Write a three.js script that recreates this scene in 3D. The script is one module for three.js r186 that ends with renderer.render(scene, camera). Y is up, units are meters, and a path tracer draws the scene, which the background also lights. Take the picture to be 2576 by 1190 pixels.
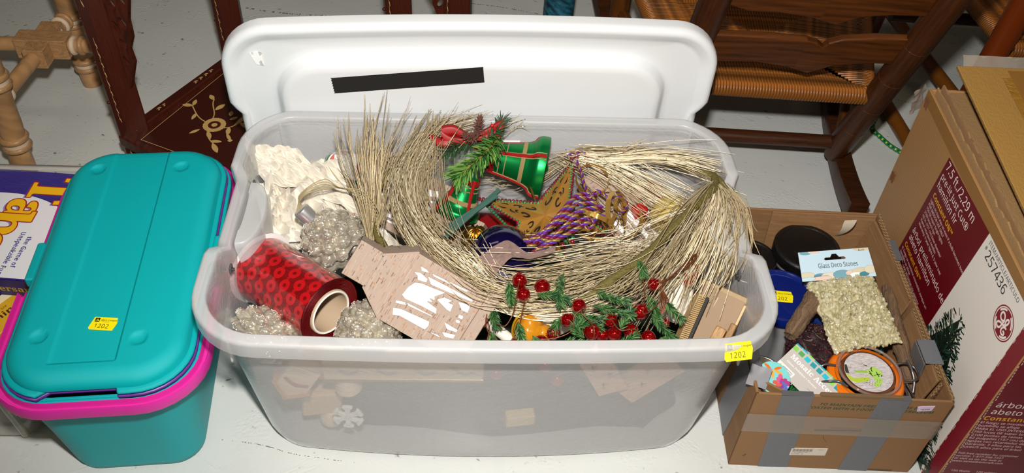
import * as THREE from 'three';
import { RoundedBoxGeometry } from 'three/addons/geometries/RoundedBoxGeometry.js';
import { mergeGeometries, toCreasedNormals } from 'three/addons/utils/BufferGeometryUtils.js';
import { RectAreaLightUniformsLib } from 'three/addons/lights/RectAreaLightUniformsLib.js';
import { ImprovedNoise } from 'three/addons/math/ImprovedNoise.js';

// ---------------------------------------------------------------- camera, lights, exposure
const scene = new THREE.Scene();
scene.background = new THREE.Color(0x000000);
const camera = new THREE.PerspectiveCamera(29.89, 2576 / 1190, 0.05, 40);
camera.position.set(0, 1.3411, 0);
camera.rotation.set(-0.7774, 0, 0.0625, 'YXZ');
const renderer = new THREE.WebGLRenderer({ antialias: true });
renderer.toneMapping = THREE.LinearToneMapping;
renderer.toneMappingExposure = 1.0;
renderer.shadowMap.enabled = true;
RectAreaLightUniformsLib.init();
const FLASH = [-0.012, 1.476, -0.133], FLASH_AIM = [0, 0.1, -1.62];
const flash = new THREE.SpotLight(0xfffaf4, 11, 0, 0.86, 0.65, 2);
flash.position.set(...FLASH); flash.target.position.set(...FLASH_AIM);
flash.castShadow = true; flash.shadow.radius = 1.6; flash.shadow.mapSize.set(4096, 4096); flash.shadow.bias = -0.0005;
scene.add(flash, flash.target);
const CEILING_LAMPS = [[-1.3, -1.6], [1.3, -1.6], [-1.3, 0.9], [1.3, 0.9]], CEILING_POWER = 2.2;

// ---------------------------------------------------------------- helpers
const V = (x, y, z) => new THREE.Vector3(x, y, z);
const rng = (s) => () => { s = (s + 0x6d2b79f5) | 0; let t = Math.imul(s ^ (s >>> 15), 1 | s); t = (t + Math.imul(t ^ (t >>> 7), 61 | t)) ^ t; return ((t ^ (t >>> 14)) >>> 0) / 4294967296; };
const perlin = new ImprovedNoise(), N3 = (x, y, z) => perlin.noise(x, y, z);
const fbm = (x, y, z, o = 4) => { let s = 0, a = 1; for (let i = 0; i < o; i++) { s += a * N3(x, y, z); x *= 2.03; y *= 2.03; z *= 2.03; a *= 0.5; } return s; };
const clamp = (x, a, b) => Math.min(b, Math.max(a, x)), mix = (a, b, t) => a + (b - a) * t, smooth = (a, b, x) => { const t = clamp((x - a) / (b - a), 0, 1); return t * t * (3 - 2 * t); };
const taken = {};
const numbered = (n) => { const k = taken[n] = (taken[n] ?? -1) + 1; return k ? n + '_' + String(k).padStart(3, '0') : n; };
function mesh(name, geo, mat, parent, pos, rot, label) {
  const m = new THREE.Mesh(Array.isArray(geo) ? merge(geo) : geo, mat);
  m.name = numbered(name); m.castShadow = m.receiveShadow = true;
  if (pos) m.position.set(...(pos.isVector3 ? pos.toArray() : pos));
  if (rot) m.rotation.set(...rot);
  if (label) m.userData.label = label;
  if (parent) parent.add(m);
  return m;
}
function thing(name, label, category, pos = [0, 0, 0], turn = 0, group) {
  const g = new THREE.Group(); g.name = numbered(name);
  g.position.set(...(pos.isVector3 ? pos.toArray() : pos)); g.rotation.y = turn;
  g.userData = { label, category }; if (group) g.userData.group = group;
  scene.add(g); return g;
}
function tag(m, label, category, group) { m.userData.label = label; m.userData.category = category; if (group) m.userData.group = group; scene.add(m); return m; }
function struct(name, geo, mat, parent, pos, rot) { const m = mesh(name, geo, mat, parent ?? scene, pos, rot); if (!parent) m.userData.kind = 'structure'; return m; }
// sets a group's origin, its +y along Y and its +z as near N as it goes
function pose(o, C, Y, N) {
  const y = Y.clone().normalize(), x = y.clone().cross(N).normalize(), z = x.clone().cross(y);
  o.position.copy(C); o.quaternion.setFromRotationMatrix(new THREE.Matrix4().makeBasis(x, y, z)); return o;
}
const dir = (a, b) => b.clone().sub(a);
function plain(g) { let h = g.index ? g.toNonIndexed() : g.clone(); if (!h.attributes.uv) h.setAttribute('uv', new THREE.Float32BufferAttribute(new Float32Array(h.attributes.position.count * 2), 2)); if (!h.attributes.normal) h.computeVertexNormals(); for (const k of Object.keys(h.attributes)) if (!['position', 'normal', 'uv'].includes(k)) h.deleteAttribute(k); h.morphAttributes = {}; return h; }
const merge = (list) => mergeGeometries(list.map(plain), false);
const put = (g, x = 0, y = 0, z = 0, rx = 0, ry = 0, rz = 0) => g.applyMatrix4(new THREE.Matrix4().compose(V(x, y, z), new THREE.Quaternion().setFromEuler(new THREE.Euler(rx, ry, rz)), V(1, 1, 1)));
function box(w, h, d, r = 0.002, x = 0, y = 0, z = 0, rx = 0, ry = 0, rz = 0) { return put(new RoundedBoxGeometry(w, h, d, 1, Math.min(r, w / 2.1, h / 2.1, d / 2.1)), x, y, z, rx, ry, rz); }
function boxUV(g, s = 1) { // metres on the dominant plane
  g = g.index ? g.toNonIndexed() : g; const p = g.attributes.position, n = g.attributes.normal, uv = new Float32Array(p.count * 2);
  for (let i = 0; i < p.count; i += 3) {
    const ax = Math.abs(n.getX(i) + n.getX(i + 1) + n.getX(i + 2)), ay = Math.abs(n.getY(i) + n.getY(i + 1) + n.getY(i + 2)), az = Math.abs(n.getZ(i) + n.getZ(i + 1) + n.getZ(i + 2));
    for (let j = i; j < i + 3; j++) { const x = p.getX(j), y = p.getY(j), z = p.getZ(j), q = ax >= ay && ax >= az ? [z, y] : ay >= az ? [x, z] : [x, y]; uv[j * 2] = q[0] * s; uv[j * 2 + 1] = q[1] * s; }
  }
  g.setAttribute('uv', new THREE.BufferAttribute(uv, 2)); return g;
}
// a surface through rings of equal length; cap0 / cap1 close its ends
function skin(rings, { cap0, cap1, close = true } = {}) {
  const n = rings[0].length, m = rings.length, w = close ? n + 1 : n, pos = [], uv = [], idx = [];
  let v = 0;
  for (let j = 0; j < m; j++) {
    let u = 0;
    if (j) v += Math.hypot(...[0, 1, 2].map((c) => rings[j][0][c] - rings[j - 1][0][c]));
    for (let i = 0; i < w; i++) { const p = rings[j][i % n]; if (i) { const q = rings[j][i - 1]; u += Math.hypot(p[0] - q[0], p[1] - q[1], p[2] - q[2]); } pos.push(...p); uv.push(u, v); }
  }
  for (let j = 0; j + 1 < m; j++) for (let i = 0; i + 1 < w; i++) { const a = j * w + i, b = a + 1, c = a + w, d = c + 1; idx.push(a, c, b, b, c, d); }
  const g = new THREE.BufferGeometry();
  g.setAttribute('position', new THREE.Float32BufferAttribute(pos, 3)); g.setAttribute('uv', new THREE.Float32BufferAttribute(uv, 2)); g.setIndex(idx); g.computeVertexNormals();
  if (close) { const N = g.attributes.normal; for (let j = 0; j < m; j++) { const a = j * w, b = a + n, s = V(N.getX(a) + N.getX(b), N.getY(a) + N.getY(b), N.getZ(a) + N.getZ(b)).normalize(); N.setXYZ(a, s.x, s.y, s.z); N.setXYZ(b, s.x, s.y, s.z); } }
  const parts = [g];
  for (const [on, r, f] of [[cap0, rings[0], 0], [cap1, rings[m - 1], 1]]) if (on) {
    const c = [0, 0, 0]; r.forEach((p) => p.forEach((x, k) => { c[k] += x / n; }));
    const q = [], t = [];
    for (let i = 0; i < n; i++) { const a = r[i], b = r[(i + 1) % n]; for (const p of f ? [c, b, a] : [c, a, b]) { q.push(...p); t.push(p[0], p[2]); } }
    const h = new THREE.BufferGeometry(); h.setAttribute('position', new THREE.Float32BufferAttribute(q, 3)); h.setAttribute('uv', new THREE.Float32BufferAttribute(t, 2)); h.computeVertexNormals(); parts.push(h);
  }
  return parts.length > 1 ? merge(parts) : g;
}
// rounded rectangle outline in x and z, counted so that every call with the same k, m gives the same number of points; bx, bz bow its sides out
function rr(hx, hz, r, { k = 8, m = 14, bx = 0, bz = 0 } = {}) {
  r = Math.min(r, hx * 0.999, hz * 0.999);
  const out = [], C = [[hx - r, hz - r, 0], [-(hx - r), hz - r, 1], [-(hx - r), -(hz - r), 2], [hx - r, -(hz - r), 3]];
  for (let c = 0; c < 4; c++) {
    const [cx, cz, q] = C[c], [nx, nz] = C[(c + 1) % 4];
    for (let i = 0; i <= k; i++) { const a = (q + i / k) * Math.PI / 2; out.push([cx + r * Math.cos(a), cz + r * Math.sin(a)]); }
    const e = (q + 1) * Math.PI / 2, ox = r * Math.cos(e), oz = r * Math.sin(e);
    for (let i = 1; i < m; i++) out.push([mix(cx, nx, i / m) + ox, mix(cz, nz, i / m) + oz]);
  }
  return out.map(([x, z]) => [x + Math.sign(x) * bx * Math.max(0, 1 - (z / hz) ** 2) * smooth(0, hx * 0.6, Math.abs(x)), z + Math.sign(z) * bz * Math.max(0, 1 - (x / hx) ** 2) * smooth(0, hz * 0.6, Math.abs(z))]);
}
const ring = (o, y) => o.map(([x, z]) => [x, typeof y === 'function' ? y(x, z) : y, z]);
// a tube along points; radius may be a function of 0..1
function tube(pts, r, { seg = 24, rad = 8, closed = false, caps = true, straight = false } = {}) {
  pts = pts.map((p) => (p.isVector3 ? p : V(...p)));
  const c = straight ? null : new THREE.CatmullRomCurve3(pts, closed, 'centripetal');
  const P = [], rings = []; if (straight) { P.push(...pts); seg = pts.length - 1; } else for (let i = 0; i <= seg; i++) P.push(c.getPoint(i / seg));
  let nrm = null;
  for (let i = 0; i <= seg; i++) {
    const t = closed && (i === 0 || i === seg) ? P[1].clone().sub(P[seg - 1]) : P[Math.min(seg, i + 1)].clone().sub(P[Math.max(0, i - 1)]);
    t.normalize();
    if (!nrm) { nrm = Math.abs(t.y) < 0.9 ? V(0, 1, 0) : V(1, 0, 0); }
    nrm = nrm.clone().sub(t.clone().multiplyScalar(nrm.dot(t))).normalize();
    const b = t.clone().cross(nrm), R = typeof r === 'function' ? r(i / seg, P[i]) : r, o = [];
    for (let k = 0; k < rad; k++) { const a = (-k / rad) * Math.PI * 2; const q = P[i].clone().addScaledVector(nrm, Math.cos(a) * R).addScaledVector(b, Math.sin(a) * R); o.push([q.x, q.y, q.z]); }
    rings.push(o);
  }
  if (closed) rings[seg] = rings[0].map((p) => [...p]);
  return skin(rings, { cap0: caps && !closed, cap1: caps && !closed });
}
const lathe = (pts, n = 40) => new THREE.LatheGeometry(pts.map(([x, y]) => new THREE.Vector2(Math.max(x, 1e-5), y)), n);
const shapeOf = (pts) => { const s = new THREE.Shape(); pts.forEach(([x, y], i) => (i ? s.lineTo(x, y) : s.moveTo(x, y))); return s; };
const ext = (shape, d, bevel = 0, curve = 8) => new THREE.ExtrudeGeometry(Array.isArray(shape) && Array.isArray(shape[0]) ? shapeOf(shape) : shape, { depth: d - 2 * bevel, bevelEnabled: bevel > 0, bevelThickness: bevel, bevelSize: bevel, bevelOffset: -bevel, bevelSegments: 2, curveSegments: curve }).translate(0, 0, -d / 2 + bevel);
// a printed face: a quad in x and y, uv 0..1, lying lift in front of z = 0
const quad = (w, h, lift = 0, nx = 1, ny = 1) => new THREE.PlaneGeometry(w, h, nx, ny).translate(0, 0, lift);
function warp(g, f) { const p = g.attributes.position; for (let i = 0; i < p.count; i++) { const q = f(p.getX(i), p.getY(i), p.getZ(i), i); p.setXYZ(i, q[0], q[1], q[2]); } g.computeVertexNormals(); return g; }
function bumpy(g, f) { // moves points along their normals
  const p = g.attributes.position, n = g.attributes.normal; for (let i = 0; i < p.count; i++) { const h = f(p.getX(i), p.getY(i), p.getZ(i)); p.setXYZ(i, p.getX(i) + n.getX(i) * h, p.getY(i) + n.getY(i) * h, p.getZ(i) + n.getZ(i) * h); } g.computeVertexNormals(); return g; }

// ---------------------------------------------------------------- textures and materials
function canvasTex(w, h, draw, data) {
  const c = document.createElement('canvas'); c.width = w; c.height = h; const x = c.getContext('2d'); draw(x, w, h);
  const t = new THREE.CanvasTexture(c); if (!data) t.colorSpace = THREE.SRGBColorSpace; t.wrapS = t.wrapT = THREE.RepeatWrapping; return t;
}
function noiseTex(n, f, srgb) { // f(u, v) -> grey or [r, g, b], 0..1
  const d = new Uint8Array(n * n * 4);
  for (let y = 0; y < n; y++) for (let x = 0; x < n; x++) { const v = f(x / n, y / n), q = Array.isArray(v) ? v : [v, v, v], i = (y * n + x) * 4; for (let c = 0; c < 3; c++) d[i + c] = clamp(q[c], 0, 1) * 255; d[i + 3] = 255; }
  const t = new THREE.DataTexture(d, n, n); t.wrapS = t.wrapT = THREE.RepeatWrapping; t.magFilter = t.minFilter = THREE.LinearFilter; if (srgb) t.colorSpace = THREE.SRGBColorSpace; t.needsUpdate = true; return t;
}
const rep = (t, sx, sy = sx) => { const c = t.clone(); c.repeat.set(sx, sy); c.needsUpdate = true; return c; };
const tile = (u, v, k, s = 0) => { const a = u * Math.PI * 2, b = v * Math.PI * 2, r = k / 6.283; return fbm(Math.cos(a) * r + s, Math.sin(a) * r + Math.cos(b) * r * 1.7, Math.sin(b) * r + s * 1.3); };
const S = (color, roughness = 0.5, o = {}) => new THREE.MeshPhysicalMaterial({ color, roughness, ...o });
const T = {};
T.fine = noiseTex(256, (u, v) => 0.5 + 0.5 * tile(u, v, 40, 3));
T.soft = noiseTex(256, (u, v) => 0.5 + 0.5 * tile(u, v, 8, 9));
{ const r = rng(5), g = Array.from({ length: 256 * 256 }, () => r()); T.grit = noiseTex(256, (u, v) => g[Math.round(v * 256) * 256 + Math.round(u * 256)]); }
T.wood = noiseTex(512, (u, v) => { const w = tile(u, v * 0.12, 3, 2), l = tile(u, v, 4, 7); const s = Math.sin((u * 26 + w * 3 + l * 0.4) * 6.283) * 0.5 + 0.5; const f = tile(u * 1, v * 0.06, 60, 4); return clamp(0.62 + 0.28 * s * 0.6 + f * 0.35, 0, 1); });

// ================================================================ the setting
const floorTex = noiseTex(1024, (u, v) => { const a = tile(u, v, 6, 1) * 0.015, b = tile(u, v, 90, 5), sp = b > 0.7 ? -(b - 0.7) * 1.2 : 0, g = 0.83 + a + sp; return [g * 0.985, g, g * 0.985]; }, true);
const floorBump = noiseTex(512, (u, v) => { const a = tile(u, v, 50, 12), c = smooth(-0.1, 0.5, tile(u, v, 4, 31)); return 0.5 + a * 0.5 * c; });
const M = {};
M.floor = S(0xffffff, 0.28, { map: rep(floorTex, 0.7), bumpMap: rep(floorBump, 3), bumpScale: 0.0008, specularIntensity: 0.7 });
M.wall = S(0xa9a7a2, 0.8, { bumpMap: rep(T.soft, 2), bumpScale: 0.002 });
{
  const RX = 2.9, ZN = -4.2, ZF = 2.2, RH = 2.7, cz = (ZN + ZF) / 2, dz = ZF - ZN;
  const slab = (w, h, d, x, y, z) => boxUV(new THREE.BoxGeometry(w, h, d).translate(x, y, z));
  const floor = struct('floor', slab(2 * RX + 0.4, 0.15, dz + 0.4, 0, -0.075, cz), M.floor);
  // cracks and scuffs in the floor paint
  const crackMat = S(0x6d6557, 0.9);
  const crack = (pts, w) => { const c = new THREE.CatmullRomCurve3(pts), r = rng(pts.length * 7 + Math.round(pts[0].x * 100)), q = []; for (let i = 0; i < 60; i++) { if (r() < 0.35) continue; const p = c.getPoint(i / 60), l = (0.2 + r() * 0.9) * c.getLength() / 60, d = c.getTangent(i / 60); q.push(put(new THREE.CylinderGeometry(w * (0.4 + r()), w * (0.4 + r()), l, 5), p.x + (r() - 0.5) * w, 0, p.z + (r() - 0.5) * w * 2, Math.PI / 2, 0, 0).applyMatrix4(new THREE.Matrix4().makeTranslation(-p.x, 0, -p.z)).applyMatrix4(new THREE.Matrix4().makeRotationY(Math.atan2(d.x, d.z))).applyMatrix4(new THREE.Matrix4().makeTranslation(p.x, 0, p.z))); } return warp(merge(q), (x, y, z) => [x, y * 0.25, z]); };
  mesh('floor_crack', crack([V(-0.7958, 0, -2.222), V(-0.7016, 0, -2.2072), V(-0.5547, 0, -2.2075), V(-0.4078, 0, -2.2078)], 0.003), crackMat, floor);
  mesh('floor_crack', crack([V(-0.1684, 0, -2.3251), V(-0.0744, 0, -2.3138), V(0.0542, 0, -2.2847)], 0.0018), crackMat, floor);
  mesh('floor_crack', crack([V(-0.4755, 0, -0.8207), V(-0.4054, 0, -0.8147), V(-0.3479, 0, -0.8016), V(-0.2374, 0, -0.7917)], 0.0008), crackMat, floor);
  mesh('floor_crack', crack([V(0.9872, 0, -1.9691), V(1.0265, 0, -1.9591), V(1.072, 0, -1.971)], 0.0016), crackMat, floor);
  struct('ceiling', slab(2 * RX + 0.4, 0.15, dz + 0.4, 0, RH + 0.075, cz), M.wall);
  struct('wall_left', slab(0.15, RH, dz, -RX - 0.075, RH / 2, cz), M.wall);
  struct('wall_right', slab(0.15, RH, dz, RX + 0.075, RH / 2, cz), M.wall);
  struct('wall_back', slab(2 * RX + 0.3, RH, 0.15, 0, RH / 2, ZN - 0.075), M.wall);
  struct('wall_front', slab(2 * RX + 0.3, RH, 0.15, 0, RH / 2, ZF + 0.075), M.wall);
  const glow = S(0xffffff, 0.5, { emissive: 0xffe8c8, emissiveIntensity: 0.8 }), white = S(0xdedede, 0.5);
  const spots = ['near the back wall on the side of the wooden stands', 'near the back wall on the side of the chairs', 'behind the photographer on the side of the wooden stands', 'behind the photographer on the side of the chairs'];
  CEILING_LAMPS.forEach(([x, z], i) => {
    const t = thing('ceiling_light', 'long white fluorescent ceiling light ' + spots[i], 'ceiling light', [x, RH, z], 0, 'fluorescent ceiling lights');
    mesh('housing', box(1.24, 0.05, 0.3, 0.006, 0, -0.025, 0), white, t);
    mesh('diffuser', box(1.18, 0.02, 0.26, 0.005, 0, -0.058, 0), glow, t);
    const a = new THREE.RectAreaLight(0xffe8c8, CEILING_POWER, 1.18, 0.26); a.position.set(x, RH - 0.072, z); a.rotation.x = -Math.PI / 2; scene.add(a);
  });
  // the flash above the camera: its lamp stands just in front of this glowing face
  const f = thing('camera_flash', 'small black flash unit held above the camera', 'flash', FLASH);
  f.lookAt(V(...FLASH_AIM)); f.translateZ(-0.03);
  mesh('flash_body', box(0.08, 0.05, 0.07, 0.006, 0, 0, -0.036), S(0x111111, 0.5), f);
  mesh('flash_lens', box(0.07, 0.04, 0.006, 0.002, 0, 0, 0.002), S(0xffffff, 0.3, { emissive: 0xffffff, emissiveIntensity: 3 }), f);
}

// ================================================================ the clear bin and its lid
const BIN = { x: -0.0395, z: -1.0386, turn: 0.0686, hx: 0.43, hz: 0.266, H: 0.367 };
// a point of the bin's own axes in the world
const inBin = (x, y, z) => V(x, y, z).applyAxisAngle(V(0, 1, 0), BIN.turn).add(V(BIN.x, 0, BIN.z));
M.frost = S(0xe9e9ea, 0.4, { transmission: 0.62, thickness: 0, ior: 1.45, clearcoat: 1, clearcoatRoughness: 0.16, bumpMap: rep(T.soft, 12), bumpScale: 0.0006, side: THREE.DoubleSide });
M.frostRim = S(0xe8e9ea, 0.36, { transmission: 0.55, thickness: 0, ior: 1.45, side: THREE.DoubleSide });
const stickerTex = canvasTex(256, 160, (c) => {
  c.fillStyle = '#f3e00a'; c.fillRect(0, 0, 256, 160); c.fillStyle = '#141414'; c.fillRect(34, 12, 44, 50); c.fillStyle = '#f3e00a'; c.font = 'bold 40px serif'; c.fillText('A', 40, 50); c.fillRect(58, 40, 14, 8);
  c.fillStyle = '#3a3208'; c.font = 'bold 26px serif'; c.fillText('Alex Cooper', 88, 44); c.font = '11px serif'; c.fillText('AUCTIONEERS', 100, 60); c.font = '64px monospace'; c.save(); c.scale(0.95, 1.1); c.fillText('1202', 48, 124); c.restore();
});
M.sticker = S(0xffffff, 0.45, { map: stickerTex });
const stickerGeo = (() => { const p = [[-0.5, -0.36], [-0.44, -0.5], [0.43, -0.5], [0.47, -0.2], [0.5, 0.1], [0.44, 0.5], [-0.42, 0.5]]; const g = ext(p, 0.04); const a = g.attributes.position, uv = g.attributes.uv; for (let i = 0; i < a.count; i++) uv.setXY(i, a.getX(i) + 0.5, a.getY(i) + 0.5); return g.scale(0.042, 0.026, 0.01); })();
function bin() {
  const t = thing('storage_bin', 'large clear frosted plastic storage bin filled with holiday decorations', 'storage bin', [BIN.x, 0, BIN.z], BIN.turn);
  const { hx, hz, H } = BIN, o = { k: 9, m: 24 };
  const notch = (x, z) => smooth(0.093, 0.086, Math.abs(z + 0.008)) * smooth(0.3, 0.36, Math.abs(x));
  const loop = (inset, r, y, bow = 0.012, cut = 1) => rr(hx - inset, hz - inset, r, { ...o, bz: bow, bx: bow * 0.2 }).map(([x, z]) => { const n = notch(x, z) * cut; return [x - Math.sign(x) * n * 0.012, y - n * 0.012, Math.max(z, inset - hz)]; });
  const flatBack = (r, d) => r.map(([x, y, z]) => [x, y, Math.max(z, -d)]);
  mesh('body', skin([loop(0.022, 0.075, H - 0.003), loop(0.026, 0.073, H - 0.02), ...[0.8, 0.6, 0.4, 0.2, 0.06].map((f) => flatBack(rr(mix(hx - 0.054, hx - 0.027, f), mix(hz - 0.066, hz - 0.027, f), 0.07, { ...o, bz: mix(0.027, 0.012, f), bx: 0.002 }).map(([x, z]) => [x, 0.012 + f * (H - 0.032), z]), mix(hz - 0.066, hz - 0.027, f))),
    rr(hx - 0.058, hz - 0.07, 0.068, { ...o, bz: 0.027 }).map(([x, z]) => [x, 0.006, z]), rr(hx - 0.068, hz - 0.08, 0.06, { ...o, bz: 0.027 }).map(([x, z]) => [x, 0.001, z])], { cap1: true }), M.frost, t);
  mesh('rim', skin([loop(0.002, 0.098, H - 0.030), loop(0, 0.1, H - 0.028), loop(0, 0.1, H - 0.006), loop(0.002, 0.098, H - 0.001), loop(0.006, 0.094, H), loop(0.018, 0.082, H), loop(0.021, 0.079, H - 0.002), loop(0.022, 0.078, H - 0.008)]), M.frostRim, t);
  for (const s of [-1, 1]) {
    // handle well: a half round pocket standing in from the end wall
    const D = (f, y, dx) => { const q = []; for (let i = 0; i <= 26; i++) { const a = (i / 26) * Math.PI; q.push([s * (hx - 0.036 - dx - 0.036 * f * Math.sin(a) ** 0.75), y, -0.012 + 0.074 * Math.cos(a) * (0.55 + 0.45 * f)]); } return q; };
    mesh('handle_well', skin([D(0.1, H - 0.014, 0), D(0.86, H - 0.014, 0), D(0.97, H - 0.017, 0), D(1, H - 0.026, 0), D(0.94, H - 0.06, 0.003), D(0.74, H - 0.1, 0.007), D(0.4, H - 0.13, 0.011), D(0.03, H - 0.145, 0.013)], { close: false }), M.frostRim, t);
    for (const z of [-1, 1]) {
      const k = mesh('latch_socket', box(0.004, 0.013, 0.012, 0.0015, s * (hx - 0.034), H - 0.036, z * 0.098 - 0.004), S(0x4a4b4e, 0.5), t);
      mesh('pin', put(new THREE.CylinderGeometry(0.003, 0.003, 0.004, 10), s * (hx - 0.0368), H - 0.038, z * 0.098 - 0.004, 0, 0, Math.PI / 2), S(0x55565a, 0.3, { metalness: 0.7 }), k);
    }
    for (const [x, z] of [[0.37, -1], [0.37, 1]]) mesh('rib', box(0.003, 0.04, 0.006, 0.001, s * x, H - (z < 0 ? 0.03 : 0.05), z < 0 ? z * (hz - 0.03) : z * (hz - 0.022)), M.frostRim, t);
  }
  mesh('white_pad', box(0.05, 0.032, 0.003, 0.01, 0.035, H - 0.05, -hz + 0.034), S(0xe8e8e6, 0.5), t);
  mesh('price_sticker', stickerGeo, M.sticker, t, [0.352, H - 0.0075, hz + 0.003], [-0.75, 0, 0.12], 'yellow lot sticker');
}
bin();
M.lidWhite = S(0xdde0e2, 0.38, { specularIntensity: 0.6 });
function lid() {
  const t = thing('bin_lid', 'large white plastic lid with black tape strip leaning behind the clear bin', 'lid');
  // base of the lid on the floor; it leans forward until it meets the bin's back rim
  const lean = 0.068, yaw = 0.106, up = V(Math.sin(lean) * Math.sin(yaw), Math.cos(lean), Math.sin(lean) * Math.cos(yaw)), right = V(Math.cos(yaw), 0, -Math.sin(yaw));
  const nrm = right.clone().cross(up);
  pose(t, V(-0.088, 0.263, -1.357).addScaledVector(up, 0.0).addScaledVector(V(Math.sin(yaw), 0, Math.cos(yaw)), 0.018), up, nrm);
  const hx = 0.44, hy = 0.263, o = { k: 10, m: 24 };
  // rings in the lid's plane: x along it, y up, z out of its face
  const L = (inset, r, z, bow, ny = 1) => rr(hx - inset, hy - inset, r, { ...o, bz: bow, bx: 0.004 }).map(([x, y]) => { const n = smooth(0.092, 0.085, Math.abs(y)) * smooth(0.3, 0.37, Math.abs(x)) * ny; return [x - Math.sign(x) * n * 0.016, y, z - 0.004 * n]; });
  const P = (inset, r, z) => rr(hx - 0.088 - inset, hy - 0.062 - inset, r, { ...o, bz: 0.012, bx: 0.002 }).map(([x, y]) => [x, y, z]);
  mesh('panel', skin([L(0, 0.085, -0.03, 0.014), L(0, 0.085, -0.012, 0.014), L(0.003, 0.082, -0.004, 0.014), L(0.009, 0.076, 0, 0.014), L(0.016, 0.07, -0.001, 0.014), L(0.026, 0.062, -0.007, 0.013, 0.3), L(0.034, 0.056, -0.012, 0.013, 0),
    P(-0.014, 0.09, -0.013), P(-0.004, 0.082, -0.012), P(0.002, 0.076, -0.008), P(0.008, 0.07, 0.006), P(0.014, 0.064, 0.011), P(0.024, 0.055, 0.013), P(0.08, 0.03, 0.0135)], { cap1: true }), M.lidWhite, t);
  const cloth = S(0x14110f, 0.62, { bumpMap: rep(T.grit, 30), bumpScale: 0.0004 });
  const tp = []; for (let i = 0; i <= 12; i++) tp.push([-0.134 + (i % 2) * 0.0015, 0.017 - (i / 12) * 0.034]); tp.push([0.134, -0.017], [0.134, 0.017]);
  mesh('tape_strip', ext(tp, 0.0006), cloth, t, V(-0.2013, 0.4317, -1.3101), [0, 0, 0.0], 'strip of black cloth tape');
  const lab = canvasTex(128, 128, (c) => { c.fillStyle = '#f4f4f2'; c.fillRect(0, 0, 128, 128); c.save(); c.translate(64, 64); c.rotate(1.35); c.fillStyle = '#333'; c.font = '22px sans-serif'; c.fillText('1/15/23', -44, -20); c.fillRect(-34, -10, 22, 18); c.fillRect(-8, -6, 50, 4); c.fillRect(-8, 2, 44, 3); for (let i = 0; i < 4; i++) c.fillRect(-50 + i * 4, 26 + i * 6, 70, 2); c.restore(); });
  mesh('price_label', ext([[-0.012, 0.011], [-0.007, -0.004], [-0.003, -0.014], [0.010, -0.016], [0.010, -0.006], [0.009, 0.014], [0, 0.015]], 0.0006), S(0xffffff, 0.6, { map: rep(lab, 36) }), t, [-0.378, 0.198, -0.0105], null, 'small torn white price label');
  return t;
}
const lidThing = lid();
{ // marks measured in the world move into the lid's axes
  lidThing.updateMatrixWorld(true); const tape = lidThing.children.find((c) => c.name === 'tape_strip'), q = lidThing.worldToLocal(tape.position.clone()); tape.position.set(q.x, q.y, 0.0142); tape.rotation.z = 0.093;
}

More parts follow.
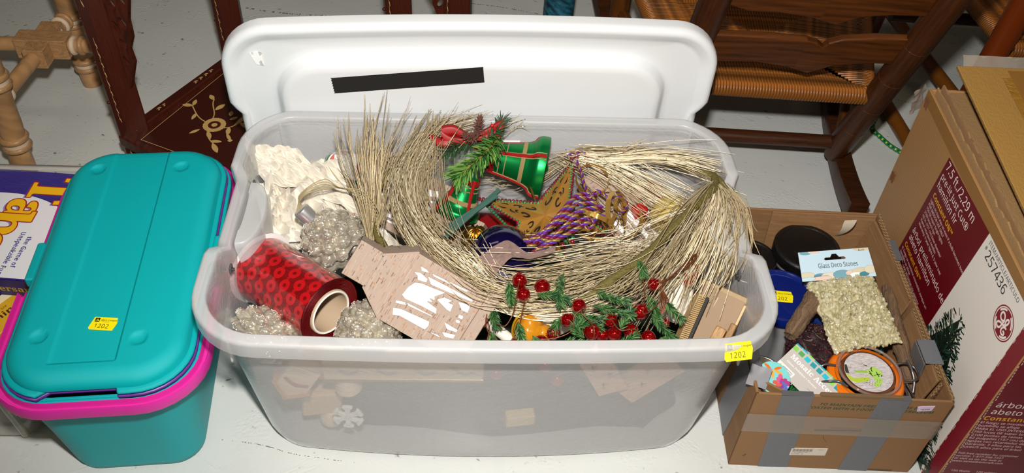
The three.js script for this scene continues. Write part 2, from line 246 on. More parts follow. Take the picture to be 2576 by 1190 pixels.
// ================================================================ teal tote and the bin of games at the left
function tote() {
  const t = thing('picnic_tote', 'teal plastic tote with pink carrying handles and teal lid beside the clear bin', 'tote', [-0.634, 0, -0.99], 0.15);
  const teal = S(0x00a9ae, 0.46, { specularIntensity: 0.6, bumpMap: rep(T.grit, 60), bumpScale: 0.00012 }), purple = S(0x6b2d92, 0.45), pink = S(0xd42c9c, 0.4, {});
  const hx = 0.131, hz = 0.264, H = 0.283, o = { k: 8, m: 20 };
  const fz = hz + 0.006;
  // body, narrowing to its foot
  mesh('body', skin([rr(hx + 0.004, hz + 0.004, 0.07, o), rr(hx + 0.006, hz + 0.006, 0.072, o), rr(hx + 0.006, hz + 0.006, 0.072, o), rr(hx + 0.002, hz + 0.001, 0.066, o), rr(hx - 0.012, hz - 0.014, 0.058, o), rr(hx - 0.023, hz - 0.026, 0.05, o), rr(hx - 0.027, hz - 0.03, 0.046, o), rr(hx - 0.037, hz - 0.04, 0.04, o)].map((r, i) => ring(r, [H - 0.034, H - 0.036, H - 0.052, H - 0.056, 0.12, 0.02, 0.005, 0][i])), { cap1: true }), teal, t);
  // lid: a height field over its rounded outline, with a sunk middle band and four dimples
  const lidG = mesh('lid', (() => {
    const g1 = 0.045, gx = -0.0125, zs = [], pos = [], idx = [], R = 0.075;
    for (let i = 0; i <= 160; i++) { const a = i / 160 * 2 - 1; zs.push(Math.sign(a) * hz * (1 - (1 - Math.abs(a)) ** 1.6)); }
    const us = []; for (let i = 0; i <= 44; i++) us.push(i / 44);
    const hw = (z) => { const e = Math.abs(z) - (hz - R); return e > 0 ? hx - R + Math.sqrt(Math.max(0, R * R - e * e)) : hx; };
    const sd = (x, z) => { const a = Math.abs(x) - hx + R, b = Math.abs(z) - hz + R; return R - (Math.hypot(Math.max(a, 0), Math.max(b, 0)) + Math.min(Math.max(a, b), 0)); };
    const D = [[-0.082, -0.205], [0.062, -0.205], [-0.085, 0.178], [0.06, 0.19]];
    const inLip = (x, z) => smooth(0.058, 0.052, Math.abs(x - gx)) * smooth(hz - 0.05, hz - 0.044, z);
    for (const z of zs) { const w = hw(z), c = [-g1 + gx - 0.003, -g1 + gx, g1 + gx, g1 + gx + 0.003]; const cols = [];
      const lo = Math.min(w, Math.abs(c[0])), hi = Math.min(w, c[3]);
      for (let i = 0; i <= 34; i++) cols.push(mix(-w, -lo - 0.001, i / 34)); cols.push(-lo, Math.max(c[1], -w), Math.max(c[1] + 0.001, -w)); for (let i = 1; i < 12; i++) cols.push(clamp(mix(c[1], c[2], i / 12), -w, w)); cols.push(Math.min(c[2] - 0.001, w), Math.min(c[2], w), hi); for (let i = 0; i <= 34; i++) cols.push(mix(hi + 0.001, w, i / 34));
      for (const x of cols) { const e = Math.max(0, sd(x, z)); let y = H - 0.022 * (1 - Math.sqrt(Math.max(0, 1 - (1 - Math.min(1, e / 0.026)) ** 2))); const band = Math.abs(x - gx) < g1 + 0.0004 && z < hz - 0.035 ? 0.0042 : 0; y -= band * Math.min(1, e / 0.02);
        for (const [dx, dz] of D) { const q = Math.hypot(x - dx, z - dz) / 0.0125; if (q < 1) y -= 0.0045 * Math.sqrt(1 - q * q); } pos.push(x, y, z); } }
    const w = 47; const n = pos.length / 3 / zs.length; for (let j = 0; j + 1 < zs.length; j++) for (let i = 0; i + 1 < n; i++) { const a = j * n + i; idx.push(a, a + n, a + 1, a + 1, a + n, a + n + 1); }
    const g = new THREE.BufferGeometry(); g.setAttribute('position', new THREE.Float32BufferAttribute(pos, 3)); g.setAttribute('uv', new THREE.Float32BufferAttribute(pos.flatMap((_, i) => (i % 3 === 0 ? [pos[i], pos[i + 2]] : [])), 2)); g.setIndex(idx); g.computeVertexNormals(); return g;
  })(), teal, t);
  const cut = (r) => r.map(([x, z]) => [x, z - (z > 0 ? 0.013 * smooth(0.052, 0.047, Math.abs(x + 0.012)) : 0)]);
  const fin = { k: 8, m: 60 };
  mesh('lid_flange', skin([rr(hx - 0.002, hz - 0.002, 0.073, fin), cut(rr(hx + 0.004, hz + 0.004, 0.078, fin)), cut(rr(hx + 0.007, hz + 0.008, 0.08, fin)), cut(rr(hx + 0.007, hz + 0.008, 0.08, fin)), cut(rr(hx, hz, 0.075, fin))].map((r, i) => ring(r, [H - 0.0215, H - 0.0215, H - 0.0235, H - 0.028, H - 0.0285][i])), {}), teal, lidG);
  mesh('inner_band', skin([cut(rr(hx + 0.002, hz + 0.003, 0.076, fin)), cut(rr(hx + 0.0085, hz + 0.0095, 0.081, fin)), cut(rr(hx + 0.0085, hz + 0.0095, 0.081, fin)), cut(rr(hx, hz, 0.076, fin))].map((r, i) => ring(r, [H - 0.0285, H - 0.0285, H - 0.0345, H - 0.035][i]))), purple, t);
  mesh('grip', box(0.096, 0.012, 0.004, 0.001, -0.012, H - 0.03, hz - 0.006), purple, t);
  mesh('body_rim', skin([rr(hx, hz, 0.075, o), rr(hx + 0.011, hz + 0.012, 0.083, o), rr(hx + 0.013, hz + 0.014, 0.085, o), rr(hx + 0.013, hz + 0.014, 0.085, o), rr(hx + 0.002, hz + 0.002, 0.075, o)].map((r, i) => ring(r, [H - 0.036, H - 0.036, H - 0.039, H - 0.05, H - 0.051][i]))), teal, t);
  // two pink U shaped handles lying down around the rim
  for (const s of [-1, 1]) {
    const path = rr(hx + (s > 0 ? 0.02 : 0.017), hz + (s > 0 ? 0.019 : 0.012), 0.09, o).filter(([, z]) => z * s > 0.055);
    let p = path; if (s > 0) { const i = path.findIndex((q, k) => k && Math.hypot(q[0] - path[k - 1][0], q[1] - path[k - 1][1]) > 0.1); if (i > 0) p = [...path.slice(i), ...path.slice(0, i)]; }
    const y0 = s > 0 ? H - 0.054 : H - 0.07, prof = [[-0.006, 0], [0.007, 0], [0.008, 0.004], [0.008, 0.02], [0.0065, 0.023], [0.0045, 0.02], [0.0038, 0.012], [-0.0035, 0.012], [-0.0042, 0.02], [-0.006, 0.023], [-0.0075, 0.02], [-0.0075, 0.003]];
    const rings = p.map((q, i) => { const a = p[Math.max(0, i - 1)], b = p[Math.min(p.length - 1, i + 1)], l = Math.hypot(b[0] - a[0], b[1] - a[1]) || 1, nx = (b[1] - a[1]) / l, nz = -(b[0] - a[0]) / l; return prof.map(([u, v]) => [q[0] + nx * u, y0 + v, q[1] + nz * u]); });
    mesh('carry_handle', toCreasedNormals(skin(rings, { cap0: true, cap1: true }), 0.7), pink, t);
    mesh('side_latch', box(0.014, 0.02, 0.085, 0.004, s * (hx + 0.012), H - 0.03, -0.002), teal, t);
  }
  mesh('end_clip', box(0.11, 0.014, 0.012, 0.004, 0.0, H - 0.03, -hz - 0.008), teal, t);
  mesh('under_lip', box(0.14, 0.006, 0.006, 0.002, 0.01, H - 0.084, hz - 0.008), teal, t);
  const st = mesh('price_sticker', stickerGeo.clone().scale(0.95, 0.95, 1), M.sticker, t, [0.002, H + 0.0002 - 0.0038, 0.156], [-Math.PI / 2, 0, -0.15], 'yellow lot sticker');
  return t;
}
tote();
const printed = (w, h, draw, o = {}) => S(0xffffff, 0.5, { map: canvasTex(w, h, draw), ...o });
function games() {
  const t = thing('game_bin', 'small clear plastic bin of boxed games beside the teal tote', 'storage bin', [-0.93, 0, -1.0], 0.06);
  const clear = S(0xf1f0ea, 0.12, { transmission: 0.9, thickness: 0, ior: 1.5, side: THREE.DoubleSide }), o = { k: 8, m: 12 };
  const L = (a, b, r, y) => ring(rr(a, b, r, o), y);
  mesh('body', skin([L(0.168, 0.243, 0.045, 0.216), L(0.166, 0.241, 0.044, 0.205), L(0.15, 0.222, 0.04, 0.09), L(0.146, 0.217, 0.04, 0.06), L(0.149, 0.22, 0.04, 0.055), L(0.14, 0.21, 0.04, 0.012), L(0.13, 0.2, 0.035, 0.001)], { cap1: true }), clear, t);
  mesh('rim', skin([L(0.178, 0.253, 0.05, 0.205), L(0.18, 0.255, 0.05, 0.206), L(0.18, 0.255, 0.05, 0.216), L(0.17, 0.245, 0.046, 0.218), L(0.167, 0.242, 0.045, 0.214)]), S(0xe4e2dc, 0.3, { transmission: 0.55, thickness: 0, side: THREE.DoubleSide }), t);
  for (const s of [-1, 1]) mesh('end_ridge', tube([[s * 0.13, 0.19, 0.236], [s * 0.12, 0.02, 0.212]], 0.006, { seg: 4 }), clear, t);
  const box1 = thing('board_game_box', 'purple and white party game box with big yellow lettering in the small clear bin', 'game box');
  const C = V(-0.8959, 0.2, -1.0897), Y = dir(V(-0.8856, 0.2, -1.0361), V(-0.9682, 0.212, -1.2264)), W = 0.26, Hh = 0.262;
  pose(box1, V(-0.9, 0.178, -1.117), V(0.02, 0.05, -1), V(0, 1, 0.05));
  const purpleP = S(0x2a1d6e, 0.45), face = printed(1024, 1024, (c) => {
    c.fillStyle = '#2f2478'; c.fillRect(0, 0, 1024, 1024); for (let i = 0; i < 500; i++) { c.fillStyle = `rgba(${90 + (i * 37) % 60},${80 + (i * 17) % 60},190,0.08)`; c.fillRect((i * 193) % 1024, (i * 71) % 330, 90, 12); }
    c.fillStyle = '#e6e6ea'; c.beginPath(); c.ellipse(380, 1010, 800, 770, 0, 0, 7); c.fill(); c.fillRect(0, 780, 1024, 244);
    c.save(); c.translate(775, 70); c.rotate(Math.PI / 2 - 0.02);
    const big = (s, x, y, f) => { c.font = 'bold ' + f + 'px serif'; c.lineJoin = 'round'; c.fillStyle = 'rgba(80,70,170,.6)'; c.fillText(s, x + 16, y + 22); c.strokeStyle = '#a31f1c'; c.lineWidth = 26; c.strokeText(s, x, y); c.strokeStyle = '#e8b51e'; c.lineWidth = 9; c.strokeText(s, x, y); c.fillStyle = '#f2b90f'; c.fillText(s, x, y); };
    big('T', -20, 265, 420); big('a', 205, 360, 380); big('b', 330, 440, 400); big('o', 540, 470, 380); big('o', 690, 540, 380);
    c.restore();
    c.save(); c.translate(690, 585); c.rotate(Math.PI / 2); c.fillStyle = '#3c3a86'; c.font = 'bold 48px sans-serif'; c.fillText('the Game of', 60, 0); c.fillText('Unspeakable Fun', 20, 60); c.restore();
  });
  mesh('lid_wrap', box(W, Hh, 0.05, 0.002), purpleP, box1);
  mesh('printed_front', quad(W - 0.004, Hh - 0.004, 0.0256), face, box1);
  const side = printed(512, 96, (c) => { c.fillStyle = '#241a63'; c.fillRect(0, 0, 512, 96); c.fillStyle = '#c9a22a'; c.font = 'bold 40px serif'; c.fillText('Anniversary', 190, 64); });
  const sd = mesh('printed_side', quad(W - 0.004, 0.046, 0), side, box1, [0, -Hh / 2 - 0.0006, 0], [Math.PI / 2, 0, 0]);
  const d = thing('dominoes_box', 'worn yellow dominoes box beneath the party game box', 'game box');
  pose(d, V(-0.862, 0.13, -0.952), V(0.55, 0.1, -0.8), V(0, 1, 0.1));
  const yel = printed(256, 384, (c) => { c.fillStyle = '#d8a521'; c.fillRect(0, 0, 256, 384); c.fillStyle = '#efe2b8'; c.fillRect(0, 0, 60, 384); c.save(); c.translate(150, 340); c.rotate(-Math.PI / 2); c.fillStyle = '#3a2a10'; c.font = 'bold 64px sans-serif'; c.fillText('Dominoes', 0, 20); c.font = '24px sans-serif'; c.fillText('DOUBLE SIX', 60, -40); c.restore(); c.fillStyle = '#f4efe2'; c.fillRect(205, 60, 40, 60); c.fillStyle = '#222'; c.font = '18px sans-serif'; c.fillText('4030', 205, 96); });
  mesh('carton', box(0.07, 0.13, 0.035, 0.003), S(0xd2a02a, 0.6), d); mesh('printed_front', quad(0.066, 0.126, 0.0179), yel, d);
  const k = thing('card_tray', 'dark brown cardboard tray under the game boxes', 'tray', [-0.93, 0.03, -1.02], 0.06);
  mesh('tray_base', box(0.27, 0.05, 0.39, 0.003, 0, 0.025, 0), S(0x2a1d14, 0.8), k); mesh('tray_insert', box(0.2, 0.05, 0.3, 0.003, 0, 0.075, 0), S(0x20150f, 0.8), k);
}
games();

// ================================================================ furniture behind
M.bamboo = S(0xc69c6e, 0.42, { map: noiseTex(256, (u, v) => { const g = 0.86 + tile(u, v, 30, 2) * 0.12 + tile(u, v, 7, 6) * 0.1; return [g, g * 0.97, g * 0.93]; }, true) });
M.wash = S(0xd6bfa2, 0.6);
function bambooStand() {
  const t = thing('rattan_stand', 'pale turned wooden stand base with crossed stretchers behind the game bin', 'stand', [-1.08, 0, -1.64]);
  const r = (x, y, z) => [x + 1.08, y, z + 1.64];
  const legs = (x, z, knots, tx = 0) => { const g = mesh('leg', tube([r(x, 0, z), r(x + tx, 0.75, z)], (f) => 0.0235 + 0.001 * Math.sin(f * 40), { seg: 30, rad: 20 }), M.bamboo, t);
    for (const y of knots) { for (const d of [-0.011, 0.011]) mesh('ring', put(new THREE.TorusGeometry(0.0235, 0.0075, 8, 24), ...r(x + tx * y / 0.75, y + d, z), Math.PI / 2), M.bamboo, g); mesh('groove', put(new THREE.CylinderGeometry(0.0265, 0.0265, 0.009, 24), ...r(x + tx * y / 0.75, y, z)), M.wash, g); } };
  legs(-1.08, -1.82, [0.062, 0.185, 0.42]); legs(-1.085, -1.452, [0.105, 0.262, 0.5], 0.06); legs(-1.46, -1.82, [0.062, 0.185]); legs(-1.46, -1.452, [0.105, 0.262]);
  const c = V(-1.0838, 0.195, -1.6895), h = c.clone();
  const o = V(-1.08, 0, -1.64), L = (p) => p.clone().sub(o);
  const rod = (a, b) => { const g = mesh('stretcher', tube([L(a), L(b)], 0.0165, { seg: 8, rad: 16 }), M.bamboo, t); for (const [p, q] of [[a, b], [b, a]]) { const d = dir(p, q).normalize(); for (const k of [0.032, 0.05]) { const m = mesh('ring', new THREE.TorusGeometry(0.0165, 0.006, 8, 20), k < 0.04 ? M.bamboo : M.wash, g); m.position.copy(L(p.clone().addScaledVector(d, k))); m.quaternion.setFromUnitVectors(V(0, 0, 1), d); } } };
  const e = c.clone(); rod(V(-1.09, 0.195, -1.45), e); rod(e, V(-1.08, 0.195, -1.82)); rod(V(-1.5, 0.195, -1.66), e); rod(e, V(-0.9689, 0.195, -1.696));
  const blk = thing; const g = mesh('cross_block', [box(0.115, 0.048, 0.046, 0.002), box(0.046, 0.046, 0.125, 0.002)], M.bamboo, t, L(c), [0, 0.06, 0]);
}
bambooStand();
M.mahogany = S(0x522113, 0.4, { map: rep(T.wood, 2, 5), specularIntensity: 0.7 });
const inlayTex = (w, h, draw) => canvasTex(w, h, (c) => { c.fillStyle = '#3a140c'; c.fillRect(0, 0, w, h); for (let i = 0; i < 240; i++) { c.fillStyle = `rgba(${i % 2 ? 120 : 20},${i % 2 ? 40 : 5},20,0.06)`; c.fillRect(0, (i * 97) % h, w, 2 + i % 5); } c.fillStyle = '#c1a063'; c.strokeStyle = '#c1a063'; draw(c); });
const leaf = (c, x, y, a, l, w) => { c.save(); c.translate(x, y); c.rotate(a); c.beginPath(); c.moveTo(0, 0); c.quadraticCurveTo(l / 2, -w, l, 0); c.quadraticCurveTo(l / 2, w, 0, 0); c.fill(); c.restore(); };
const beadG = new THREE.SphereGeometry(0.004, 8, 6);
function inlaidStand(name, label, pts) {
  const t = thing(name, label, 'stand', [pts[0][0], 0, pts[0][1]]);
  const strip = S(0xffffff, 0.4, { map: inlayTex(128, 1024, (c) => { for (let y = 60; y < 1000; y += 26) { const k = y % 320; if (k > 240) continue; leaf(c, 64, y, (y % 52 ? 0.6 : 2.4), 26, 9); c.fillRect(61, y - 14, 5, 20); } }) });
  for (const [x, z, a, k] of pts) { const px = x - pts[0][0], pz = z - pts[0][1];
    const leg = mesh('leg', box(0.06, 0.95, 0.034, 0.004, 0, 0.475, 0), M.mahogany, t, [px, 0, pz], [0, a, 0]);
    mesh('inlay', quad(0.014, 0.9, 0.0176).translate(-0.021, 0.48, 0), strip, leg);
    for (let i = 0; i < 9; i++) mesh('edge_bead', beadG, M.mahogany, leg, [-0.031, 0.1 + i * 0.1, 0]);
    if (k) { // pierced bracket under the shelf above
      const s = shapeOf([[0, 0], [0.004, 0.005], [0.03, 0.07], [0.028, 0.1], [0.042, 0.13], [0.045, 0.17], [0.06, 0.22], [0.062, 0.26], [0.09, 0.32], [0.1, 0.42], [0, 0.42]]);
      for (const [hx, hy, r] of [[0.012, 0.07, 0.007], [0.018, 0.11, 0.008], [0.012, 0.15, 0.008], [0.03, 0.16, 0.009], [0.016, 0.2, 0.009], [0.038, 0.215, 0.011], [0.018, 0.26, 0.011], [0.044, 0.275, 0.013], [0.02, 0.32, 0.012], [0.055, 0.34, 0.015]]) { const p = new THREE.Path(); p.absellipse(hx, hy, r * 0.8, r * 1.7, 0, 7, true, 0.4); s.holes.push(p); }
      mesh('bracket', ext(s, 0.01), M.mahogany, t, [px + 0.028 * Math.cos(k), 0.235, pz - 0.028 * Math.sin(k)], [0, k, 0]);
    } }
  return t;
}
{
  const A = [-0.835, -1.5], C = [-0.703, -1.832];
  const t = inlaidStand('inlaid_stand', 'dark mahogany corner stand with floral inlay on its low shelf', [[...A, 0.55, -0.25], [...C, 0.2, 0]]);
  const P = (x, z) => [x - A[0], z - A[1]];
  // shelf in its own plane: x right, y away
  const sp = [[-0.86, -1.475], [-0.675, -1.88], [-0.42, -1.76], [-0.4, -1.63], [-0.5, -1.4], [-0.62, -1.335]].map(([x, z]) => { const q = P(x, z); return [q[0], -q[1]]; });
  const shelf = mesh('shelf', put(ext(sp, 0.03, 0.004), 0, 0, 0, -Math.PI / 2), M.mahogany, t, [0, 0.105, 0]);
  const fl = S(0xffffff, 0.4, { map: inlayTex(1024, 1024, (c) => {
    c.lineWidth = 5; c.strokeRect(14, 14, 1500, 1500);
    const cx = 400, cy = 370; for (let i = 0; i < 22; i++) { const a = i / 22 * 6.283; c.beginPath(); c.arc(cx + 66 * Math.cos(a), cy + 66 * Math.sin(a), 20, 0, 7); c.fill(); } c.save(); c.fillStyle = '#4a1c10'; c.beginPath(); c.arc(cx, cy, 46, 0, 7); c.fill(); c.restore(); c.beginPath(); c.arc(cx, cy, 22, 0, 7); c.fill();
    c.lineWidth = 9; const stem = (...q) => { c.beginPath(); c.moveTo(q[0], q[1]); c.bezierCurveTo(...q.slice(2)); c.stroke(); };
    stem(cx, cy - 80, cx + 10, cy - 170, cx + 60, cy - 220, cx + 120, cy - 300); stem(cx + 60, cy - 60, cx + 150, cy - 90, cx + 180, cy - 180, cx + 260, cy - 200); stem(cx, cy + 80, cx + 40, cy + 160, cx + 120, cy + 140, cx + 330, cy + 190); stem(cx - 80, cy, cx - 140, cy + 40, cx - 170, cy + 90, cx - 180, cy + 130);
    for (const [x, y, a, l, w] of [[120, -290, -1.9, 90, 40], [120, -290, -0.4, 80, 34], [60, -210, 2.9, 90, 30], [150, -110, 0.2, 100, 44], [250, -200, -1, 80, 38], [-80, 0, 2.3, 110, 34], [-180, 120, 2.2, 130, 40], [-170, 90, 1.2, 90, 34], [-90, -60, 3.6, 90, 30], [100, 60, 0.5, 70, 30], [140, 40, -0.5, 70, 34], [30, 110, 2.6, 100, 36], [60, 130, 0.1, 210, 40], [110, 150, 1.8, 110, 44], [230, 165, -0.8, 70, 34], [230, 165, 1.2, 80, 30], [330, 190, 0, 110, 36], [300, 190, 1.6, 80, 36], [-40, 140, 2.2, 110, 26], [-110, 200, 1, 40, 30]]) leaf(c, cx + x, cy + y, a, l, w);
    c.lineWidth = 4; c.beginPath(); c.arc(1010, 430, 190, 0, 7); c.stroke();
  }) });
  // the inlaid field lies on the shelf, its corner by the first leg
  const ax = V(0.372, 0, -0.928), bx = V(0.928, 0, 0.372).normalize(), o = V(P(-0.812, -1.462)[0], 0.1212, P(-0.812, -1.462)[1]), w = 0.3;
  const f = mesh('inlay', quad(w, w, 0).translate(w / 2, -w / 2, 0), fl, t); f.matrixAutoUpdate = true; f.position.copy(o); f.quaternion.setFromRotationMatrix(new THREE.Matrix4().makeBasis(ax, bx.clone().negate(), V(0, 1, 0))); f.scale.set(1, 1, 1);
  const edge = S(0xffffff, 0.4, { map: inlayTex(1024, 96, (c) => { for (const [x, n] of [[190, 5], [480, 12], [790, 6]]) for (let i = 0; i < n; i++) leaf(c, x + i * 14, 48 + (i % 3 - 1) * 10, i * 2.1, 26, 12); }) });
  mesh('edge_moulding', [put(box(0.42, 0.014, 0.026, 0.004), 0, 0, 0)], M.mahogany, t, [0.088, 0.122, -0.181], [0, 1.142, 0]);
  mesh('inlay', put(quad(0.42, 0.022), 0, 0, 0, -Math.PI / 2), edge, t, [0.088, 0.1295, -0.181], [0, 1.142, 0]);
}
inlaidStand('inlaid_stand', 'dark mahogany stand whose legs show above the white lid', [[-0.288, -1.765, 0.3, 0], [-0.155, -1.79, -0.1, Math.PI]]);
{
  const p = V(0.0826, 0.1, -2.0738), t = thing('blue_post', 'teal blue stippled round post standing on the floor behind the white lid', 'post', [p.x, 0, p.z]);
  const m = S(0x2f6f86, 0.5, { map: noiseTex(256, (u, v) => { const g = 0.75 + tile(u, v, 70, 3) * 0.6; return [g * 0.9, g, g]; }, true) });
  mesh('post', tube([[0, 0, 0], [0.012, 0.8, 0]], 0.04, { seg: 6, rad: 24 }), m, t); mesh('foot', lathe([[0, 0], [0.07, 0], [0.07, 0.02], [0.045, 0.035], [0, 0.035]]), m, t);
}
M.chairWood = S(0x63360f, 0.4, { map: rep(T.wood, 3, 3), specularIntensity: 0.6 }); M.chairDark = S(0x4a2712, 0.4, { map: rep(T.wood, 3, 3), specularIntensity: 0.6 });
{ const w = rep(T.wood, 2, 2); w.rotation = Math.PI / 2; M.chairSlat = S(0x5f3313, 0.36, { map: w, specularIntensity: 0.6 }); } M.chairRed = S(0x7c3208, 0.35, { specularIntensity: 0.7 }); M.chairTan = S(0x6f4010, 0.35);
M.rush = S(0xb87636, 0.35, { map: noiseTex(256, (u, v) => { const g = 0.8 + tile(u * 1, v, 50, 8) * 0.4; return [g, g * 0.96, g * 0.9]; }, true), specularIntensity: 0.8 });
// rush seat: strands wrapped over four rails, meeting along the diagonals
function rushSeat(t, cor, mid, Y, L) {
  const R = 0.017;
  for (let s = 0; s < 4; s++) {
    const a = cor[s], b = cor[(s + 1) % 4], inn = V(0, 1, 0).cross(dir(a, b).normalize()), n = Math.round(a.distanceTo(b) / 0.0062), q = [];
    for (let i = 0; i < n; i++) { const f = (i + 0.5) / n, p = a.clone().lerp(b, f), m = f < 0.5 ? f * 2 : (1 - f) * 2, e = (f < 0.5 ? a : b).clone().lerp(mid, Math.min(1, m * 1.0)), d = Math.max(0.004, dir(p, e).dot(inn)), w = N3(i * 0.7, s * 9, 0) * 0.0012;
      q.push(tube([p.clone().addScaledVector(inn, 0.02).setY(Y - R), p.clone().setY(Y - R + w), p.clone().addScaledVector(inn, -R).setY(Y - 0.004), p.clone().addScaledVector(inn, -R * 0.6).setY(Y + R * 0.8), p.clone().addScaledVector(inn, 0.01).setY(Y + R + w), p.clone().addScaledVector(inn, Math.max(0.012, d)).setY(Y + R * 0.55 + w * 2)].map(L), 0.0036, { seg: 9, rad: 5, caps: false })); }
    mesh('seat_strands', q, M.rush, t);
  }
}
function rocker(label, place) {
  const t = thing('rocking_chair', label, 'rocking chair', [0.545, 0, -1.66], 0, 'rush seated rocking chairs'), O = V(0.545, 0, -1.66), L = (p) => p.clone().sub(O);
  const up = V(0.02, 0.517, 0.2).normalize();
  const post = (a, b) => mesh('back_post', tube([a, b].map((p) => L(p)), (f) => 0.029 - (f < 0.06 ? (1 - f / 0.06) ** 2 * 0.008 : 0), { seg: 40, rad: 18 }), M.chairDark, t);
  const pr = [V(0.744, 0.045, -1.662), V(0.744, 0.045, -1.662).addScaledVector(V(0.014, 0.517, 0.202).normalize(), 1.0)], pl = [V(0.325, 0.045, -1.662), V(0.325, 0.045, -1.662).addScaledVector(V(0.02, 0.517, 0.2).normalize(), 1.0)];
  for (const p of [pr, pl]) { const m = post(...p); for (const k of [0.13, 0.22, 0.32, 0.43]) { const g = mesh('ring_line', new THREE.TorusGeometry(0.0286, 0.0008, 4, 24), M.chairWood, m); const d = dir(p[0], p[1]).normalize(); g.position.copy(L(p[0].clone().addScaledVector(d, k))); g.quaternion.setFromUnitVectors(V(0, 0, 1), d); } }
  // slats lie in the plane of the two posts
  const o = V(0.545, 0.05, -1.66), xd = V(1, 0, 0), yd = V(0, 0.933, 0.361), sl = (pts) => { const s = new THREE.Shape(); pts.forEach((p, i) => { const q = dir(o, p), a = [q.dot(xd), q.dot(yd)]; i ? s.lineTo(...a) : s.moveTo(...a); }); const g = ext(s, 0.016, 0.003); const m = mesh('slat', boxUV(g), M.chairSlat, t, L(o)); m.quaternion.setFromRotationMatrix(new THREE.Matrix4().makeBasis(xd, yd, xd.clone().cross(yd))); };
  sl([V(0.3357, 0.4424, -1.5082), V(0.3725, 0.4424, -1.5082), V(0.4792, 0.4444, -1.5074), V(0.5431, 0.4412, -1.5086), V(0.5653, 0.4351, -1.511), V(0.5796, 0.4235, -1.5155), V(0.5861, 0.4371, -1.5102), V(0.6088, 0.4497, -1.5053), V(0.6656, 0.4597, -1.5015), V(0.7404, 0.4622, -1.5005), V(0.7355, 0.3888, -1.5289), V(0.6809, 0.3872, -1.5295), V(0.6222, 0.3752, -1.5342), V(0.5763, 0.3451, -1.5458), V(0.5313, 0.3611, -1.5396), V(0.4643, 0.3709, -1.5358), V(0.3466, 0.3619, -1.5393)]);
  sl([V(0.307, 0.5947, -1.4493), V(0.4983, 0.6072, -1.4444), V(0.7272, 0.6211, -1.439), V(0.7314, 0.5275, -1.4753), V(0.667, 0.5248, -1.4763), V(0.6163, 0.5149, -1.4801), V(0.58, 0.4909, -1.4894), V(0.522, 0.5073, -1.483), V(0.4659, 0.514, -1.4805), V(0.4106, 0.5122, -1.4812), V(0.3678, 0.5262, -1.4757), V(0.3233, 0.5264, -1.4757)]);
  rushSeat(t, [V(0.335, 0.272, -1.575), V(0.728, 0.272, -1.575), V(0.815, 0.272, -1.965), V(0.27, 0.272, -1.965)], V(0.535, 0.272, -1.76), 0.272, L);
  const stick = (name, a, b, r, mat = M.chairWood, mid2) => mesh(name, tube([L(a), ...(mid2 ? [L(mid2)] : []), L(b)], r, { seg: 12, rad: 14 }), mat, t);
  stick('front_leg', V(0.235, 0.05, -2.0), V(0.235, 0.36, -1.985), 0.025); stick('front_leg', V(0.85, 0.05, -2.0), V(0.845, 0.36, -1.985), 0.025);
  stick('stretcher', V(0.33, 0.093, -1.645), V(0.745, 0.093, -1.645), 0.0165, M.chairDark); stick('stretcher', V(0.235, 0.15, -2.0), V(0.85, 0.15, -2.0), 0.014, M.chairDark);
  for (const y of [0.11, 0.19]) { stick('side_rung', V(0.33, y, -1.69 + y * 0.39), V(0.235, y + 0.01, -2.0), 0.014); stick('side_rung', V(0.742, y, -1.69 + y * 0.39), V(0.848, y + 0.01, -2.0), 0.014); }
  // rockers: bent boards on the floor
  for (const [xa, xb] of [[0.352, 0.2], [0.734, 0.84]]) { const up2 = [], lo = []; for (let i = 0; i <= 20; i++) { const f = i / 20, z = mix(-1.42, -2.25, f), y = 0.09 * ((f - 0.45) / 0.55) ** 2; up2.push([z, y + 0.047]); lo.unshift([z, y]); }
    const g = ext([...up2, ...lo], 0.042, 0.004); warp(g, (x, y, z) => [mix(xa, xb, (x + 1.42) / -0.83) + z, y, x]); mesh('rocker', toCreasedNormals(g, 0.6), M.chairDark, t, [-0.545, 0, 1.66]); }
  if (place) t.position.add(V(...place));
  return t;
}
const chair1 = rocker('dark wooden rocking chair with rush seat, its slatted back right behind the white lid');
{
  const t = thing('side_chair', 'rush seated wooden chair behind the tall tree carton, only one corner showing', 'chair', [1.3, 0, -1.95]), L = (p) => p.clone().sub(V(1.3, 0, -1.95));
  const stick = (name, a, b, r, m = M.chairRed) => mesh(name, tube([L(a), L(b)], r, { seg: 8, rad: 16 }), m, t);
  stick('back_post', V(1.094, 0, -1.84), V(1.0, 0.95, -1.6), 0.028); stick('back_post', V(1.53, 0, -1.84), V(1.6, 0.95, -1.6), 0.028);
  stick('front_leg', V(1.0, 0, -2.3), V(1.02, 0.33, -2.29), 0.024); stick('front_leg', V(1.6, 0, -2.3), V(1.58, 0.33, -2.29), 0.024);
  rushSeat(t, [V(1.1, 0.285, -1.775), V(1.52, 0.285, -1.775), V(1.57, 0.285, -2.27), V(1.045, 0.285, -2.27)], V(1.32, 0.285, -2.0), 0.285, L);
  stick('side_rung', V(1.084, 0.09, -1.82), V(1.005, 0.1, -2.3), 0.017, M.chairTan); stick('side_rung', V(1.535, 0.09, -1.82), V(1.59, 0.1, -2.3), 0.017, M.chairTan);
  stick('stretcher', V(1.01, 0.2, -2.29), V(1.59, 0.2, -2.29), 0.02, M.chairDark); stick('stretcher', V(0.93, 0.2, -2.05), V(1.6, 0.2, -2.05), 0.016, M.chairDark);
  stick('splayed_foot', V(0.975, 0.018, -1.62), V(0.915, 0.03, -2.1), 0.0175, M.chairTan);
}
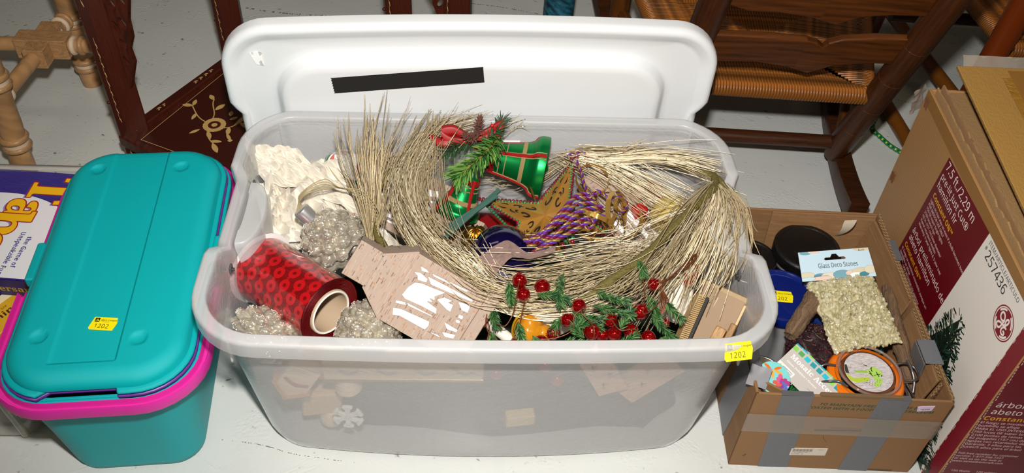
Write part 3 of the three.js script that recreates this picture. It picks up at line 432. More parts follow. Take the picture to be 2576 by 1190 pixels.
{
  const t = tag(mesh('bungee_cord', tube([V(1.0201, 0.006, -2.0407), V(0.989, 0.006, -2.0243), V(0.9282, 0.006, -1.9022), V(0.8922, 0.006, -1.8231), V(0.9034, 0.006, -1.7919), V(0.9196, 0.006, -1.7587), V(0.945, 0.006, -1.7256), V(0.9724, 0.006, -1.6682)], 0.0055, { seg: 60, rad: 10 }), S(0xffffff, 0.5, { map: rep(canvasTex(64, 64, (c) => { c.fillStyle = '#0d7a4a'; c.fillRect(0, 0, 64, 64); c.fillStyle = '#d8c830'; c.fillRect(6, 4, 20, 16); c.fillRect(38, 36, 20, 16); c.fillStyle = '#06251a'; c.fillRect(6, 28, 20, 12); c.fillRect(38, 6, 20, 12); }), 60, 70) })), 'green and yellow braided bungee cord on the floor beside the rocking chair', 'cord');
}

// ================================================================ tall tree carton at the right
const cardTone = (w, h, draw, base = '#a67c4c') => canvasTex(w, h, (c) => { c.fillStyle = base; c.fillRect(0, 0, w, h); const r = rng(w + h); for (let i = 0; i < 900; i++) { c.fillStyle = r() < 0.5 ? 'rgba(70,40,15,0.05)' : 'rgba(235,205,160,0.05)'; c.fillRect(r() * w, r() * h, 6 + r() * 60, 1 + r() * 2); } draw?.(c); });
M.card = S(0xffffff, 0.75, { map: rep(cardTone(256, 256), 3) });
M.cardEdge = S(0xb08a5c, 0.85, { bumpMap: rep(T.grit, 12), bumpScale: 0.001 });
const cardS = (hex, r = 0.75) => S(hex, r, { bumpMap: rep(T.soft, 12), bumpScale: 0.0006 });
function treeCarton() {
  const t = thing('tree_carton', 'tall brown and dark red carton for an artificial tree with open top flaps', 'box', [0.741, 0, -1.365], -0.004);
  const D = 0.555, H = 0.438, W = 0.46, th = 0.006;
  const red = '#650312', txt = (c, s, x, y, f, col = '#efe4e0', w = '') => { c.fillStyle = col; c.font = `${w} ${f}px sans-serif`; c.fillText(s, x, y); };
  const side = cardTone(1665, 1320, (c) => {
    c.scale(1.5, 1.5); c.fillStyle = 'rgba(120,80,30,0.5)'; c.fillRect(0, 0, 1110, 48); for (let i = 0; i < 30; i++) { c.fillStyle = i % 2 ? 'rgba(225,195,150,.10)' : 'rgba(90,60,25,.10)'; c.fillRect(10 + i * 8, 60, 3, 820); }
    c.fillStyle = red; c.beginPath(); c.moveTo(318, 58); c.lineTo(706, 42); c.lineTo(668, 880); c.lineTo(268, 880); c.fill();
    c.fillStyle = '#e7e1da'; c.beginPath(); c.moveTo(706, 42); c.lineTo(1055, 36); c.lineTo(1045, 880); c.lineTo(655, 880); c.lineTo(672, 560); c.fill();
    c.fillStyle = '#7c1526'; c.fillRect(1048, 0, 80, 880); for (let i = 0; i < 26; i++) { c.fillStyle = '#c9b6a8'; c.fillRect(1046 + (i * 7) % 5, i * 34, 3, 14 + (i * 13) % 16); }
    txt(c, '7.5 ft./2,29 m', 328, 98, 47); txt(c, 'pre-lit Just Cut®', 326, 142, 38); txt(c, 'hamilton fir', 328, 180, 38); txt(c, 'Constant ON™', 334, 222, 30, '#e5ad20', 'bold');
    ['Lights on tree stay on even if a bulb becomes loose', 'FOR INDOOR USE ONLY', '750 GE super bright lights', '2100 branch tips', '62 in. (157 cm) base diameter', 'Flame retardant needles', 'Warranty: 3 year lights & 5 year tree'].forEach((s, i) => txt(c, s, 334, 244 + i * 19, 16));
    txt(c, 'árbol preiluminado del', 318, 410, 36); txt(c, 'abeto hamilton', 318, 446, 36); txt(c, 'Constant ON™', 312, 486, 28, '#e5ad20', 'bold');
    ['El fuego se mantiene encendido aunque un', 'bombillo se afloje', 'PARA EL USO INTERIOR SOLAMENTE', '750 luces GE super brillantes', '2100 puntas de ramas', '62 pulgadas (157 cm) de diámetro en la base'].forEach((s, i) => txt(c, s, 306, 510 + i * 19, 16));
    txt(c, 'ITEM/ARTICLE/ARTICULO', 728, 66, 22, '#2a2a2a'); txt(c, '#', 722, 92, 22, '#222'); txt(c, '257436', 742, 110, 50, '#222');
    // emblem
    c.save(); c.translate(972, 158); c.fillStyle = '#7c0f22'; c.beginPath(); c.arc(0, 0, 56, 0, 7); c.fill(); c.strokeStyle = '#efe6e2'; c.lineWidth = 4; c.beginPath(); c.arc(0, 0, 50, 0, 7); c.stroke(); c.lineWidth = 7; c.lineCap = 'round';
    for (const a of [0.4, 1.97, 3.54, 5.1]) { c.beginPath(); c.arc(0, 0, 43, a, a + 0.75); c.stroke(); }
    c.beginPath(); c.moveTo(-2, -8); c.bezierCurveTo(-10, -34, -34, -26, -28, -8); c.bezierCurveTo(-24, 4, -4, 2, -2, -12); c.bezierCurveTo(-2, 20, -4, 30, -18, 30); c.bezierCurveTo(-34, 26, -22, 10, -4, 6); c.bezierCurveTo(18, 2, 24, -30, 12, -28); c.bezierCurveTo(0, -24, 4, 2, 22, 0); c.moveTo(22, 0); c.bezierCurveTo(2, 2, 0, 30, 18, 28); c.bezierCurveTo(30, 26, 28, 12, 18, 16); c.stroke(); c.restore();
    // printed picture of the lit tree
    const r = rng(77); c.lineCap = 'round'; c.fillStyle = '#16271d'; c.beginPath(); c.moveTo(800, 345); c.lineTo(1040, 880); c.lineTo(560, 880); c.fill();
    for (let k = 0; k < 1500; k++) { const f = Math.sqrt(r()), y = 330 + f * 540, w = 20 + f * 260, x = 800 + (r() * 2 - 1) * w, a = Math.atan2(0.35, (x - 800) / w) + (r() - 0.5) * 0.8, l = 12 + r() * 16; c.strokeStyle = ['#12231a', '#1d3a2a', '#2d5240', '#0c1712'][k % 4]; c.lineWidth = 3 + r() * 4; c.beginPath(); c.moveTo(x, y); c.lineTo(x + Math.cos(a) * l, y - Math.sin(a) * l); c.stroke(); if (k % 7 === 0) { c.fillStyle = ['#f4dfa0', '#fff6e0', '#e0a060'][k % 3]; c.beginPath(); c.arc(x, y, 1.5 + r() * 1.5, 0, 7); c.fill(); } }
  });
  const front = canvasTex(1024, 1024, (c) => { c.fillStyle = '#6d1120'; c.fillRect(0, 0, 1024, 1024); for (let i = 0; i < 60; i++) { c.fillStyle = '#c4b0a4'; c.fillRect((i * 7) % 6, i * 17, 4, 12); }
    txt(c, 'árbol preiluminado del', 20, 440, 42); txt(c, 'abeto hamilton', 20, 482, 42); txt(c, 'Constant ON™', 10, 520, 34, '#e5ad20', 'bold'); ['El fuego se mantiene encendido aunque un', 'bombillo se afloje', 'PARA EL USO INTERIOR SOLAMENTE', '750 luces GE super brillantes', '2100 puntas de ramas', '62 pulgadas (157 cm) de diámetro en la base', 'Agujas con retardador de llamas', 'Garantía: 3 años para las', 'luces/5 años para el árbol'].forEach((s, i) => txt(c, s, 10, 542 + i * 20, 18));
    ['Toll free number for customer', 'service: 1-877-398-7337', 'or visit us on the web at', 'www.santasbestcraft.com'].forEach((s, i) => txt(c, s, 10, 745 + i * 18, 16)); c.strokeStyle = '#efe4e0'; c.lineWidth = 3; c.beginPath(); c.ellipse(330, 775, 52, 46, 0, 0, 7); c.stroke(); c.fillStyle = '#2a0a10'; c.fill(); c.fillStyle = '#d8d0c8'; c.fillRect(296, 755, 34, 30); txt(c, '150 Watts     120 voltios', 30, 868, 16); txt(c, 'Patent No. ZL 97225630.X', 20, 898, 17); txt(c, 'Lights on tree are UL listed (The combination lighting', 14, 935, 15); txt(c, 'and the tree has not been evaluated to UL requirements', 14, 953, 15); });
  const panel = (n, w, h, mat, p, r) => { const g = mesh(n, box(w, h, th, 0.0015), M.card, t, p, r); return g; };
  const left = panel('side_panel', D, H, M.card, [0, H / 2, D / 2], [0, -Math.PI / 2, 0]);
  mesh('printed_side', quad(D, H, th / 2 + 0.0004), S(0xffffff, 0.42, { map: side }), left);
  const fr = panel('front_panel', W, H, M.card, [W / 2 - th / 2, H / 2, D], [0, 0, 0]);
  mesh('printed_front', quad(W, H, th / 2 + 0.0004), S(0xffffff, 0.4, { map: front }), fr);
  panel('side_panel', D, H, M.card, [W - th, H / 2, D / 2], [0, Math.PI / 2, 0]); panel('back_panel', W, H, M.card, [W / 2, H / 2, 0], [0, Math.PI, 0]);
  mesh('bottom_panel', box(W, 0.006, D, 0.001, W / 2, 0.004, D / 2), M.card, t);
  // torn inner lining along the top of the side and the flaps over it
  const torn = (z0, z1, x, y, h, seed) => { const r = rng(seed), p = []; for (let i = 0; i <= 40; i++) p.push([mix(z0, z1, i / 40), h + (r() - 0.5) * 0.004 * (i % 3)]); p.push([z1, 0], [z0, 0]); return put(ext(p, 0.003), x, y, 0, 0, -Math.PI / 2, 0).scale(1, 1, 1); };
  mesh('torn_lining', torn(0.002, 0.55, 0.011, H - 0.012, 0.018, 3), M.cardEdge, t); mesh('torn_lining', torn(0.002, 0.55, 0.019, H - 0.012, 0.024, 8), S(0x9a7650, 0.8), t);
  const inner = mesh('inner_flap', box(0.25, 0.005, 0.53, 0.002), cardS(0x9c7a50), t, [0.15, H + 0.004, 0.275], [0, 0, 0.04]);
  const big = mesh('top_flap', box(0.3, 0.006, 0.6, 0.002), cardS(0xa9803f), t, [0.172, 0.476, 0.314], [0.085, 0.02, 0.01]);
  mesh('packing_tape', box(0.07, 0.0008, 0.58, 0.0003, -0.03, 0.0036, 0), S(0x9a6f35, 0.15, { clearcoat: 0.6 }), big);
  mesh('packing_tape', box(0.2, 0.0008, 0.2, 0.0003, 0.02, 0.0034, -0.17), S(0xa57932, 0.12, { clearcoat: 0.7, bumpMap: rep(T.soft, 2), bumpScale: 0.002 }), big);
  mesh('tape_scrap', bumpy(put(new THREE.PlaneGeometry(0.03, 0.06, 6, 8), -0.01, H - 0.03, -0.008, 0, 0.6, 0.3), (x, y) => 0.006 * N3(x * 90, y * 90, 2)), S(0xb7a99c, 0.2, { transmission: 0.5, thickness: 0, side: THREE.DoubleSide }), t);
  mesh('tape_scrap', bumpy(put(new THREE.PlaneGeometry(0.12, 0.03, 12, 4), 0.09, 0.503, 0.008, -0.9, 0, 0.02), (x, y) => 0.005 * N3(x * 70, y * 90, 5)), S(0xd0c4b4, 0.15, { transmission: 0.6, thickness: 0, side: THREE.DoubleSide }), t);
  for (const [y, z] of [[H - 0.02, 0.012], [0.24, 0.01]]) for (const k of [0, 0.009]) mesh('edge_fold', box(0.004, 0.022, 0.004, 0.0015, -0.0045, y, z + k, 0, 0, 0.1), cardS(0x8b5a35), t);
}
treeCarton();

// ================================================================ open cardboard box of craft supplies
const BX = { x: 0.712, z: -0.841, turn: 0.0217, W: 0.314, D: 0.436, H: 0.209 };
function craftBox() {
  const t = thing('cardboard_box', 'open brown cardboard box patched with grey tape and filled with craft supplies', 'box', [BX.x, 0, BX.z], BX.turn);
  const { W, D, H } = BX, th = 0.005;
  const front = cardTone(1256, 836, (c) => { c.fillStyle = '#23402f'; c.font = 'italic bold 36px sans-serif'; c.save(); c.scale(1.12, 1); c.fillText('TO MAINTAIN FRESHNESS THIS BOX', 372, 90); c.fillText('COATED WITH A FOOD GRADE PETROLEUM', 310, 130); c.fillText('2', 60, 720); c.restore(); c.font = 'italic bold 24px sans-serif'; c.fillStyle = 'rgba(35,64,47,.5)'; c.fillText('NOT TO BE USED', 1020, 270); c.strokeStyle = 'rgba(120,30,20,.8)'; c.lineWidth = 4; c.beginPath(); c.moveTo(545, 430); c.quadraticCurveTo(560, 480, 590, 505); c.stroke(); c.fillStyle = 'rgba(60,40,20,.5)'; c.fillRect(900, 810, 240, 26); c.fillRect(560, 330, 300, 14); }, '#8c6741');
  const wall = (n, w, h, p, r) => mesh(n, boxUV(box(w, h, th, 0.0015), 1), M.cardBox, t, p, r);
  const f = wall('front_wall', W, H, [-W / 2, H / 2, -th / 2]); mesh('printed_front', quad(W - 0.001, H - 0.001, th / 2 + 0.0003), S(0xffffff, 0.7, { map: front }), f);
  wall('back_wall', W, H, [-W / 2, H / 2, -D + th / 2]); wall('side_wall', D, H, [-th / 2, H / 2, -D / 2], [0, Math.PI / 2, 0]); wall('side_wall', D, H, [-W + th / 2, H / 2, -D / 2], [0, Math.PI / 2, 0]);
  mesh('bottom', box(W - 0.002, 0.005, D - 0.002, 0.001, -W / 2, 0.003, -D / 2), M.cardBox, t);
  // flaps folded down inside, their corrugated edges showing
  const flute = (len) => { const s = []; const n = Math.round(len / 0.0012); for (let i = 0; i <= n; i++) s.push([i / n * len, 0.0016 * Math.sin(i * 0.9)]); for (let i = n; i >= 0; i--) s.push([i / n * len, 0.0016 * Math.sin(i * 0.9) + 0.0007]); return merge([ext(s, 0.002), put(new THREE.BoxGeometry(len, 0.0006, 0.003), len / 2, 0.0026, 0), put(new THREE.BoxGeometry(len, 0.0006, 0.003), len / 2, -0.0022, 0)]); };
  const edge = (len, p, r) => mesh('corrugated_edge', flute(len), M.cardEdge, t, p, r);
  edge(D - 0.01, [-th / 2, H + 0.0012, -D + 0.004], [-Math.PI / 2, 0, -Math.PI / 2]);
  const fl = mesh('inner_flap', boxUV(box(0.15, 0.14, 0.005, 0.0015)), M.cardBox, t, [-0.022, H - 0.068, -0.115], [0, Math.PI / 2 - 0.02, 0]); fl.rotation.z = 0.0; fl.rotateX(0.14);
  const fl2 = mesh('inner_flap', boxUV(box(0.2, 0.17, 0.005, 0.0015)), M.cardBox, t, [-0.024, H - 0.08, -0.31], [0, Math.PI / 2 + 0.06, 0]); fl2.rotateX(0.16);
  const fl3 = mesh('inner_flap', boxUV(box(0.2, 0.15, 0.005, 0.0015)), M.cardBox, t, [-0.11, H - 0.07, -D + 0.022], [0, 0, 0]); fl3.rotateX(-0.12);
  edge(0.15, [-0.011, H + 0.0035, -0.19], [-Math.PI / 2, 0, -Math.PI / 2]); edge(0.036, [-0.036, H + 0.002, -0.008], [-Math.PI / 2, 0, 0.785]); edge(0.2, [-0.01, H + 0.006, -0.41], [-Math.PI / 2, 0, -Math.PI / 2]);
  mesh('corner_flap', box(0.05, 0.1, 0.004, 0.001), M.cardBox, t, [-W + 0.026, H - 0.052, -0.022], [0, -0.55, 0]);
  mesh('torn_edge', warp(box(W * 0.42, 0.009, 0.006, 0.002), (x, y, z) => [x, y + 0.002 * N3(x * 90, 1, z * 40), z]), M.cardEdge, t, [-W * 0.47, H + 0.001, -0.003]);
  const duct = S(0x808186, 0.34, { metalness: 0.08, bumpMap: rep(T.fine, 9, 30), bumpScale: 0.0006 });
  const strip = (x0, x1, w) => { const g = mesh('duct_tape', [put(box(w, H, 0.0014, 0.0004), x0 - (x0 - x1) / 2, H / 2, 0.0006, 0, 0, Math.atan2(x0 - x1, H) * -1), box(w, 0.0014, 0.009, 0.0004, x0, H + 0.0012, -0.003), box(w, 0.05, 0.0014, 0.0004, x0, H - 0.024, -0.0065)], duct, t); };
  strip(-W + 0.065, -W + 0.077, 0.051); strip(-0.094, -0.098, 0.05);
  mesh('duct_tape', [box(0.0014, H * 0.96, 0.06, 0.0004, -W - 0.0008, H / 2, -0.075, 0.12), box(0.02, 0.0014, 0.05, 0.0004, -W + 0.008, H + 0.002, -0.065)], duct, t);
  mesh('duct_tape', warp(put(new THREE.PlaneGeometry(0.034, 0.034, 8, 6), -W + 0.008, H + 0.005, -0.03, -0.7, 0, -0.25), (x, y, z) => [x, y + 0.004 * N3(x * 80, z * 80, 1), z]), S(0x8f9094, 0.38, { side: THREE.DoubleSide }), t);
  mesh('duct_tape', [box(0.002, 0.036, 0.05, 0.0005, -0.0255, H - 0.014, -0.095, 0, 0, 0.14), box(0.03, 0.0016, 0.05, 0.0005, -0.012, H + 0.006, -0.095), box(0.0014, 0.03, 0.05, 0.0004, 0.0006, H - 0.01, -0.095)], S(0x66686d, 0.36), t);
  mesh('duct_tape', [box(0.014, 0.0016, 0.05, 0.0005, -0.002, H + 0.006, -0.33), box(0.0014, 0.02, 0.05, 0.0004, 0.0006, H - 0.005, -0.33)], duct, t);
  mesh('packing_tape', bumpy(put(new THREE.PlaneGeometry(W + 0.004, 0.05, 60, 10), -W / 2, H - 0.078, 0.0016), (x, y) => 0.0008 * Math.max(0, N3(x * 90, y * 160, 4))), S(0xe8dccb, 0.14, { transmission: 0.82, thickness: 0, side: THREE.DoubleSide }), t);
  mesh('slit', box(0.1, 0.004, 0.001, 0.0004, -W * 0.5 + 0.01, H - 0.09, 0.0004, 0, 0, 0.05), S(0x1b120b, 0.9), t);
  const lab = canvasTex(256, 96, (c) => { c.fillStyle = '#d8cdbd'; c.fillRect(0, 0, 256, 96); c.fillStyle = '#1c1a18'; for (let i = 0; i < 60; i++) if ((i * 7) % 5 < 3) c.fillRect(14 + i * 2.4, 8, 1 + (i * 3) % 2, 36); c.font = '11px monospace'; c.fillText('1X15A COMETIC BAG', 12, 58); c.fillText('S 15 X3JJ 3J', 12, 70); c.fillText('BALTIMORE, MD', 12, 82); c.fillText('120054', 190, 20); });
  const decal = (w, h, tex, x, y, r) => mesh('paper_label', box(w, h, 0.0006, 0.0002), S(0xffffff, 0.55, { map: tex }), t, [x, y, 0.001], r ? [0, 0, r] : null);
  const dl = mesh('barcode_label', box(0.062, 0.022, 0.0008, 0.0003), S(0xd8cdbd, 0.6), t, [-W + 0.125, 0.052, 0.0008], [0, 0, 0.045]); mesh('print', quad(0.06, 0.021, 0.0006), S(0xffffff, 0.6, { map: lab }), dl);
  const pl = mesh('price_label', ext([[-0.013, 0.004], [-0.01, -0.009], [-0.0085, -0.0075], [0.0115, -0.0045], [0.013, 0.0085], [-0.005, 0.006]], 0.001), S(0xd9c3df, 0.6), t, [-0.041, H - 0.019, 0.001]); mesh('print', quad(0.016, 0.006, 0.0009), S(0xffffff, 0.6, { map: canvasTex(96, 36, (c) => { c.fillStyle = '#d9c3df'; c.fillRect(0, 0, 96, 36); c.fillStyle = '#1d1a22'; c.font = 'bold 30px monospace'; c.fillText('10398', 3, 28); }) }), pl, [0, -0.001, 0], [0, 0, 0.15]);
  mesh('torn_paper', warp(put(new THREE.PlaneGeometry(0.022, 0.07, 4, 14), -0.07, H - 0.012, -D + 0.03, 0.3, 0, 0.12), (x, y, z) => { const f = (y - H + 0.05) / 0.07; return [-0.07 + (x + 0.07) * clamp(f + 0.15, 0.1, 1) - 0.01 * (1 - f), y, z + 0.012 * Math.sin(f * 2.5)]; }), S(0xd9cdb4, 0.8, { side: THREE.DoubleSide }), t);
}
M.cardBox = S(0xffffff, 0.8, { map: rep(cardTone(256, 256, null, '#84603c'), 3) });
craftBox();

// ---------------------------------------------------------------- craft supplies in the cardboard box
M.film = S(0xffffff, 0.06, { transmission: 1, thickness: 0, ior: 1.5, side: THREE.DoubleSide });
M.glass = S(0xf4f8f6, 0.03, { transmission: 0.94, thickness: 0, ior: 1.5, side: THREE.DoubleSide });
M.steel = S(0x9a9a98, 0.3, { metalness: 0.9 }); M.gold = S(0xb08a3c, 0.28, { metalness: 1 });
// a filled bag: two puffed sheets; c picks its seed
function pillow(w, h, t, seed, n = 26, wr = 0.004) {
  const P = (s) => { const g = new THREE.PlaneGeometry(w, h, n, n); return warp(g, (x, y) => { const u = 2 * x / w, v = 2 * y / h, f = Math.pow(Math.max(0, (1 - u * u) * (1 - v * v)), 0.42), k = N3(x * 55 + seed, y * 55, s * 3) + 0.5 * N3(x * 130, y * 130 + seed, s); return [x * (1 - 0.05 * (1 - v * v)), y * (1 - 0.05 * (1 - u * u)), s * t * 0.5 * f + wr * k * Math.min(1, f * 2)]; }); };
  const a = P(1), b = P(-1); b.index.array.reverse(); b.computeVertexNormals(); return merge([a, b]);
}
// many small stones on and just under the upper face of a bag
function pebbles(n, w, h, t, size, colors, seed, mat, flat = 0.55) {
  const g = new THREE.IcosahedronGeometry(1, 2), r = rng(seed), p = g.attributes.position; for (let i = 0; i < p.count; i++) { const k = 1 + 0.28 * N3(p.getX(i) * 1.3 + seed, p.getY(i) * 1.3, p.getZ(i) * 1.3); p.setXYZ(i, p.getX(i) * k * 1.15, p.getY(i) * k * 0.85, p.getZ(i) * k * flat); } g.computeVertexNormals();
  const m = new THREE.InstancedMesh(g, mat, n), q = new THREE.Object3D(), c = new THREE.Color();
  for (let i = 0; i < n; i++) { const x = (r() - 0.5) * w, y = (r() - 0.5) * h, u = 2 * x / w, v = 2 * y / h, f = Math.pow(Math.max(0, (1 - u * u) * (1 - v * v)), 0.42), z = t * 0.5 * f * (0.35 + 0.6 * r()) - size * 0.6; q.position.set(x * 0.94, y * 0.94, z); q.rotation.set(r() * 6, r() * 6, r() * 6); q.scale.setScalar(size * (0.7 + r() * 0.6)); q.updateMatrix(); m.setMatrixAt(i, q.matrix); m.setColorAt(i, c.set(colors[Math.floor(r() * colors.length)])); }
  m.castShadow = m.receiveShadow = true; m.userData.kind = 'stuff'; return m;
}
const add = (m, name, parent) => { m.name = numbered(name); parent.add(m); return m; };
function blackJar(label, x, z, r, h) {
  const t = thing('lidded_jar', label, 'jar', [x, 0.007, z], 0, 'black lidded jars');
  mesh('jar_glass', lathe([[0, 0], [r * 0.92, 0], [r * 0.96, 0.006], [r * 0.96, h - 0.03], [r * 0.88, h - 0.022], [0, h - 0.022]]), S(0x0c0b0b, 0.12), t);
  mesh('neck_ring', lathe([[r * 0.98, h - 0.032], [r * 1.0, h - 0.03], [r * 1.0, h - 0.026], [r * 0.9, h - 0.025]]), M.steel, t);
  const l = mesh('lid', lathe([[r * 0.9, h - 0.025], [r, h - 0.023], [r * 1.01, h - 0.004], [r * 0.98, h], [r * 0.86, h + 0.0005], [r * 0.84, h - 0.0015], [r * 0.5, h - 0.0015], [r * 0.48, h], [0, h]], 56), S(0x0d0b0a, 0.42, { bumpMap: rep(T.soft, 3), bumpScale: 0.0005 }), t);
}
blackJar('largest jar with flat black lid, at the back of the cardboard box', 0.556, -1.197, 0.062, 0.178);
blackJar('smaller black lidded jar half hidden beneath the clear bin rim', 0.455, -1.185, 0.046, 0.155);
{
  const t = thing('plastic_tub', 'round clear plastic tub with dark blue lid and yellow sticker', 'tub', [0.489, 0.007, -1.076]);
  mesh('tub', lathe([[0, 0], [0.046, 0], [0.05, 0.004], [0.057, 0.14], [0.06, 0.15], [0.06, 0.158]], 48), S(0xe6e8ea, 0.25, { transmission: 0.6, thickness: 0, side: THREE.DoubleSide }), t);
  mesh('lid', lathe([[0.06, 0.152], [0.0635, 0.153], [0.0645, 0.158], [0.063, 0.17], [0.061, 0.173], [0.057, 0.173], [0.055, 0.168], [0.048, 0.1675], [0.046, 0.169], [0, 0.169]], 56), S(0x0a1c66, 0.16, { clearcoat: 0.4 }), t);
  mesh('price_sticker', stickerGeo, M.sticker, t, [-0.002, 0.1694, 0.002], [-Math.PI / 2, 0, -0.05], 'yellow lot sticker');
}
function stoneBag() {
  const t = thing('stone_bag', 'bag of pale green glass stones with a light blue header card', 'bag');
  const N = V(-0.05, 1, 0.28);
  pose(t, V(0.593, 0.207, -1.0199), V(-0.22, 0.2, -1), N);
  mesh('plastic_film', pillow(0.122, 0.142, 0.05, 4), M.film, t);
  add(pebbles(1500, 0.122, 0.142, 0.05, 0.0046, ['#d3c9a0', '#cbc296', '#dbd2b0', '#c4bb92', '#d4d0b0', '#bdb48a'], 11, S(0xffffff, 0.2, { transmission: 0.2, thickness: 0 }), 0.62), 'glass_stones', t);
  mesh('stone_backing', warp(pillow(0.116, 0.136, 0.034, 9), (x, y, z) => [x, y, z - 0.004]), S(0xc4c296, 0.5), t);
  const card = printed(768, 320, (c) => {
    c.fillStyle = '#bcd5e4'; c.fillRect(0, 0, 768, 320); const st = [['#cfc8b0', 60, 262, 80, 40], ['#5b93a3', 190, 272, 60, 26], ['#d9d2be', 290, 278, 90, 36], ['#6fa0ad', 420, 270, 92, 46], ['#dcc3b4', 520, 262, 60, 30], ['#cfc6a8', 610, 248, 80, 34], ['#e6ebe8', 560, 290, 70, 32], ['#3f8191', 650, 285, 50, 26], ['#d5cdb6', 720, 240, 60, 44], ['#dcc3b4', 190, 302, 120, 24], ['#bcd6dc', 60, 300, 80, 24]];
    for (const [f, x, y, a, b] of st) { c.fillStyle = f; c.beginPath(); c.ellipse(x, y, a, b, -0.05, 0, 7); c.fill(); c.strokeStyle = 'rgba(70,70,60,.5)'; c.lineWidth = 2; c.stroke(); }
    c.fillStyle = '#6fa0ad'; c.beginPath(); c.ellipse(90, 12, 60, 22, 0, 0, 7); c.fill(); c.fillStyle = '#dcc3b4'; c.beginPath(); c.ellipse(180, 6, 60, 18, 0, 0, 7); c.fill(); c.fillStyle = '#c8c0a6'; c.beginPath(); c.ellipse(680, 8, 90, 26, 0, 0, 7); c.fill();
    c.fillStyle = '#111'; c.font = '26px sans-serif'; c.fillText('$2.99', 640, 30); c.font = '62px sans-serif'; c.fillStyle = '#24302f'; c.save(); c.scale(0.82, 1.12); c.fillText('Glass Deco Stones', 235, 168); c.restore(); c.font = '14px sans-serif'; c.fillText('do not swallow contents', 130, 276);
  });
  const hole = [[-0.02, -0.003], [-0.017, 0], [-0.008, 0], [-0.004, 0.006], [0.004, 0.006], [0.008, 0], [0.017, 0], [0.02, -0.003], [0.017, -0.005], [-0.017, -0.005]];
  const s = shapeOf([[-0.066, -0.027], [0.066, -0.027], [0.063, 0.027], [-0.063, 0.027]]), hp = new THREE.Path(); hole.forEach(([x, y], i) => (i ? hp.lineTo(x, y + 0.014) : hp.moveTo(x, y + 0.014))); s.holes.push(hp);
  const g = ext(s, 0.0012), p = g.attributes.position, uv = g.attributes.uv; for (let i = 0; i < p.count; i++) uv.setXY(i, p.getX(i) / 0.132 + 0.5, p.getY(i) / 0.054 + 0.5);
  mesh('header_card', g, card, t, [0.0, 0.09, 0.012], [0.22, 0, -0.08]);
}
stoneBag();
M.drift = S(0x7d6248, 0.85, { map: rep(T.wood, 9, 5), bumpMap: rep(T.wood, 9, 5), bumpScale: 0.0015 });
function driftwood(label, pts, r, seed) { const g = tube(pts, (f) => r * (0.65 + 0.35 * Math.sin(Math.PI * clamp(f * 0.9 + 0.08, 0, 1))) * (1 + 0.18 * N3(f * 5, seed, 1)), { seg: 50, rad: 18 }); bumpy(g, (x, y, z) => r * 0.3 * N3(x * 38 + seed, y * 38, z * 38) + r * 0.1 * N3(x * 190, y * 190, z * 190)); tag(mesh('driftwood', g, M.drift), label, 'driftwood', 'driftwood sticks'); }
driftwood('short thick driftwood stick across the blue lidded tub', [V(0.556, 0.196, -1.088), V(0.52, 0.2, -1.03), V(0.482, 0.182, -0.978)], 0.0165, 3);
driftwood('long crooked driftwood branch along the right side of the box', [V(0.69, 0.17, -1.12), V(0.683, 0.17, -1.03), V(0.68, 0.165, -0.96), V(0.69, 0.13, -0.9), V(0.695, 0.1, -0.86)], 0.014, 8);
driftwood('small driftwood end showing beside the bag of pale stones', [V(0.566, 0.15, -1.035), V(0.575, 0.14, -0.99), V(0.58, 0.11, -0.95)], 0.011, 14);
{
  const t = thing('glass_jar', 'glass jar with blue lid beneath the short driftwood stick', 'jar', [0.583, 0.007, -1.062]);
  mesh('jar_glass', lathe([[0, 0], [0.03, 0], [0.033, 0.004], [0.033, 0.11], [0.028, 0.118], [0.028, 0.124]]), M.glass, t);
  mesh('lid', lathe([[0.0335, 0.116], [0.0335, 0.132], [0.031, 0.134], [0, 0.133]]), S(0x14306f, 0.3), t); mesh('band', lathe([[0.034, 0.112], [0.0345, 0.114], [0.0345, 0.12], [0.034, 0.121]]), M.steel, t);
  const u = thing('glass_jar', 'glass jar with thin gold rim under the bag of dark beads', 'jar', [0.54, 0.007, -0.992]);
  mesh('jar_glass', lathe([[0, 0], [0.042, 0], [0.045, 0.004], [0.045, 0.11], [0.042, 0.118], [0, 0.118]]), S(0x8d8558, 0.1, { transmission: 0.4, thickness: 0 }), u); mesh('gold_rim', put(new THREE.TorusGeometry(0.0445, 0.0026, 10, 48), 0, 0.119, 0, Math.PI / 2), M.gold, u);
  const b = thing('bead_bag', 'clear bag of dark purple glass beads tucked behind the grey card', 'bag', [0.527, 0.158, -0.968]); b.rotation.set(-1.15, 0, -0.3);
  const lump = (k) => bumpy(new THREE.SphereGeometry(1, 40, 28).scale(0.047 * k, 0.05 * k, 0.026 * k), (x, y, z) => 0.005 * N3(x * 60, y * 60, z * 60) + 0.002 * N3(x * 160, y * 160, z * 160));
  mesh('plastic_film', lump(1.04), M.film, b); mesh('bead_mass', lump(0.93), S(0x1d0a10, 0.35), b);
  const g = new THREE.SphereGeometry(1, 8, 6), im = new THREE.InstancedMesh(g, S(0xffffff, 0.12, { clearcoat: 0.5 }), 900), r = rng(4), q = new THREE.Object3D(), c = new THREE.Color();
  for (let i = 0; i < 900; i++) { const a = r() * 6.283, s = r(), e = Math.acos(1 - s * 1.3); q.position.set(0.046 * Math.sin(e) * Math.cos(a), 0.049 * Math.sin(e) * Math.sin(a), 0.025 * Math.cos(e)).multiplyScalar(0.96 + 0.05 * r()); q.scale.setScalar(0.0014 + r() * 0.0008); q.updateMatrix(); im.setMatrixAt(i, q.matrix); im.setColorAt(i, c.set(['#2a0c18', '#3a1222', '#1c0a12', '#4a1a22'][i % 4])); }
  im.userData.kind = 'stuff'; im.castShadow = true; add(im, 'beads', b);
}
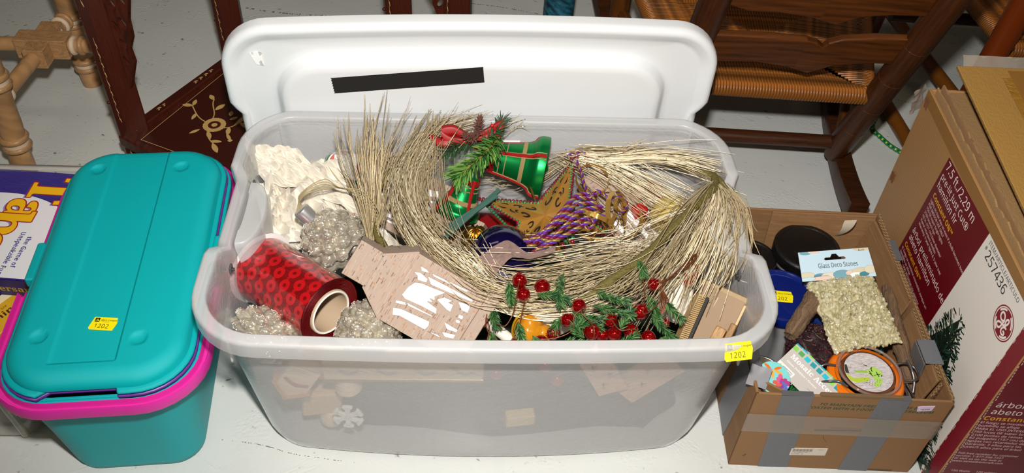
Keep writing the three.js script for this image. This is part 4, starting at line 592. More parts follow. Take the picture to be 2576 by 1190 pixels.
{
  const t = thing('mason_jar', 'silver lidded canning jar tilted beside the clear bin', 'jar', [0.452, 0.012, -0.962]); t.rotation.set(0.3, 0, 0.12);
  mesh('jar_glass', lathe([[0, 0], [0.033, 0], [0.037, 0.005], [0.037, 0.1], [0.034, 0.112], [0.034, 0.122]]), M.glass, t);
  const l = mesh('lid_band', lathe([[0.0375, 0.112], [0.0385, 0.114], [0.0385, 0.13], [0.037, 0.133], [0.0345, 0.133], [0.0335, 0.131]], 48), M.steel, t);
  mesh('lid_disc', put(new THREE.CircleGeometry(0.0345, 40), 0, 0.1318, 0, -Math.PI / 2), S(0xffffff, 0.34, { metalness: 0.75, map: canvasTex(256, 256, (c) => { c.fillStyle = '#9a8e78'; c.fillRect(0, 0, 256, 256); c.fillStyle = '#211a10'; c.strokeStyle = '#211a10'; c.save(); c.translate(96, 168); c.rotate(0.55); c.font = 'italic bold 52px serif'; c.fillText('Ball', -50, 12); c.lineWidth = 4; c.beginPath(); c.moveTo(-52, 26); c.quadraticCurveTo(0, 14, 44, 24); c.stroke(); c.restore(); c.save(); c.translate(150, 60); c.rotate(0.55); c.font = '13px sans-serif'; for (let i = 0; i < 4; i++) c.fillText(['Sealed and refrigerate', 'after opening.', 'For best quality use', 'within one year'][i], -50, i * 16); c.restore(); }) }), l);
}
{
  const t = thing('flower_tin', 'round turquoise tin painted with orange and purple flowers', 'tin'); pose(t, V(0.435, 0.196, -0.8766), V(0.15, 1, 0.35), V(0.1, -0.35, 1));
  mesh('tin', lathe([[0, -0.016], [0.026, -0.016], [0.028, -0.014], [0.028, -0.002], [0.0285, 0], [0, 0]], 40), M.steel, t);
  mesh('painted_lid', put(new THREE.CircleGeometry(0.0278, 40), 0, 0.0008, 0, -Math.PI / 2), printed(256, 256, (c) => { c.fillStyle = '#7fd0d2'; c.fillRect(0, 0, 256, 256); for (const [x, y, a, l, w, k] of [[120, 60, -2.4, 70, 24, 0], [120, 60, 2.7, 90, 26, 1], [130, 60, 1.7, 80, 22, 1], [130, 60, 0.5, 90, 24, 1], [140, 60, -0.2, 70, 22, 0], [110, 70, 2.2, 70, 20, 0], [60, 130, -1, 50, 16, 1]]) { c.fillStyle = ['#d9722a', '#e9a948'][k]; leaf(c, x, y, a, l, w); } for (let i = 0; i < 16; i++) { c.fillStyle = ['#b0407f', '#8a3f98', '#d05f8f', '#5f6fb8', '#d2604a'][i % 5]; const a = i * 2.4, d = 52 - i * 3; c.beginPath(); c.ellipse(178 + d * Math.cos(a), 170 + d * Math.sin(a), 30 - i, 20 - i * 0.7, a, 0, 7); c.fill(); } c.fillStyle = '#f0dba0'; c.beginPath(); c.arc(120, 232, 26, 0, 7); c.fill(); }, { roughness: 0.3 }), t);
}
{
  const t = thing('pebble_bag', 'bag of green glass pebbles under a grey header card with coloured tiles', 'bag');
  { const X = dir(V(0.4888, 0.19, -0.943), V(0.5685, 0.16, -0.8663)).normalize(), N = V(-0.08, 1, 0.42); pose(t, V(0.5114, 0.172, -0.8873), N.clone().cross(X), N); }
  const card = printed(640, 400, (c) => {
    c.fillStyle = '#b9b4ae'; c.fillRect(0, 0, 640, 400); const col = ['#7dc24a', '#4f9a4f', '#19b4c4', '#118f97', '#0f8f9a', '#14b3c8', '#86cc4c', '#118f9a', '#0e9fa8'];
    for (let i = 0; i < 11; i++) { c.fillStyle = col[i % 9]; c.save(); c.translate(22 + i * 62, 62); c.rotate((i % 3 - 1) * 0.06); c.fillRect(-24, -26, 46, 54); c.restore(); c.fillStyle = col[(i + 4) % 9]; c.fillRect(i * 62, 0, 54, 18); }
    c.fillStyle = '#f6f3ee'; c.font = 'bold 86px serif'; c.save(); c.scale(0.74, 0.95); c.fillText('Mosaic Accents', 50, 196); c.restore(); c.font = '30px serif'; c.fillText('Glass Pebbles • Green', 40, 250); c.fillStyle = '#f4f4f0'; c.font = 'bold 40px sans-serif'; c.fillText('$3.99', 530, 78); c.fillStyle = '#efece4'; c.fillRect(0, 296, 160, 62); c.fillStyle = '#e3c81c'; c.beginPath(); c.moveTo(12, 346); c.lineTo(28, 310); c.lineTo(44, 346); c.fill(); c.fillStyle = '#555'; c.font = 'bold 20px sans-serif'; c.fillText('WARNING', 50, 326); c.fillRect(50, 334, 100, 4); c.fillRect(50, 343, 100, 4); c.strokeStyle = '#5a5a5a'; c.lineWidth = 3; c.beginPath(); c.moveTo(300, 315); c.lineTo(390, 315); c.stroke();
  });
  const s = shapeOf([[-0.066, -0.029], [0.012, -0.029], [0.052, 0.029], [-0.066, 0.029]]), hp = new THREE.Path(); hp.absellipse(0.006, 0.019, 0.01, 0.0042, 0, 7); s.holes.push(hp);
  const g = ext(s, 0.0012), p = g.attributes.position, uv = g.attributes.uv; for (let i = 0; i < p.count; i++) uv.setXY(i, p.getX(i) / 0.132 + 0.5, p.getY(i) / 0.058 + 0.5);
  const cd = mesh('header_card', g, card, t); cd.position.set(0, 0, 0.004);
  const b = new THREE.Group(); b.name = numbered('pebble_pouch'); b.position.set(-0.018, -0.034, -0.014); t.add(b);
  mesh('plastic_film', pillow(0.06, 0.045, 0.022, 21), M.film, b); add(pebbles(200, 0.06, 0.045, 0.022, 0.0035, ['#0d4a1c', '#145c26', '#0a3816', '#1d6b33'], 23, S(0xffffff, 0.1)), 'glass_pebbles', b);
}
{
  const t = thing('turquoise_bag', 'clear bag of turquoise glass chips behind the orange jar', 'bag'); pose(t, V(0.607, 0.12, -0.985), V(0, 0.9, -0.35), V(0, 0.35, 0.9));
  mesh('plastic_film', pillow(0.1, 0.13, 0.05, 31), M.film, t); add(pebbles(260, 0.1, 0.13, 0.05, 0.0075, ['#1f8f9c', '#38aab8', '#7cc7cf', '#167481', '#a6d9dc', '#0f5f6c'], 33, S(0xffffff, 0.1, { transmission: 0.3, thickness: 0 }), 0.4), 'glass_chips', t);
  mesh('bag_backing', warp(pillow(0.094, 0.124, 0.03, 35), (x, y, z) => [x, y, z - 0.006]), S(0x0e4a55, 0.4), t);
}
{
  const r = 0.0575, t = thing('clamp_jar', 'glass jar with orange rim, wire clamps and printed green label', 'jar', [0.598, 0.022, -0.906]); t.rotation.y = 0.1;
  const am = S(0xd9640c, 0.12, { transmission: 0.35, thickness: 0, side: THREE.DoubleSide });
  mesh('jar_glass', lathe([[0, 0], [0.05, 0], [0.056, 0.006], [0.057, 0.03], [0.057, 0.12], [0.053, 0.138], [0.053, 0.146]], 56), S(0xcf6a1c, 0.06, { transmission: 0.6, thickness: 0, side: THREE.DoubleSide }), t);
  mesh('orange_gasket', lathe([[0.046, 0.138], [r, 0.138], [r + 0.005, 0.144], [r + 0.005, 0.152], [r, 0.157], [0.046, 0.157]], 64), S(0xe0700f, 0.22, { clearcoat: 0.6 }), t);
  mesh('lid_glass', lathe([[0.05, 0.158], [r - 0.005, 0.158], [r - 0.005, 0.168], [r - 0.006, 0.1715], [r - 0.01, 0.172], [r - 0.014, 0.168], [r - 0.018, 0.166], [0, 0.166]], 64), S(0xffffff, 0.04, { transmission: 1, thickness: 0, side: THREE.DoubleSide }), t);
  mesh('lid_bead', put(new THREE.TorusGeometry(r - 0.008, 0.0022, 10, 64), 0, 0.1715, 0, Math.PI / 2), S(0xe8d8cc, 0.05, { transmission: 0.85, thickness: 0 }), t);
  mesh('inner_ring', put(new THREE.TorusGeometry(r - 0.0165, 0.0035, 10, 64), 0, 0.164, 0, Math.PI / 2), S(0x5a2c12, 0.15, { clearcoat: 1 }), t);
  mesh('paper_label', lathe([[0, 0.1672], [0.0395, 0.1672], [0.0395, 0.1664], [0, 0.1664]], 56), S(0xcfcaca, 0.6), t);
  mesh('print', put(new THREE.CircleGeometry(0.0392, 48), 0, 0.1678, 0, -Math.PI / 2), printed(512, 512, (c) => {
    const r2 = rng(9); c.fillStyle = '#c6c1c2'; c.fillRect(0, 0, 512, 512); for (let i = 0; i < 1600; i++) { c.fillStyle = `rgba(${r2() < 0.5 ? '120,105,110' : '235,232,233'},0.16)`; c.fillRect(r2() * 512, r2() * 512, 14 + r2() * 40, 4 + r2() * 8); }
    const blob = (col, pts) => { c.fillStyle = col; c.beginPath(); pts.forEach(([x, y], i) => (i ? c.lineTo(x, y) : c.moveTo(x, y))); c.closePath(); c.fill(); };
    blob('#3c3836', [[0, 150], [46, 150], [36, 270], [0, 260]]); blob('#8fc23e', [[100, 230], [240, 238], [236, 268], [110, 262]]); blob('#b0c93a', [[0, 260], [60, 330], [240, 330], [232, 366], [150, 384], [70, 390], [10, 350]]); blob('#a8d062', [[240, 250], [300, 190], [350, 196], [392, 250], [398, 300], [340, 330], [372, 370], [330, 430], [260, 460], [248, 420], [286, 380], [280, 320], [240, 290]]); blob('#a8d062', [[228, 158], [260, 170], [284, 190], [262, 190]]);
    c.strokeStyle = '#161414'; c.lineWidth = 9; c.lineCap = 'round'; const ln = (...q) => { c.beginPath(); c.moveTo(q[0], q[1]); for (let i = 2; i < q.length; i += 2) c.lineTo(q[i], q[i + 1]); c.stroke(); };
    ln(232, 162, 262, 176); ln(294, 210, 292, 250); ln(290, 214, 308, 200); ln(266, 250, 268, 290, 282, 312); ln(258, 276, 278, 280); ln(336, 262, 344, 320); ln(328, 294, 362, 294); ln(384, 300, 372, 320); c.beginPath(); c.arc(306, 304, 6, 0, 7); c.fillStyle = '#161414'; c.fill(); for (let i = 0; i < 18; i++) { c.beginPath(); c.arc(180 + (i * 47) % 170, 345 + (i * 29) % 90, 4, 0, 7); c.fill(); }
  }, { roughness: 0.35 }), t);
  const w = (pts, rad = 0.0018) => mesh('wire_clamp', tube(pts, rad, { seg: 40, rad: 8 }), S(0x77777a, 0.3, { metalness: 0.85 }), t);
  w([[-0.05, 0.166, -0.016], [-0.068, 0.166, -0.018], [-0.078, 0.158, -0.014], [-0.077, 0.14, -0.008]]); w([[-0.046, 0.17, 0.03], [-0.056, 0.168, 0.018], [-0.072, 0.164, 0.014], [-0.079, 0.154, 0.008], [-0.077, 0.14, 0.0]]); w([[-0.08, 0.152, -0.018], [-0.068, 0.148, -0.004], [-0.076, 0.15, 0.012]], 0.0022);
  w([[0.05, 0.168, -0.014], [0.066, 0.168, -0.016], [0.08, 0.166, -0.01], [0.083, 0.164, 0.004], [0.076, 0.166, 0.016], [0.056, 0.166, 0.018]]); w([[0.07, 0.174, -0.018], [0.072, 0.17, 0.002], [0.073, 0.16, 0.018], [0.07, 0.15, 0.03]], 0.0025); w([[0.066, 0.15, 0.012], [0.074, 0.14, 0.026], [0.082, 0.12, 0.04], [0.08, 0.1, 0.038]], 0.0022); w([[0.06, 0.15, 0.02], [0.066, 0.135, 0.034], [0.07, 0.11, 0.034]], 0.0022);
}

// ================================================================ what the clear bin holds
// cloth heaped over the floor of the bin
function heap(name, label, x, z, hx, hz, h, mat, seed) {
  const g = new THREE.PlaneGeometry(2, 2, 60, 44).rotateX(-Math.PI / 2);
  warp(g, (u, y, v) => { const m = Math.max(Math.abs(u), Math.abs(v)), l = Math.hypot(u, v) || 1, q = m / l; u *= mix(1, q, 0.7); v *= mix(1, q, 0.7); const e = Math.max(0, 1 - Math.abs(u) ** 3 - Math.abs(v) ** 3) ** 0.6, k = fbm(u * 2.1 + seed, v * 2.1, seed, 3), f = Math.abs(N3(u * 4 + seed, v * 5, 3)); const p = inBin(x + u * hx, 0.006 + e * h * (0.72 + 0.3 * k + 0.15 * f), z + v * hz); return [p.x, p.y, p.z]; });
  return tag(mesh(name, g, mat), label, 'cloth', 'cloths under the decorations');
}
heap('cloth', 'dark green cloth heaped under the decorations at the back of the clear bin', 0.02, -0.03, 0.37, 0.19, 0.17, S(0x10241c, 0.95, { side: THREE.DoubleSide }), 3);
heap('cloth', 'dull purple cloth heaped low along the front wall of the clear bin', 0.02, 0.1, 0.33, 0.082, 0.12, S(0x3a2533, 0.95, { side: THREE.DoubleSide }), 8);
// crumpled white tissue paper
{
  const t = thing('tissue_paper', 'crumpled white packing paper in the back left corner of the clear bin', 'paper'), m = S(0xe0d9cb, 0.75, { side: THREE.DoubleSide });
  const sheet = (c, seed, amp) => { const n = 26, g = new THREE.PlaneGeometry(1, 1, n, n), rd = rng(seed * 71), jit = []; for (let i = 0; i < (n + 1) * (n + 1); i++) jit.push([rd() - 0.5, rd() - 0.5, rd() - 0.5]); warp(g, (x, y, z, i) => { const u = clamp(x + 0.5 + jit[i][0] * 0.8 / n, 0, 1), v = clamp(y + 0.5 + jit[i][1] * 0.8 / n, 0, 1), p = c[0].clone().lerp(c[1], u).lerp(c[3].clone().lerp(c[2], u), v); const rdg = (a, b, s) => 1 - Math.abs(N3(a, b, s)) * 2; const k = amp * (1.0 * rdg(u * 1.8 + v * 2.4 + seed, v * 1.3, seed) + 0.6 * rdg(u * 4 + seed, v * 2 + u * 3, seed + 4) + 0.16 * jit[i][2]); return [p.x + 0.3 * k, p.y + k * 0.9, p.z + 0.35 * k]; }); return toCreasedNormals(g, 0.35); };
  mesh('sheet', sheet([V(-0.4853, 0.33, -1.2086), V(-0.4012, 0.3, -1.22), V(-0.2523, 0.25, -1.1213), V(-0.4594, 0.27, -1.1746)], 2, 0.03), m, t);
  mesh('sheet', sheet([V(-0.4597, 0.29, -1.2173), V(-0.3393, 0.27, -1.219), V(-0.2122, 0.22, -1.0755), V(-0.4425, 0.19, -1.0846)], 5, 0.045), m, t);
  mesh('sheet', sheet([V(-0.4681, 0.26, -1.1744), V(-0.4071, 0.26, -1.1587), V(-0.3494, 0.22, -1.0635), V(-0.4439, 0.18, -1.0843)], 9, 0.035), m, t);
  mesh('sheet', sheet([V(-0.4254, 0.26, -1.2395), V(-0.3383, 0.24, -1.2774), V(-0.202, 0.2, -1.0959), V(-0.3017, 0.22, -1.1072)], 12, 0.03), m, t);
  mesh('sheet', sheet([V(-0.4805, 0.34, -1.1966), V(-0.4697, 0.335, -1.2062), V(-0.4428, 0.31, -1.184), V(-0.4594, 0.31, -1.1715)], 15, 0.012), m, t);
}
// round tin with printed label
{
  const t = thing('candle_tin', 'round tin with red, green and white printed label against the back wall', 'tin'); pose(t, V(-0.316, 0.275, -1.2379), V(0.04, 0.68, 0.72), V(0, 0.7, -0.7));
  mesh('tin', lathe([[0, -0.04], [0.036, -0.04], [0.038, -0.036], [0.038, -0.002], [0.037, 0], [0, 0]], 48), S(0x23403a, 0.25, { metalness: 0.4 }), t);
  mesh('printed_label', put(new THREE.CircleGeometry(0.0365, 48), 0, 0.0006, 0, -Math.PI / 2), printed(512, 512, (c) => { c.fillStyle = '#e8e8e2'; c.fillRect(0, 0, 512, 512); c.strokeStyle = '#16573f'; c.lineWidth = 26; c.beginPath(); c.arc(256, 256, 240, 0, 7); c.stroke(); c.fillStyle = '#b8444a'; c.beginPath(); c.arc(256, 256, 212, 0, 7); c.fill(); c.fillStyle = '#e9e8e4'; c.save(); c.translate(256, 256); c.rotate(0.06); c.fillRect(-160, -150, 300, 330); c.fillStyle = '#777'; for (let i = 0; i < 20; i++) c.fillRect(-130, -130 + i * 15, 200 + (i * 37) % 60, 4); c.restore(); }, { roughness: 0.2, clearcoat: 0.6 }), t);
}
// mercury glass pine cone ornaments
M.mercury = S(0xd9d4c8, 0.13, { metalness: 0.55, map: noiseTex(256, (u, v) => { const g = 0.9 + 0.16 * tile(u, v, 14, 5), s = tile(u, v, 60, 9) > 0.5 ? 0.85 : 1; return [g * s, g * s * 0.98, g * s * 0.94]; }, true), clearcoat: 0.5 });
M.glit = S(0xdcd8cc, 0.3, { metalness: 0.35 });
function coneOrnament(label, C, Y, R, L, seed, cap) {
  const t = thing('pinecone_ornament', label, 'ornament', [0, 0, 0], 0, 'mercury glass pine cone ornaments'); pose(t, C, Y, V(0.1, 0.5, 0.9));
  const tips = []; for (let i = 0; i < 44; i++) { const y = 1 - (i + 0.5) / 22, a = i * 2.39996, r = Math.sqrt(1 - y * y); tips.push(V(r * Math.cos(a), y, r * Math.sin(a))); }
  const g = new THREE.SphereGeometry(1, 110, 76), q = V(0, 0, 0), H = (p) => { let h = 0; for (const s of tips) { const d = p.x * s.x + p.y * s.y + p.z * s.z; if (d > 0.945) { const e = Math.acos(Math.min(1, d)) / 0.315; h = Math.max(h, Math.max(0, 1 - e * e)); } } return h; };
  const taper = (y) => (y < 0 ? 1 : 1) * (1 - 0.18 * y);
  warp(g, (x, y, z) => { q.set(x, y, z).normalize(); const h = H(q) + 0.05 * N3(x * 9 + seed, y * 9, z * 9), k = 0.79 + 0.25 * Math.sqrt(Math.max(0, h)); return [q.x * R * k * taper(q.y), q.y * L * k, q.z * R * k * taper(q.y)]; });
  mesh('glass_body', g, M.mercury, t);
  const n = 800, im = new THREE.InstancedMesh(new THREE.OctahedronGeometry(1, 0), M.glit, n), o = new THREE.Object3D(), r = rng(seed * 13 + 1);
  for (let i = 0; i < n; i++) { const s = tips[i % tips.length], p = s.clone().add(V((r() - 0.5) * 0.26, (r() - 0.5) * 0.26, (r() - 0.5) * 0.26)).normalize(), k = 0.795 + 0.25 * Math.sqrt(H(p)); o.position.set(p.x * R * k * taper(p.y), p.y * L * k, p.z * R * k * taper(p.y)); o.rotation.set(r() * 6, r() * 6, 0); o.scale.setScalar(0.0006 + r() * 0.0007); o.updateMatrix(); im.setMatrixAt(i, o.matrix); }
  im.userData.kind = 'stuff'; im.castShadow = true; add(im, 'glitter', t);
  if (cap) { mesh('metal_cap', lathe([[0.0135, L * 0.9], [0.0145, L * 0.92], [0.0145, L * 0.92 + 0.022], [0.013, L * 0.92 + 0.025], [0, L * 0.92 + 0.025]], 32), S(0xc4c4c4, 0.3, { metalness: 0.75 }), t); }
  return t;
}
{
  const C = V(-0.3042, 0.275, -1.0514), Y = V(-0.676, 0.719, -0.164), t = coneOrnament('largest pine cone ornament of mercury glass, hung on twine below the chrome cap', C, Y, 0.055, 0.052, 1, true);
  t.updateMatrixWorld(true); const L = (p) => t.worldToLocal(p.clone()), m = S(0xa5966f, 0.7);
  for (let i = 0; i < 5; i++) { const d = i * 0.003; mesh('hanger_twine', tube([V(0, 0.075, 0).add(V(d - 0.006, 0, 0)), ...[V(-0.3529, 0.34, -1.0771), V(-0.3272, 0.347, -1.0916), V(-0.2853, 0.335, -1.1111), V(-0.2528, 0.325, -1.0931), V(-0.2303, 0.315, -1.0647), V(-0.2157, 0.305, -1.0252)].map((p, k) => L(p.add(V(d * Math.sin(k * 2), d * 1.2, d * Math.cos(k * 3)))))], 0.0009, { seg: 30, rad: 5 }), m, t); }
}
coneOrnament('pine cone ornament of mercury glass under the left end of the red ribbon roll', V(-0.3734, 0.25, -0.8607), V(-0.8, 0.2, -0.4), 0.04, 0.058, 5);
coneOrnament('pine cone ornament of mercury glass wedged between ribbon roll and birch lantern', V(-0.2184, 0.25, -0.8755), V(-0.3, 0.7, 0.5), 0.052, 0.05, 9);
// roll of wide red ribbon
{
  const t = thing('ribbon_roll', 'roll of wide shiny red ribbon with ring pattern on a cardboard core', 'ribbon'), Ax = V(0.80, 0.10, 0.59).normalize(); pose(t, V(-0.3401, 0.275, -0.9325), Ax, V(0, 1, 0));
  const R = 0.054, r = 0.036, Lh = 0.082;
  const rib = noiseTex(8, () => 1), pat = canvasTex(1024, 512, (c) => { c.fillStyle = '#7d0309'; c.fillRect(0, 0, 1024, 512); const q = rng(6); for (let i = 0; i < 9000; i++) { c.fillStyle = ['#c01018', '#5a0206', '#e0381c', '#8f0810'][i % 4]; c.fillRect(q() * 1024, q() * 512, 2, 2); }
    for (let i = 0; i < 14; i++) for (let j = 0; j < 7; j++) { const x = (i + (j % 2) * 0.5) * 73.14 + 20, y = j * 73 + 38; for (const dx of [0, 1024, -1024]) { c.fillStyle = '#c40e18'; c.beginPath(); c.arc(x + dx, y, 30, 0, 7); c.fill(); c.fillStyle = '#7d0309'; c.beginPath(); c.arc(x + dx, y, 10, 0, 7); c.fill(); c.fillStyle = '#b40d16'; c.beginPath(); c.arc(x + dx + 37, y + 6, 9, 0, 7); c.fill(); } } });
  const outer = new THREE.CylinderGeometry(R, R, 2 * Lh, 72, 1, true);
  mesh('ribbon', outer, S(0xffffff, 0.3, { map: pat, metalness: 0.25, clearcoat: 0.5, clearcoatRoughness: 0.25 }), t);
  const prof = [[r + 0.0025, Lh - 0.004]]; for (let i = 0; i < 8; i++) { const a = r + 0.0035 + i * 0.0022; prof.push([a, Lh - 0.002], [a + 0.0008, Lh + 0.0012], [a + 0.0016, Lh - 0.001]); } prof.push([R, Lh]);
  mesh('ribbon_edges', lathe(prof, 64), S(0x8d0a10, 0.35, { metalness: 0.4, bumpMap: rep(T.grit, 40), bumpScale: 0.0006 }), t);
  mesh('core', lathe([[r - 0.003, -Lh], [r - 0.003, Lh + 0.0015], [r - 0.0025, Lh + 0.003], [r + 0.0015, Lh + 0.003], [r + 0.0022, Lh + 0.001], [r + 0.0022, Lh - 0.004]], 56), S(0xb09a80, 0.8, { side: THREE.DoubleSide }), t);
  mesh('core_edge', put(new THREE.TorusGeometry(r - 0.0005, 0.0016, 8, 56), 0, Lh + 0.003, 0, Math.PI / 2), S(0xe6e2da, 0.6), t);
  mesh('end_disc', lathe([[r, -Lh - 0.002], [R + 0.008, -Lh - 0.002], [R + 0.008, -Lh], [r, -Lh]], 56), S(0xe9e3e1, 0.5), t);
  const film = new THREE.CylinderGeometry(R + 0.0015, R + 0.0015, 2 * Lh - 0.006, 90, 30, true); bumpy(film, (x, y, z) => 0.0016 * N3(x * 45, y * 30, z * 45) + 0.0012 * Math.max(0, N3(x * 90, y * 22, z * 90)));
  mesh('plastic_wrap', film, M.film, t);
}
// birch lanterns with a cut-out woodland scene
M.birch = S(0xffffff, 0.7, { map: canvasTex(512, 512, (c) => { c.fillStyle = '#a28f80'; c.fillRect(0, 0, 512, 512); const r = rng(31); for (let i = 0; i < 500; i++) { c.fillStyle = r() < 0.5 ? 'rgba(240,220,205,.16)' : 'rgba(150,110,90,.12)'; c.fillRect(r() * 512, r() * 512, 30 + r() * 90, 2); } for (let i = 0; i < 230; i++) { const x = r() * 512, y = r() * 512, l = 6 + r() * 34; c.fillStyle = ['#6d4a3c', '#54382e', '#8a6350', '#a86a42'][i % 4]; c.fillRect(x, y, l, 1.6 + r() * 1.6); if (i % 5 === 0) c.fillRect(x + l * r(), y - 4, 2, 9); } for (let i = 0; i < 40; i++) { c.fillStyle = '#b4764e'; c.fillRect(r() * 512, r() * 512, 4 + r() * 6, 4 + r() * 8); } }) });
M.birchDark = S(0xa98c79, 0.75); M.snow = S(0xf1f1f1, 0.65);
const birchMat = (k) => { const m = M.birch.clone(); m.map = rep(M.birch.map, k); return m; };
M.birchP = birchMat(7);
function lantern(label) {
  const t = thing('birch_lantern', label, 'lantern', [0, 0, 0], 0, 'birch wood lanterns'), w = 0.059, d = 0.038;
  // front and back walls with a window, the scene standing in it
  const outline = [[-w, -0.092], [w, -0.092], [w, 0.03], [0.029, 0.074], [-0.029, 0.074], [-w, 0.03]];
  // openings cut through the wall, in millimetres: what stays between them is the trunks, the stag and the doe
  const cuts = [[[44,19],[44,8],[41,1],[38,13]],[[43,-2],[49,-65],[45,-63],[42,-32],[40,-7]],[[31,23],[35,14],[32,-1],[26,-2],[23,11],[28,14]],[[36,1],[38,-33],[40,-78],[36,-77],[30,-34],[27,-10]],[[18,13],[22,3],[24,-12],[28,-36],[14,-24],[9,-27],[8,-19],[5,-27],[2,-18],[1,-27],[0,-36],[-8,-40],[-9,-14],[-12,12],[-9,20],[7,18]],[[12,-29],[21,-37],[23,-52],[17,-47],[18,-55],[6,-57],[6,-51]],[[26,-59],[31,-78],[18,-81],[17,-71]],[[10,-71],[11,-78],[5,-79],[4,-72]],[[1,-71],[2,-77],[-2,-79],[-4,-73]],[[-12,-57],[-12,-82],[-17,-82],[-20,-67]],[[-27,-62],[-20,-83],[-28,-83],[-32,-71]],[[-20,23],[-16,10],[-20,6],[-25,22]],[[-15,7],[-13,-37],[-15,-37],[-19,3]],[[-32,21],[-28,9],[-23,-37],[-30,-40],[-38,-38],[-39,6],[-43,16]],[[-38,-41],[-37,-67],[-34,-59]]];
  for (const s of [1, -1]) {
    const sh = shapeOf(outline); for (const c of cuts) { const h = new THREE.Path(); c.forEach(([x, y], i) => (i ? h.lineTo(x / 1000, y / 1000) : h.moveTo(x / 1000, y / 1000))); sh.holes.push(h); }
    const f = mesh(s > 0 ? 'front_wall' : 'back_wall', boxUV(ext(sh, 0.004)), M.birchP, t, [0, 0, s * d]);
    mesh('snow_panel', box(0.108, 0.116, 0.002, 0.0005, 0, -0.031, -s * 0.002), M.snow, f);
  }
  for (const s of [-1, 1]) { mesh('side_wall', boxUV(box(0.004, 0.122, 2 * d - 0.004, 0.0008)), M.birchP, t, [s * (w - 0.002), -0.031, 0]); mesh('roof_slope', boxUV(box(0.056, 0.004, 2 * d + 0.002, 0.0008)), M.birchP, t, [s * 0.044, 0.0535, 0], [0, 0, -s * 0.97]); }
  mesh('base_board', boxUV(box(0.136, 0.02, 0.094, 0.0015)), M.birchP, t, [0, -0.102, 0]);
  mesh('top_block', boxUV(box(0.06, 0.042, 0.055, 0.0015)), M.birchP, t, [0, 0.094, 0]);
  mesh('seam', box(0.122, 0.0012, 0.0008, 0.0003, 0, 0.031, d + 0.0022), M.birchDark, t);
  mesh('hanger', tube([[-0.012, 0.115, -0.02], [-0.008, 0.119, -0.02], [0, 0.12, -0.02], [0.008, 0.119, -0.02], [0.012, 0.115, -0.02]], 0.0012, { seg: 20, rad: 6 }), S(0x1a1512, 0.5), t);
  return t;
}
const lan = lantern('birch lantern with stag and doe cut-out lying in front, beside the red ribbon roll');
pose(lan, V(-0.144, 0.298, -0.9241), V(-0.878, 0.435, -0.219), V(0.1, 0.6, 0.79));
function copyThing(o, label, C, Y, N) { const c = o.clone(); c.name = numbered(o.name.replace(/_\d{3}$/, '')); c.userData = { ...o.userData, label }; scene.add(c); return pose(c, C, Y, N); }
copyThing(lan, 'birch lantern lying behind the first, under glittery wreath twigs and green stakes', V(-0.1583, 0.252, -1.1483), V(0.84, -0.08, 0.42), V(0.05, 0.8, 0.6));
copyThing(lan, 'birch lantern tipped over beneath the gold ribbon curls', V(0.21, 0.25, -1.1529), V(-0.55, 0.35, -0.6), V(0.3, 0.75, 0.6));

// ---------------------------------------------------------------- the glittering twig wreath
M.twig = S(0xf0e0c0, 0.4, { vertexColors: true, metalness: 0.12, map: noiseTex(128, (u, v) => { const g = 0.75 + 0.4 * tile(u, v, 40, 3); return [g, g * 0.98, g * 0.92]; }, true) });
M.twigLight = S(0xefe4c8, 0.35, { vertexColors: true, metalness: 0.15 });
M.stem = S(0x5f5523, 0.75, { bumpMap: rep(T.soft, 20), bumpScale: 0.002 });
// n twigs from around a to around d, bending past b and c; j: how far they stray at each of the four
function twigs(n, a, b, c, d, j, seed, r0 = 0.00054) {
  const r = rng(seed), pos = [], idx = [], uv = [], col = [], seg = 9, g = () => (r() + r() + r() - 1.5) / 1.5; n = Math.round(n * 0.95);
  const axes = [a, b, c, d], J = j.map((s) => s * 2);
  for (let k = 0; k < n; k++) {
    const o = [g(), g() * 0.65, g()], P = axes.map((p, i) => p.clone().add(V(o[0] * J[i] + g() * J[i] * 0.22, o[1] * J[i] + g() * J[i] * 0.15, o[2] * J[i] + g() * J[i] * 0.22))), cu = new THREE.CatmullRomCurve3(P, false, 'centripetal'), e = 0.62 + 0.38 * Math.sqrt(r()), base = pos.length / 3, ra = r0 * (0.75 + 0.5 * r()), tone = 0.65 + 0.65 * r();
    let nr = V(0, 1, 0.01);
    for (let i = 0; i <= seg; i++) {
      const p = cu.getPoint(i / seg * e), t = cu.getTangent(i / seg * e); nr = nr.clone().sub(t.clone().multiplyScalar(nr.dot(t))).normalize(); const bi = t.clone().cross(nr), R = ra * (0.8 + 0.5 * r()) * (i === seg ? 0.5 : 1);
      for (let m = 0; m < 4; m++) { const an = m / 4 * 6.283, q = p.clone().addScaledVector(nr, Math.cos(an) * R).addScaledVector(bi, Math.sin(an) * R); pos.push(q.x, q.y, q.z); uv.push(m / 4 + k * 0.37, i * 0.23 + k * 0.11); col.push(tone, tone * (0.96 + 0.04 * r()), tone * 0.94); }
      if (i) for (let m = 0; m < 4; m++) { const A = base + (i - 1) * 4 + m, B = base + (i - 1) * 4 + (m + 1) % 4; idx.push(A, B, A + 4, B, B + 4, A + 4); }
    }
  }
  const G = new THREE.BufferGeometry(); G.setAttribute('position', new THREE.Float32BufferAttribute(pos, 3)); G.setAttribute('uv', new THREE.Float32BufferAttribute(uv, 2)); G.setAttribute('color', new THREE.Float32BufferAttribute(col, 3)); G.setIndex(idx); G.computeVertexNormals(); return G;
}
